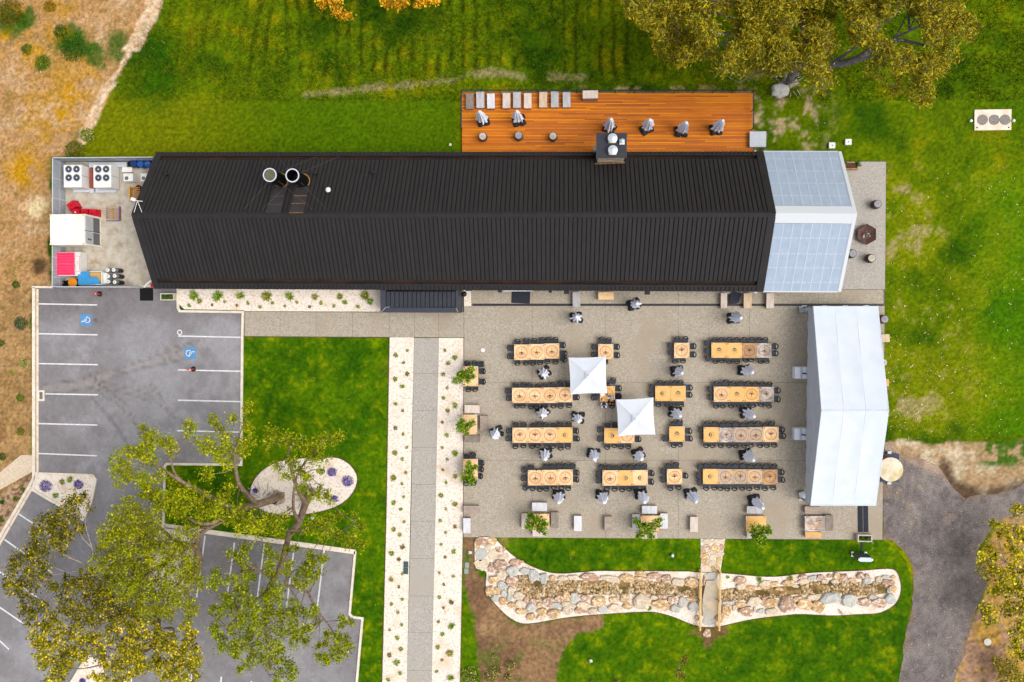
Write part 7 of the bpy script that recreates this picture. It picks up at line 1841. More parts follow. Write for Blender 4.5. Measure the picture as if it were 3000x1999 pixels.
for q_ in ((S1, 130, 1490, 105, 'cream flowering shrub at the path edge, south west of the bare soil', 51), (S1, 390, 1450, 62, 'cream flowering shrub in the bare soil, larger upper clump', 52), (S1, 330, 1510, 75, 'cream flowering shrub in the bare soil, lower clump', 53), (S1, 370, 1300, 26, 'small cream flowering shrub alone in the bare soil', 54), (S1, 530, 1385, 56, 'sparse dark shrub with cream flowers in the bare soil', 55), (S1, 510, 1510, 40, 'dark green shrub low in the bare soil', 56),
           (S1, 1345, 1572, 40, 'cream flowering shrub at the south edge of the lawn, west one', 57), (S1, 1595, 1570, 40, 'cream flowering shrub at the south edge of the lawn, east one', 58)):
    shrub(*q_[:5], CG, q_[5], hgt=1.2, flowers=CF, size=.11, group='cream flowering shrubs')

# ------------------------------------------------------------------ trees
m_bark = M('bark_brown', S(160, 136, 114), S(118, 98, 80), scale=5, stretch=(1, 1, .35), bump=.5, bscale=12)
m_barkg = M('bark_grey', S(128, 122, 124), S(96, 90, 94), scale=4, stretch=(1, 1, .35), bump=.5, bscale=10, c3=S(196, 194, 196), scale3=1.6, c3c=(.6, .7))
m_barkp = M('bark_pale', S(196, 184, 164), S(150, 136, 116), scale=5, stretch=(1, 1, .3), bump=.4, bscale=12)
def tree(name, lab, base, trunk, limbs, clumps, cols, seed, leaf=.17, dens=1.0, bark=None, twig=.03, thick=.45, zrel=1.0, cat='tree', group=None, holes=None, leafasp=.45):
    """trunk, limbs: lists of (u, v, h, radius); clumps: (u, v, h, radius in metres)"""
    bark = bark or m_bark
    b = P(base[0], base[1], 0.03)
    t = thing(name, lab, cat, b, group=group)
    r = np.random.RandomState(seed)
    nodes = []
    mb = MB()
    def poly3(pl_):
        pts = [P(u, v, h) - b for u, v, h, _ in pl_]; rad = [q[3] for q in pl_]
        out, ro = [], []                              # smooth it a little
        for i in range(len(pts) - 1):
            p0, p1, p2, p3 = pts[max(i - 1, 0)], pts[i], pts[i + 1], pts[min(i + 2, len(pts) - 1)]
            for s in np.linspace(0, 1, 5)[:-1]:
                q = .5 * ((2 * p1) + (p2 - p0) * s + (2 * p0 - 5 * p1 + 4 * p2 - p3) * s * s + (3 * p1 - p0 - 3 * p2 + p3) * s ** 3)
                out.append(q); ro.append(rad[i] + (rad[i + 1] - rad[i]) * s)
        out.append(pts[-1]); ro.append(rad[-1])
        return out, ro
    tp, tr_ = poly3(trunk)
    MB().tube(tp, tr_, 10).obj('trunk', bark, t, smooth=True)
    if trunk[0][2] < 0:                               # flared butt with shedding bark
        R0 = trunk[1][3]
        fl = MB(); n = 18; vs = []
        for z, k in ((-.02, 2.0), (.18, 1.55), (.5, 1.22), (1.0, 1.04)):
            cpt = tp[0].lerp(tp[3], 0) + (tp[6] - tp[4]) * (z / 2.2 if z > .2 else 0)
            for i in range(n):
                a = 2 * math.pi * i / n; q = R0 * k * (1 + .16 * math.sin(5 * a + seed) * (k - .9) + .05 * math.sin(11 * a))
                vs.append((cpt.x + q * math.cos(a), cpt.y + q * math.sin(a), z))
        fl.add(vs, [(k * n + i, k * n + (i + 1) % n, (k + 1) * n + (i + 1) % n, (k + 1) * n + i) for k in range(3) for i in range(n)])
        fl.obj('root_flare', m_barkp, t, smooth=True)
        mbk = MB()
        for i in range(22):
            a = r.uniform(0, 6.28); d0 = R0 * r.uniform(1.3, 3.6); mbk.box((d0 * math.cos(a), d0 * math.sin(a), .08 + .02 * (i % 3)), (r.uniform(.3, .9), r.uniform(.03, .07), .015), a + r.uniform(-.6, .6))
        mbk.obj('shed_bark', m_barkp, t, kind='stuff')
    nodes += list(zip(tp[2:], tr_[2:]))
    for pl_ in limbs:
        lp, lr = poly3(pl_); MB().tube(lp, lr, 7).obj('limb', bark, t, smooth=True); nodes += list(zip(lp, lr))
    NP_ = np.array([tuple(p) for p, _ in nodes])
    P_ = []; tw = MB(); shade = []
    for (u, v, h, rad) in clumps:
        c = np.array(tuple(P(u, v, h) - b))
        d = np.linalg.norm((NP_ - c) * np.array([1, 1, .7]), axis=1) + np.where(NP_[:, 2] > c[2] - .2, 1.5, 0)
        j = int(d.argmin()); a = Vector(NP_[j]); e = Vector(c); mid = (a + e) / 2 + Vector((r.uniform(-.25, .25), r.uniform(-.25, .25), -.15 * (e - a).length))
        r0 = min(nodes[j][1] * .7, twig + .012 * (e - a).length)
        tw.tube([a, mid, e - Vector((0, 0, rad * .25))], [r0, r0 * .7, .012], 4)
        k = max(5, int(26 * rad * rad * dens + 7))
        for _ in range(k):                            # sprays inside the clump
            q = r.normal(size=3); q /= np.linalg.norm(q); q *= r.uniform(.25, 1) ** .5 * rad; q[2] *= thick
            s = c + q; sr = r.uniform(.13, .28) * min(1, .5 + rad)
            m = int(r.uniform(10, 20))
            pp = r.normal(size=(m, 3)) * np.array([sr, sr, sr * .45]) * .75 + s
            P_.append(pp); shade += [r.randint(0, 1000)] * m
            if r.rand() < .25: tw.tube([e - Vector((0, 0, rad * .25)), Vector(s)], [.014, .007], 3)
    tw.obj('twigs', bark, t, kind='stuff')
    Pn = np.vstack(P_)
    V, F, C = leaves(Pn, leaf * 1.25, r, cols, flat=.4, asp=leafasp * 1.35)
    sh = .78 + 1.0 * (np.array(shade) / 1000.0); C = C * np.repeat(sh, 4)[:, None]
    leafobj('crown', (V, F, C), t, kind='stuff')
    return t
def cl(K, lst, h, spread=1.5, seed=0, k=1.0):
    r = random.Random(seed); out = []
    for x, y, rr in lst:
        u, v = K(x, y); out.append((u, v, h + r.uniform(-spread, spread), K.r(rr) * k))
    return out
LG = [S(152, 158, 6), S(166, 168, 10), S(128, 142, 4), S(180, 172, 18), S(110, 126, 4)]
LG2 = [S(136, 148, 4), S(156, 160, 8), S(112, 130, 2), S(168, 164, 12), S(96, 116, 2)]
LD = [S(146, 150, 10), S(160, 160, 12), S(126, 136, 8), S(176, 166, 18), S(112, 124, 8)]
LO = [S(128, 112, 8), S(94, 96, 6), S(152, 136, 12), S(190, 164, 20), S(76, 84, 6), S(88, 92, 8), S(84, 92, 6)]
LO2 = [S(170, 156, 14), S(206, 180, 26), S(132, 132, 10), S(98, 106, 8), S(148, 142, 12), S(226, 200, 60), S(112, 118, 8)]
LE = [S(156, 136, 14), S(136, 126, 12), S(174, 148, 20), S(112, 114, 12), S(160, 146, 36), S(138, 140, 54)]
LF = [S(178, 166, 14), S(204, 184, 30), S(126, 130, 10), S(98, 106, 10), S(220, 202, 60)]
km = lambda x, y, h, r_: (*KM(x, y), h, r_)
kl = lambda x, y, h, r_: (*KL(x, y), h, r_)
ko = lambda x, y, h, r_: (*KO(x, y), h, r_)
A_cl = cl(KM, [(80, 330, 80), (130, 400, 85), (50, 480, 75), (110, 560, 65), (270, 470, 75), (240, 400, 60), (450, 260, 45), (440, 320, 55), (640, 230, 45), (700, 290, 50), (560, 420, 85), (640, 460, 95), (700, 520, 85), (800, 480, 65), (860, 430, 55), (740, 370, 50), (800, 220, 40), (920, 130, 45), (940, 300, 50), (960, 400, 50), (900, 500, 55), (760, 590, 50),
                    (70, 740, 60), (60, 820, 65), (150, 860, 60), (200, 960, 55), (320, 760, 75), (420, 830, 75), (320, 900, 85), (450, 960, 95), (560, 900, 75), (560, 1010, 85), (340, 1010, 75), (660, 1010, 65), (720, 880, 65), (780, 800, 45), (690, 940, 55), (580, 690, 50),
                    (830, 980, 65), (900, 1060, 85), (1000, 1080, 85), (900, 1150, 75), (1040, 1160, 70), (780, 1060, 55)], 8.0, 1.6, 1) + \
    cl(KL, [(830, 80, 65), (770, 140, 65), (790, 230, 65), (850, 200, 55), (880, 60, 45), (960, 80, 55), (950, 240, 55), (980, 330, 60), (1050, 220, 45), (1060, 330, 45), (1040, 420, 35)], 8.0, 1.2, 2)
tree('gum_tree', 'wide green gum tree spreading from the west end of the oval bed over the bays', KM(1050, 880), [km(1204, 868, -.6, .44), km(1198, 870, .3, .36), km(1080, 915, 2.2, .32), km(960, 945, 3.6, .34)],
     [[km(1000, 930, 3.4, .26), km(870, 790, 5.0, .20), km(830, 650, 6.2, .15), km(820, 500, 7.0, .08), km(880, 300, 7.6, .05)],
      [km(960, 945, 3.6, .3), km(810, 970, 4.8, .27), km(640, 880, 6.0, .23), km(440, 780, 7.0, .17), km(250, 660, 7.6, .10), km(120, 540, 8.0, .05)],
      [km(440, 780, 7.0, .12), km(330, 690, 7.4, .09), km(290, 540, 7.8, .05), km(370, 430, 8.2, .03)],
      [km(960, 945, 3.6, .25), km(780, 1040, 5.0, .22), km(560, 1100, 6.2, .16), km(420, 1040, 7, .08)],
      [km(640, 880, 6.0, .12), km(480, 920, 6.8, .08), km(200, 900, 7.4, .05)]], A_cl, LG, 11, leaf=.15, dens=1.35, group='gum trees in the car park')
B_cl = cl(KM, [(1120, 330, 60), (1100, 420, 50), (1250, 390, 60), (1380, 430, 70), (1480, 480, 80), (1550, 400, 70), (1640, 400, 50), (1700, 360, 36), (1450, 540, 70), (1300, 560, 50), (1560, 560, 45), (1170, 620, 45), (1240, 700, 40), (1350, 650, 50), (1420, 700, 50), (1540, 640, 36), (1100, 1100, 80), (1200, 1060, 65), (1180, 1140, 65),
                    (1500, 1070, 60), (1600, 1080, 60), (1680, 1030, 40), (1560, 1160, 70), (1680, 1180, 55), (1820, 1030, 30), (1880, 1120, 32), (1820, 1200, 50), (1880, 1290, 42), (1760, 1270, 42), (1450, 1150, 45), (1380, 800, 50), (1480, 860, 50), (1560, 820, 50), (1600, 900, 42)], 8.0, 1.6, 3) + \
    cl(KO, [(560, 400, 60), (700, 330, 60), (650, 420, 80), (700, 520, 80), (740, 590, 50), (430, 580, 70), (420, 660, 80), (560, 620, 60), (680, 660, 80), (900, 360, 70), (950, 430, 75), (900, 520, 70), (940, 580, 46), (1070, 350, 46), (1150, 330, 36), (1090, 480, 42), (1060, 560, 42), (1270, 400, 55), (1340, 450, 75), (1260, 500, 75), (1200, 560, 66), (1300, 600, 75), (1380, 560, 46), (1410, 440, 36), (1220, 660, 55), (1150, 640, 34),
            (540, 780, 65), (640, 740, 75), (500, 800, 55), (420, 920, 75), (500, 900, 75), (600, 860, 75), (700, 820, 85), (760, 880, 85), (860, 780, 75), (920, 720, 65), (1000, 700, 65), (960, 800, 85), (640, 980, 85), (740, 1000, 95), (840, 960, 85), (940, 920, 75), (1040, 940, 75), (1120, 860, 75), (1190, 920, 65), (1140, 980, 65),
            (420, 1100, 70), (460, 1150, 55), (400, 1050, 45), (600, 1080, 85), (700, 1120, 85), (800, 1080, 85), (900, 1080, 75), (1000, 1080, 85), (1100, 1080, 85), (1180, 1120, 85), (1140, 1200, 60), (1240, 1180, 46), (1260, 1080, 55), (480, 1240, 70), (560, 1260, 75), (640, 1220, 85), (740, 1220, 85), (840, 1200, 75), (940, 1220, 75), (1010, 1250, 55), (600, 1310, 50), (740, 1340, 75), (700, 1410, 60), (840, 1320, 66), (900, 1380, 75), (980, 1340, 66), (1060, 1400, 75), (1100, 1460, 66), (1000, 1480, 55), (1120, 1540, 46), (980, 1560, 46), (640, 1440, 32),
            (1290, 940, 50), (1330, 880, 34), (1340, 1010, 42), (1580, 980, 36), (1640, 1020, 46), (1560, 1040, 34), (1440, 1120, 42), (1520, 1150, 55), (1600, 1180, 66), (1640, 1230, 55), (1500, 1240, 66), (1420, 1200, 42), (1360, 1230, 32), (1580, 1300, 66), (1460, 1340, 55), (1380, 1340, 55), (1440, 1390, 34), (1540, 1350, 32)], 8.6, 1.8, 4, .85)
tree('gum_tree', 'tall green gum tree leaning from the oval bed over the southern bays', KM(1440, 850), [km(1462, 826, -.6, .44), km(1458, 834, .3, .36), km(1410, 930, 2.0, .32), km(1360, 1080, 3.6, .28), km(1280, 1180, 4.6, .25), km(1255, 1280, 5.4, .23)],
     [[km(1410, 930, 2.0, .22), km(1330, 760, 4.2, .17), km(1290, 620, 5.6, .13), km(1270, 490, 6.6, .09), km(1400, 360, 7.4, .05)],
      [km(1360, 1080, 3.6, .18), km(1310, 960, 5.2, .13), km(1340, 700, 6.6, .08), km(1480, 500, 7.6, .04)],
      [ko(1070, 300, 5.4, .28), ko(1030, 450, 6.2, .24), ko(970, 600, 7.0, .2), ko(890, 720, 7.4, .16), ko(870, 960, 8.2, .10), ko(880, 1200, 8.8, .06), ko(900, 1500, 9.0, .04)],
      [ko(1030, 450, 6.2, .18), ko(1100, 560, 6.6, .15), ko(1060, 670, 7.2, .12), ko(1240, 720, 7.6, .12), ko(1330, 880, 8.2, .09), ko(1430, 1010, 8.6, .07), ko(1500, 1110, 8.8, .04)],
      [ko(970, 600, 7.0, .14), ko(780, 520, 7.4, .1), ko(640, 440, 7.8, .05)], [ko(890, 720, 7.4, .13), ko(700, 900, 8.0, .09), ko(520, 1060, 8.4, .05)],
      [ko(1430, 1010, 8.6, .05), ko(1560, 1000, 8.8, .03), ko(1640, 1010, 8.8, .02)],
      [km(1280, 1180, 4.6, .14), km(1480, 1120, 6.4, .09), km(1700, 1160, 7.4, .05), km(1840, 1060, 8.0, .025)]], B_cl, LG2, 12, leaf=.15, dens=1.45, group='gum trees in the car park')
C_cl = cl(KL, [(840, 410, 65), (780, 470, 65), (880, 470, 75), (960, 460, 45), (740, 560, 75), (830, 560, 85), (920, 560, 85), (1010, 540, 65), (680, 620, 65), (760, 650, 95), (870, 650, 95), (980, 640, 85), (1060, 640, 65), (1140, 640, 55), (1250, 590, 60), (1200, 570, 45), (680, 720, 75), (780, 760, 95), (900, 760, 105), (1010, 740, 85), (1130, 700, 62), (1230, 700, 55), (640, 800, 65), (740, 850, 85), (850, 860, 105), (970, 850, 90), (1080, 830, 72), (1180, 800, 85), (1260, 790, 55), (700, 920, 72), (800, 960, 85), (920, 960, 95), (1040, 960, 70), (1150, 900, 85), (1250, 880, 75), (1310, 920, 42), (880, 1040, 85), (980, 1060, 85), (1090, 1040, 85), (1200, 1000, 75), (1260, 1080, 52), (1000, 1130, 62), (1100, 1120, 52), (1230, 1130, 42), (900, 1100, 42)], 8.5, 1.3, 5)
tree('gum_tree', 'dense round yellow green gum tree above the middle gravel island', KL(1330, 800), [kl(1255, 900, .1, .40), kl(1300, 800, 2.0, .36), kl(1290, 690, 4.0, .3), kl(1180, 660, 5.4, .26)],
     [[kl(1290, 690, 4.0, .22), kl(1320, 590, 5.2, .2), kl(1460, 515, 5.8, .10)], [kl(1180, 660, 5.4, .2), kl(1000, 660, 6.8, .15), kl(830, 600, 7.8, .08)], [kl(1180, 660, 5.4, .18), kl(1060, 800, 6.8, .14), kl(900, 900, 7.8, .08)],
      [kl(1300, 800, 2.0, .2), kl(1210, 880, 5.0, .14), kl(1100, 1000, 7.0, .08)], [kl(1320, 590, 5.2, .15), kl(1240, 660, 5.8, .12), kl(1190, 740, 6.5, .07)], [kl(1180, 660, 5.4, .16), kl(960, 480, 7.4, .08)]], C_cl, LD, 13, leaf=.13, dens=1.7, thick=.5, group='gum trees in the car park', bark=m_bark)
D1 = cl(KL, [(500, 370, 52), (460, 390, 42), (540, 350, 34), (590, 420, 26), (480, 470, 52), (400, 480, 62), (330, 500, 62), (280, 540, 62), (380, 550, 72), (480, 550, 52), (530, 560, 34), (250, 600, 52), (330, 620, 62), (410, 620, 62), (420, 680, 42), (270, 680, 52), (220, 640, 42), (180, 720, 52), (250, 750, 72), (110, 760, 52), (90, 820, 42), (180, 800, 52), (290, 820, 62), (180, 880, 62), (260, 900, 62), (70, 900, 42), (90, 960, 52), (160, 950, 52), (50, 930, 26), (180, 1030, 52), (230, 1080, 52), (160, 1100, 42), (200, 1160, 42), (290, 1080, 42),
             (460, 900, 52), (540, 890, 60), (400, 960, 60), (340, 940, 34), (470, 960, 42), (610, 870, 50), (560, 940, 34), (440, 1060, 50), (400, 1090, 34), (500, 1080, 52), (480, 1130, 42), (620, 960, 50), (700, 960, 52), (600, 1030, 70), (680, 1040, 70), (760, 1020, 50), (580, 1120, 60), (680, 1130, 70), (780, 1110, 60), (840, 1150, 52), (620, 1160, 50), (540, 1160, 42)], 9.0, 1.5, 6)
D2 = cl(KL, [(330, 1160, 60), (270, 1200, 60), (380, 1220, 60), (240, 1270, 50), (320, 1280, 70), (400, 1300, 50), (240, 1350, 50), (310, 1370, 70), (290, 1440, 50), (360, 1460, 60), (430, 1400, 50), (480, 1380, 60), (540, 1330, 70), (520, 1250, 60), (470, 1220, 42), (600, 1280, 50), (640, 1340, 50), (560, 1400, 42), (400, 1520, 52), (450, 1460, 42), (340, 1550, 52), (660, 1400, 42), (700, 1290, 42), (770, 1200, 50), (730, 1230, 34), (880, 1200, 60), (860, 1260, 60), (940, 1220, 50), (800, 1310, 50), (860, 1340, 70), (800, 1400, 60), (880, 1420, 70), (930, 1360, 50), (790, 1470, 50), (880, 1490, 60), (940, 1450, 42), (690, 1460, 26), (980, 1280, 50), (1040, 1250, 50), (1060, 1320, 60), (1120, 1290, 50), (1060, 1400, 70), (1140, 1380, 70), (1200, 1340, 50), (1240, 1290, 42), (1220, 1200, 34), (1260, 1250, 26), (1160, 1460, 70), (1080, 1480, 60), (1230, 1420, 60), (1290, 1400, 42), (1280, 1460, 42), (1010, 1460, 42), (1180, 1530, 60), (1100, 1550, 42), (1260, 1540, 50), (680, 1540, 42), (820, 1550, 50), (760, 1560, 34), (1290, 1350, 26), (640, 1530, 34)], 9.0, 1.5, 7)
tree('gum_tree', 'bronze leaved open gum tree at the south west, its crown arching over the angled bays', KL(720, 1210), [kl(1040, 1215, 3.0, .26), kl(1035, 1190, 3.6, .24), kl(930, 1165, 5.4, .2)][0:0] + [kl(900, 1180, .1, .34), kl(860, 1150, 3.0, .28), kl(760, 1090, 5.6, .2), kl(700, 1000, 6.8, .14)],
     [[kl(700, 1000, 6.8, .12), kl(590, 820, 7.6, .09), kl(440, 740, 8.2, .05), kl(300, 640, 8.8, .03)], [kl(700, 1000, 6.8, .10), kl(560, 935, 7.6, .07), kl(420, 930, 8.2, .04)], [kl(590, 820, 7.6, .06), kl(610, 700, 8.0, .045), kl(530, 600, 8.4, .03), kl(500, 420, 8.8, .02)],
      [kl(590, 820, 7.6, .05), kl(440, 850, 8.2, .035), kl(300, 870, 8.6, .02)], [kl(760, 1090, 5.6, .12), kl(540, 1050, 7.4, .07), kl(300, 1050, 8.4, .03)], [kl(610, 700, 8.0, .04), kl(560, 520, 8.4, .025), kl(590, 420, 8.8, .015)], [kl(440, 740, 8.2, .04), kl(390, 640, 8.6, .025)], [kl(440, 850, 8.2, .03), kl(330, 800, 8.6, .015)]], D1, LO, 14, leaf=.15, dens=.95, bark=m_barkp, group='gum trees in the car park', leafasp=.5)
tree('gum_tree', 'golden leaved gum tree at the south edge of the car park', KL(1075, 1180), [kl(1030, 1110, .1, .30), kl(1036, 1220, 3.6, .24), kl(1000, 1330, 6.0, .2), kl(900, 1380, 7.4, .12)],
     [[kl(1036, 1180, 3.2, .16), kl(930, 1165, 5.4, .12), kl(840, 1110, 6.4, .09), kl(740, 1060, 7.2, .05)], [kl(1000, 1330, 6.0, .14), kl(1100, 1300, 7.0, .09), kl(1200, 1360, 8.0, .05)], [kl(900, 1380, 7.4, .1), kl(640, 1330, 8.2, .06), kl(420, 1250, 8.8, .03)], [kl(900, 1380, 7.4, .08), kl(600, 1470, 8.2, .05), kl(430, 1480, 8.6, .03)],
      [kl(1080, 1215, 6.0, .08), kl(1140, 1215, 7.0, .06), kl(1140, 1280, 7.6, .04)], [kl(1000, 1330, 6.0, .1), kl(1100, 1480, 7.4, .06)]], D2, LO2, 15, leaf=.16, dens=.9, group='gum trees in the car park', leafasp=.55)
# the big grey gum north east
A_E = [(1436, -90), (1440, 0), (1466, 36), (1480, 60), (1505, 110), (1560, 135), (1610, 150), (1690, 150), (1668, 195), (1685, 222), (1720, 195), (1745, 165), (1800, 172), (1815, 150), (1850, 150), (1890, 185), (1940, 172), (2000, 168), (2050, 195), (2100, 198), (2125, 235), (2140, 205), (2150, 160), (2185, 132), (2220, 90), (2228, 50), (2205, 10), (2190, -90)]
r = np.random.RandomState(21)
ec = []
gaps = [(1828, 160, 15), (1838, 122, 10), (1843, 84, 8), (1612, 45, 22), (1650, 118, 20), (1575, 118, 12), (1832, 160, 18), (1845, 70, 8), (1960, 122, 22), (2010, 70, 16), (1920, 85, 18), (1985, 150, 14), (2090, 70, 14), (1700, 160, 20), (1770, 160, 12), (1540, 60, 10), (1745, 60, 10), (2060, 140, 12), (1790, 195, 22)]
while len(ec) < 285:
    u, v = r.uniform(1436, 2230), r.uniform(-90, 236)
    if not inside(np.array([u]), np.array([v]), A_E)[0]: continue
    if any(math.hypot(u - a, v - b) < c for a, b, c in gaps): continue
    if vnoise(np.array([u / 34.0]), np.array([v / 34.0]), 9)[0] < .28: continue
    ec.append((u, v, 11.0 + r.uniform(-2.2, 2.2), r.uniform(.55, 1.15)))
dd = lambda u, v, h, r_: (u, v, h, r_)
tree('gum_tree', 'huge olive gum tree with grey branching trunk above the east end of the deck', (1812, 190), [dd(1812, 188, -.4, .40), dd(1813, 187, .2, .34), dd(1822, 168, 2.2, .32), dd(1833, 140, 4.2, .30), dd(1840, 100, 6.0, .27), dd(1846, 55, 7.6, .22), dd(1842, 20, 8.8, .18)],
     [[dd(1833, 150, 4.0, .32), dd(1905, 150, 6.0, .30), dd(1965, 138, 7.4, .28), dd(2010, 110, 8.4, .22), dd(2060, 92, 9.2, .14), dd(2140, 108, 10.2, .08)], [dd(1965, 138, 7.4, .16), dd(2070, 132, 8.8, .12), dd(2140, 150, 10, .05)], [dd(2010, 110, 8.4, .14), dd(2010, 70, 9.4, .12), dd(2050, 40, 10.4, .08), dd(2080, 0, 11, .05)],
      [dd(1846, 55, 7.6, .2), dd(1840, 10, 9.4, .18), dd(1810, -20, 10.4, .1)], [dd(1846, 55, 7.6, .16), dd(1875, 0, 9.4, .14), dd(1890, -30, 10.4, .08)], [dd(1840, 100, 6.0, .16), dd(1750, 95, 8.8, .1), dd(1670, 75, 10.4, .06)], [dd(1846, 55, 7.6, .16), dd(1720, 50, 9.6, .1), dd(1620, 25, 10.6, .06), dd(1500, 20, 11.2, .03)], [dd(1833, 140, 4.2, .1), dd(1745, 165, 8.0, .06), dd(1700, 190, 9.2, .03)],
      [dd(2010, 110, 8.4, .12), dd(2115, 60, 10, .08), dd(2180, 40, 11, .04)], [dd(1905, 150, 6, .14), dd(2000, 80, 8.6, .12), dd(2020, 20, 10.4, .06)], [dd(1846, 55, 7.6, .1), dd(1690, 10, 10, .06), dd(1560, -10, 11, .03)]], ec, LE, 16, leaf=.24, dens=1.1, bark=m_barkg, twig=.03, thick=.5, leafasp=.22)
p = Map(1800, 0, 3.9217).p(1905, 1042, .3)
t = thing('boulder', 'large round grey boulder at the foot of the huge gum tree', 'rock', Vector((p.x, p.y, 0)))
me = stone_mesh(5, 14).mesh('rock', STN['g'], True); o_ = ob('rock', me, t); o_.scale = (.78, .70, .6)
# yellow scrub tree by the driveway
F_cl = cl(KD, [(885, 520, 40), (735, 600, 24), (800, 640, 46), (850, 700, 46), (700, 760, 46), (690, 880, 56), (660, 800, 26), (740, 800, 26), (780, 930, 56), (860, 900, 56), (800, 1000, 56), (740, 1020, 36), (690, 1110, 46), (710, 1190, 36), (820, 1110, 46), (880, 1000, 46), (900, 1130, 36), (890, 1270, 56), (870, 1340, 46), (910, 1200, 46), (910, 1400, 36), (900, 640, 36), (915, 800, 36), (880, 800, 36), (960, 700, 60), (980, 900, 70), (960, 1050, 60), (970, 1250, 60)], 4.0, .8, 8)
kd = lambda x, y, h, r_: (*KD(x, y), h, r_)
tree('scrub_tree', 'yellow leaved open scrub tree beside the gravel driveway', KD(880, 960), [kd(870, 960, .1, .16), kd(890, 930, 1.6, .13), kd(880, 870, 2.6, .1)], [[kd(880, 870, 2.6, .08), kd(815, 830, 3.2, .06), kd(775, 730, 3.6, .04), kd(770, 690, 3.8, .02)], [kd(815, 830, 3.2, .04), kd(750, 855, 3.5, .03)], [kd(890, 930, 1.6, .08), kd(830, 1050, 3, .05), kd(870, 1110, 3.6, .03)], [kd(830, 1050, 3, .05), kd(770, 1190, 3.6, .04), kd(850, 1240, 3.8, .02)], [kd(880, 870, 2.6, .06), kd(920, 720, 3.6, .03)], [kd(890, 930, 1.6, .06), kd(960, 1050, 3.4, .03)]], F_cl, LF, 17, leaf=.17, dens=1.0, bark=m_barkp, leafasp=.55)
F2 = cl(KD, [(800, 1510, 46), (860, 1460, 46), (760, 1450, 36), (850, 1560, 46), (780, 1570, 40), (900, 1530, 46)], 1.6, .4, 9)
tree('scrub_tree', 'low olive scrub tree in the south east corner', KD(820, 1530), [kd(820, 1530, .05, .09), kd(822, 1525, 1.0, .06)], [], F2, LF + LE, 18, leaf=.15, dens=1.2, bark=m_barkp)
p = KD.p(706, 1328, .35); t = thing('white_drum_lid', 'round white lid lying in the dry scrub by the driveway', 'lid', Vector((p.x, p.y, .02)))
MB().lathe((0, 0, 0), [(.29, 0), (.31, .08), (.29, .11), (.02, .13)], 20).obj('lid', M('lid_offwhite', S(214, 208, 198)), t)
# golden wattle tops cut by the north edge
for k, (lst, base, lab) in enumerate((([(300, 40, 20), (330, 15, 24), (370, 30, 30), (400, 70, 28), (430, 98, 22), (465, 95, 26), (380, -10, 50), (330, -40, 60)], (350, -60), 'golden wattle crown at the north edge, west one'), ([(700, 5, 30), (730, 20, 34), (790, 25, 34), (825, 15, 24), (760, -20, 50)], (760, -70), 'golden wattle crown at the north edge, middle one'), ([(905, 25, 18), (930, 12, 24), (965, 8, 22), (1020, 0, 20), (950, -30, 50)], (950, -70), 'golden wattle crown at the north edge, east one'))):
    b_ = KN(*base)
    tree('wattle_tree', lab, b_, [(*KN(base[0], base[1]), .05, .12), (*KN(base[0], base[1] + 15), 2.0, .1), (*KN(base[0], base[1] + 30), 3.4, .06)], [], cl(KN, lst, 4.6, .5, 30 + k), [S(216, 160, 20), S(236, 184, 40), S(190, 140, 14), S(150, 118, 14)], 40 + k, leaf=.16, dens=1.3, bark=m_barkp, group='golden wattles at the north edge', leafasp=.6)
# thin garden sapling at the south edge
tree('sapling', 'thin pale stemmed sapling on the south lawn', S1(2205, 1500), [(*S1(2205, 1520), .05, .04), (*S1(2215, 1420), 1.4, .035), (*S1(2240, 1350), 2.4, .02)], [], cl(S1, [(2225, 1490, 40), (2250, 1510, 40), (2270, 1330, 36), (2255, 1370, 26)], 2.0, .5, 35), [S(130, 120, 30), S(96, 96, 20), S(160, 140, 50)], 44, leaf=.12, dens=1.4, bark=m_barkp)
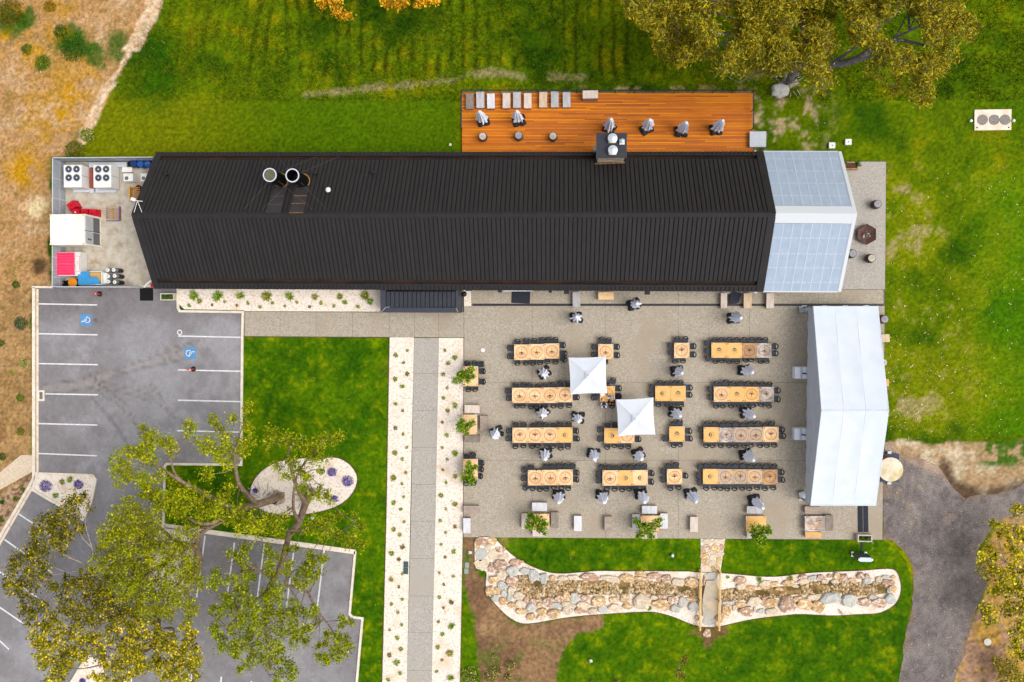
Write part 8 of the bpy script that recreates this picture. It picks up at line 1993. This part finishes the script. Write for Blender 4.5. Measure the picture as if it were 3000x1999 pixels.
# saplings in the tables
SG = [S(122, 150, 20), S(92, 132, 16), S(150, 168, 34), S(70, 108, 14)]
for k, (K, bx_, lst, lab) in enumerate(((C2, (165, 345), [(60, 310, 36), (110, 300, 46), (150, 280, 36), (185, 255, 26), (100, 350, 44), (40, 350, 40), (20, 390, 30), (140, 370, 30), (190, 350, 18), (130, 410, 22), (15, 320, 24)], 'leafy sapling growing through the northern table by the gravel'),
                                        (C2, (120, 940), [(60, 960, 46), (110, 950, 42), (30, 1000, 40), (150, 950, 34), (190, 920, 24), (100, 1010, 36), (20, 950, 36), (60, 900, 20), (110, 1040, 24)], 'leafy sapling growing through the bench block table by the gravel'),
                                        (C4, (140, 560), [(120, 560, 30), (130, 600, 42), (100, 640, 46), (150, 640, 42), (170, 580, 30), (195, 570, 22), (130, 690, 42), (180, 700, 30), (90, 690, 26), (140, 735, 26), (60, 680, 24), (125, 525, 18)], 'leafy sapling growing through the southern table by the gravel'),
                                        (C4, (900, 1150), [(800, 1100, 22), (820, 1115, 18), (860, 1140, 42), (900, 1150, 46), (870, 1190, 46), (920, 1190, 42), (960, 1190, 26), (830, 1200, 26), (780, 1165, 18), (780, 1225, 18), (900, 1240, 42), (945, 1250, 36), (980, 1210, 22), (960, 1290, 26), (815, 1240, 18)], 'leafy sapling growing through the two toned table'),
                                        (C4, (2150, 1190), [(1990, 1165, 22), (2020, 1180, 24), (2070, 1200, 30), (2130, 1210, 46), (2180, 1190, 36), (2230, 1170, 30), (2260, 1150, 22), (2240, 1220, 20), (2120, 1260, 46), (2170, 1270, 36), (2080, 1280, 30), (2130, 1310, 40), (2010, 1325, 22), (2050, 1310, 26), (2160, 1340, 22), (2030, 1230, 18)], 'spreading leafy sapling in the middle table at the south edge'),
                                        (C5, (1233, 1310), [(1260, 1370, 40), (1300, 1370, 34), (1250, 1420, 46), (1300, 1430, 40), (1200, 1400, 26), (1190, 1350, 18), (1350, 1400, 30), (1385, 1410, 22), (1280, 1480, 46), (1330, 1480, 36), (1240, 1470, 30), (1210, 1460, 22), (1290, 1530, 36), (1370, 1365, 16), (1320, 1540, 20)], 'leafy sapling growing out of the golden table hole'))):
    uv = K(*bx_)
    d = cl(K, lst, 2.5, .35, 60 + k, .85)
    m_u = sum(q[0] for q in d) / len(d); m_v = sum(q[1] for q in d) / len(d)
    p0 = P(*uv, TH)                                   # stem comes up through the board
    def at(h, f): q_ = P(m_u, m_v, 2.4); return (*[float(z) for z in (to_sheet(np.array([p0.x + (q_.x - p0.x) * f]), np.array([p0.y + (q_.y - p0.y) * f]), h)[0][0], to_sheet(np.array([p0.x + (q_.x - p0.x) * f]), np.array([p0.y + (q_.y - p0.y) * f]), h)[1][0])], h)
    tree('sapling', lab, at(.07, 0)[:2], [(*at(.07, 0), .03), (*at(.8, 0.02), .028), (*at(1.6, .5), .022), (*at(2.3, 1), .012)], [], d, SG, 70 + k, leaf=.12, dens=2.0, bark=m_bark, twig=.012, group='saplings in the court tables', leafasp=.55)

# ------------------------------------------------------------------ grass blades, dead leaves, gravel litter
r = np.random.RandomState(99)
def scatter(n, box, ok_, hgt, wid, colf, name, seed, lean=.8):
    r = np.random.RandomState(seed)
    x, y = r.uniform(box[0], box[1], n), r.uniform(box[2], box[3], n)
    U, V = to_sheet(x, y); k = ok_(x, y, U, V, r); x, y = x[k], y[k]; n = len(x)
    c = colf(x, y) * r.uniform(.62, 1.35, (n, 1))
    c = c + (np.array(S(176, 160, 30)[:3]) - c) * ((r.rand(n, 1) < .10) * .7)
    a = r.uniform(0, 6.28, n); h = hgt * r.uniform(.5, 1.4, n); w = wid * r.uniform(.6, 1.3, n); b = h * lean * r.uniform(.2, 1.3, n); d = r.uniform(0, 6.28, n)
    p0 = np.stack([x - np.cos(a) * w, y - np.sin(a) * w, np.full(n, .0)], -1); p1 = np.stack([x + np.cos(a) * w, y + np.sin(a) * w, np.full(n, .0)], -1)
    p2 = np.stack([x + np.cos(d) * b, y + np.sin(d) * b, h], -1)
    VV = np.stack([p0, p1, p2], 1).reshape(-1, 3); FF = np.arange(3 * n).reshape(-1, 3)
    return ob(name, colmesh(name, VV, FF, np.repeat(c, 3, 0), m_leaf), kind='stuff')
def off_hard(x, y, U, V, pad=1.5):
    k = np.ones(x.shape, bool)
    for A in HARD: k &= sdist(U, V, A) < -pad
    k &= ~inside(U, V, A_DRIVE)
    return k
dense = lambda x, y, U, V, r: off_hard(x, y, U, V) & (V < 232) & (inside(U, V, A_DRYW) == False) & (fbm(x, y, 1.4, 3, 303) + .25 * r.rand(len(x)) > .50)
scatter(90000, (-46, 40, 18, 31), dense, .26, .035, ground_cols, 'grass', 301)
thin = lambda x, y, U, V, r: off_hard(x, y, U, V) & (V > 200) & (U > 150) & (U > 2020) & (V < 1020)
scatter(26000, (-46, 40, -12, 20), thin, .10, .025, ground_cols, 'grass', 302)
lw = lambda x, y, U, V, r: (sdist(U, V, A_LAWN) > 3) | ((sdist(U, V, A_GARDEN) > 2) & (sdist(U, V, A_STREAM) < -3) & (sdist(U, V, A_SOIL) < 2))
scatter(52000, (-34, 30, -32, 0), lw, .08, .025, lawn_cols, 'grass', 303)
dryk = lambda x, y, U, V, r: off_hard(x, y, U, V) & inside(U, V, A_DRYW) & (r.rand(len(x)) < .7)
scatter(26000, (-52, -30, -22, 30), dryk, .14, .03, ground_cols, 'dry_grass', 304)
# leaf litter on the east lawn, driveway, car park and roof gutter
def litter(n, box, ok_, cols, size, name, z, seed):
    r = np.random.RandomState(seed)
    x, y = r.uniform(box[0], box[1], n), r.uniform(box[2], box[3], n)
    U, V = to_sheet(x, y); k = ok_(x, y, U, V, r); x, y = x[k], y[k]
    p = np.stack([x, y, np.full(len(x), z) + r.uniform(0, .02, len(x))], -1)
    V_, F, C = leaves(p, size, r, cols, flat=.08, asp=.4)
    V_[:, 2] = np.maximum(V_[:, 2], z - .005)
    ob(name, colmesh(name, V_, F, C, m_peb), kind='stuff')
PAL = [S(226, 200, 160), S(206, 176, 120), S(190, 160, 90), S(236, 220, 190)]
litter(5200, (20, 40, -16, 16), lambda x, y, U, V, r: (U > 2035) & (V > 380) & (V < 1010) & (r.rand(len(x)) < .25 + .75 * sm(V, 600, 1000) * (1 - sm(U, 2130, 2330))) & off_hard(x, y, U, V), PAL, .17, 'leaf_litter', .05, 401)
litter(2600, (22, 40, -32, -8), lambda x, y, U, V, r: inside(U, V, A_DRIVE), PAL + [S(150, 140, 140), S(170, 150, 130)], .13, 'leaf_litter', .03, 402)
litter(1100, (-34, 30, -32, 0), lambda x, y, U, V, r: lw(x, y, U, V, r), [S(190, 190, 60), S(206, 196, 120), S(150, 170, 40)], .11, 'leaf_litter', .06, 403)
litter(700, (-52, -20, -32, 4), lambda x, y, U, V, r: inside(U, V, A_PARK), [S(190, 176, 150), S(96, 84, 70), S(206, 196, 190)], .07, 'leaf_litter', .026, 404)
litter(900, (-49, -30, 3, 30), lambda x, y, U, V, r: inside(U, V, A_DRYW) & off_hard(x, y, U, V), PAL, .12, 'leaf_litter', .04, 405)
litter(1500, (20, 36, 8, 26), lambda x, y, U, V, r: (np.hypot(U - 1800, V - 270) < 110) & off_hard(x, y, U, V), [S(210, 190, 160), S(190, 164, 130)], .14, 'leaf_litter', .04, 406)
# mulch-stained chips in the gravel strips
litter(2600, (-17, -8, -30, 0), lambda x, y, U, V, r: ((sdist(U, V, A_GL) > 2) | (sdist(U, V, A_GR) > 2)) & (r.rand(len(x)) < .06 + .9 * (np.exp(-((U - 946) / 9) ** 2) * np.exp(-((V - 925) / 55) ** 2)) + .25 * np.exp(-((U - 1030) / 16) ** 2) * np.exp(-((V - 1340) / 14) ** 2) + .3 * np.exp(-((U - 1055) / 8) ** 2) * np.exp(-((V - 1030) / 60) ** 2)), [S(186, 142, 84), S(150, 106, 60), S(206, 170, 120)], .09, 'bark_chips', .05, 407)
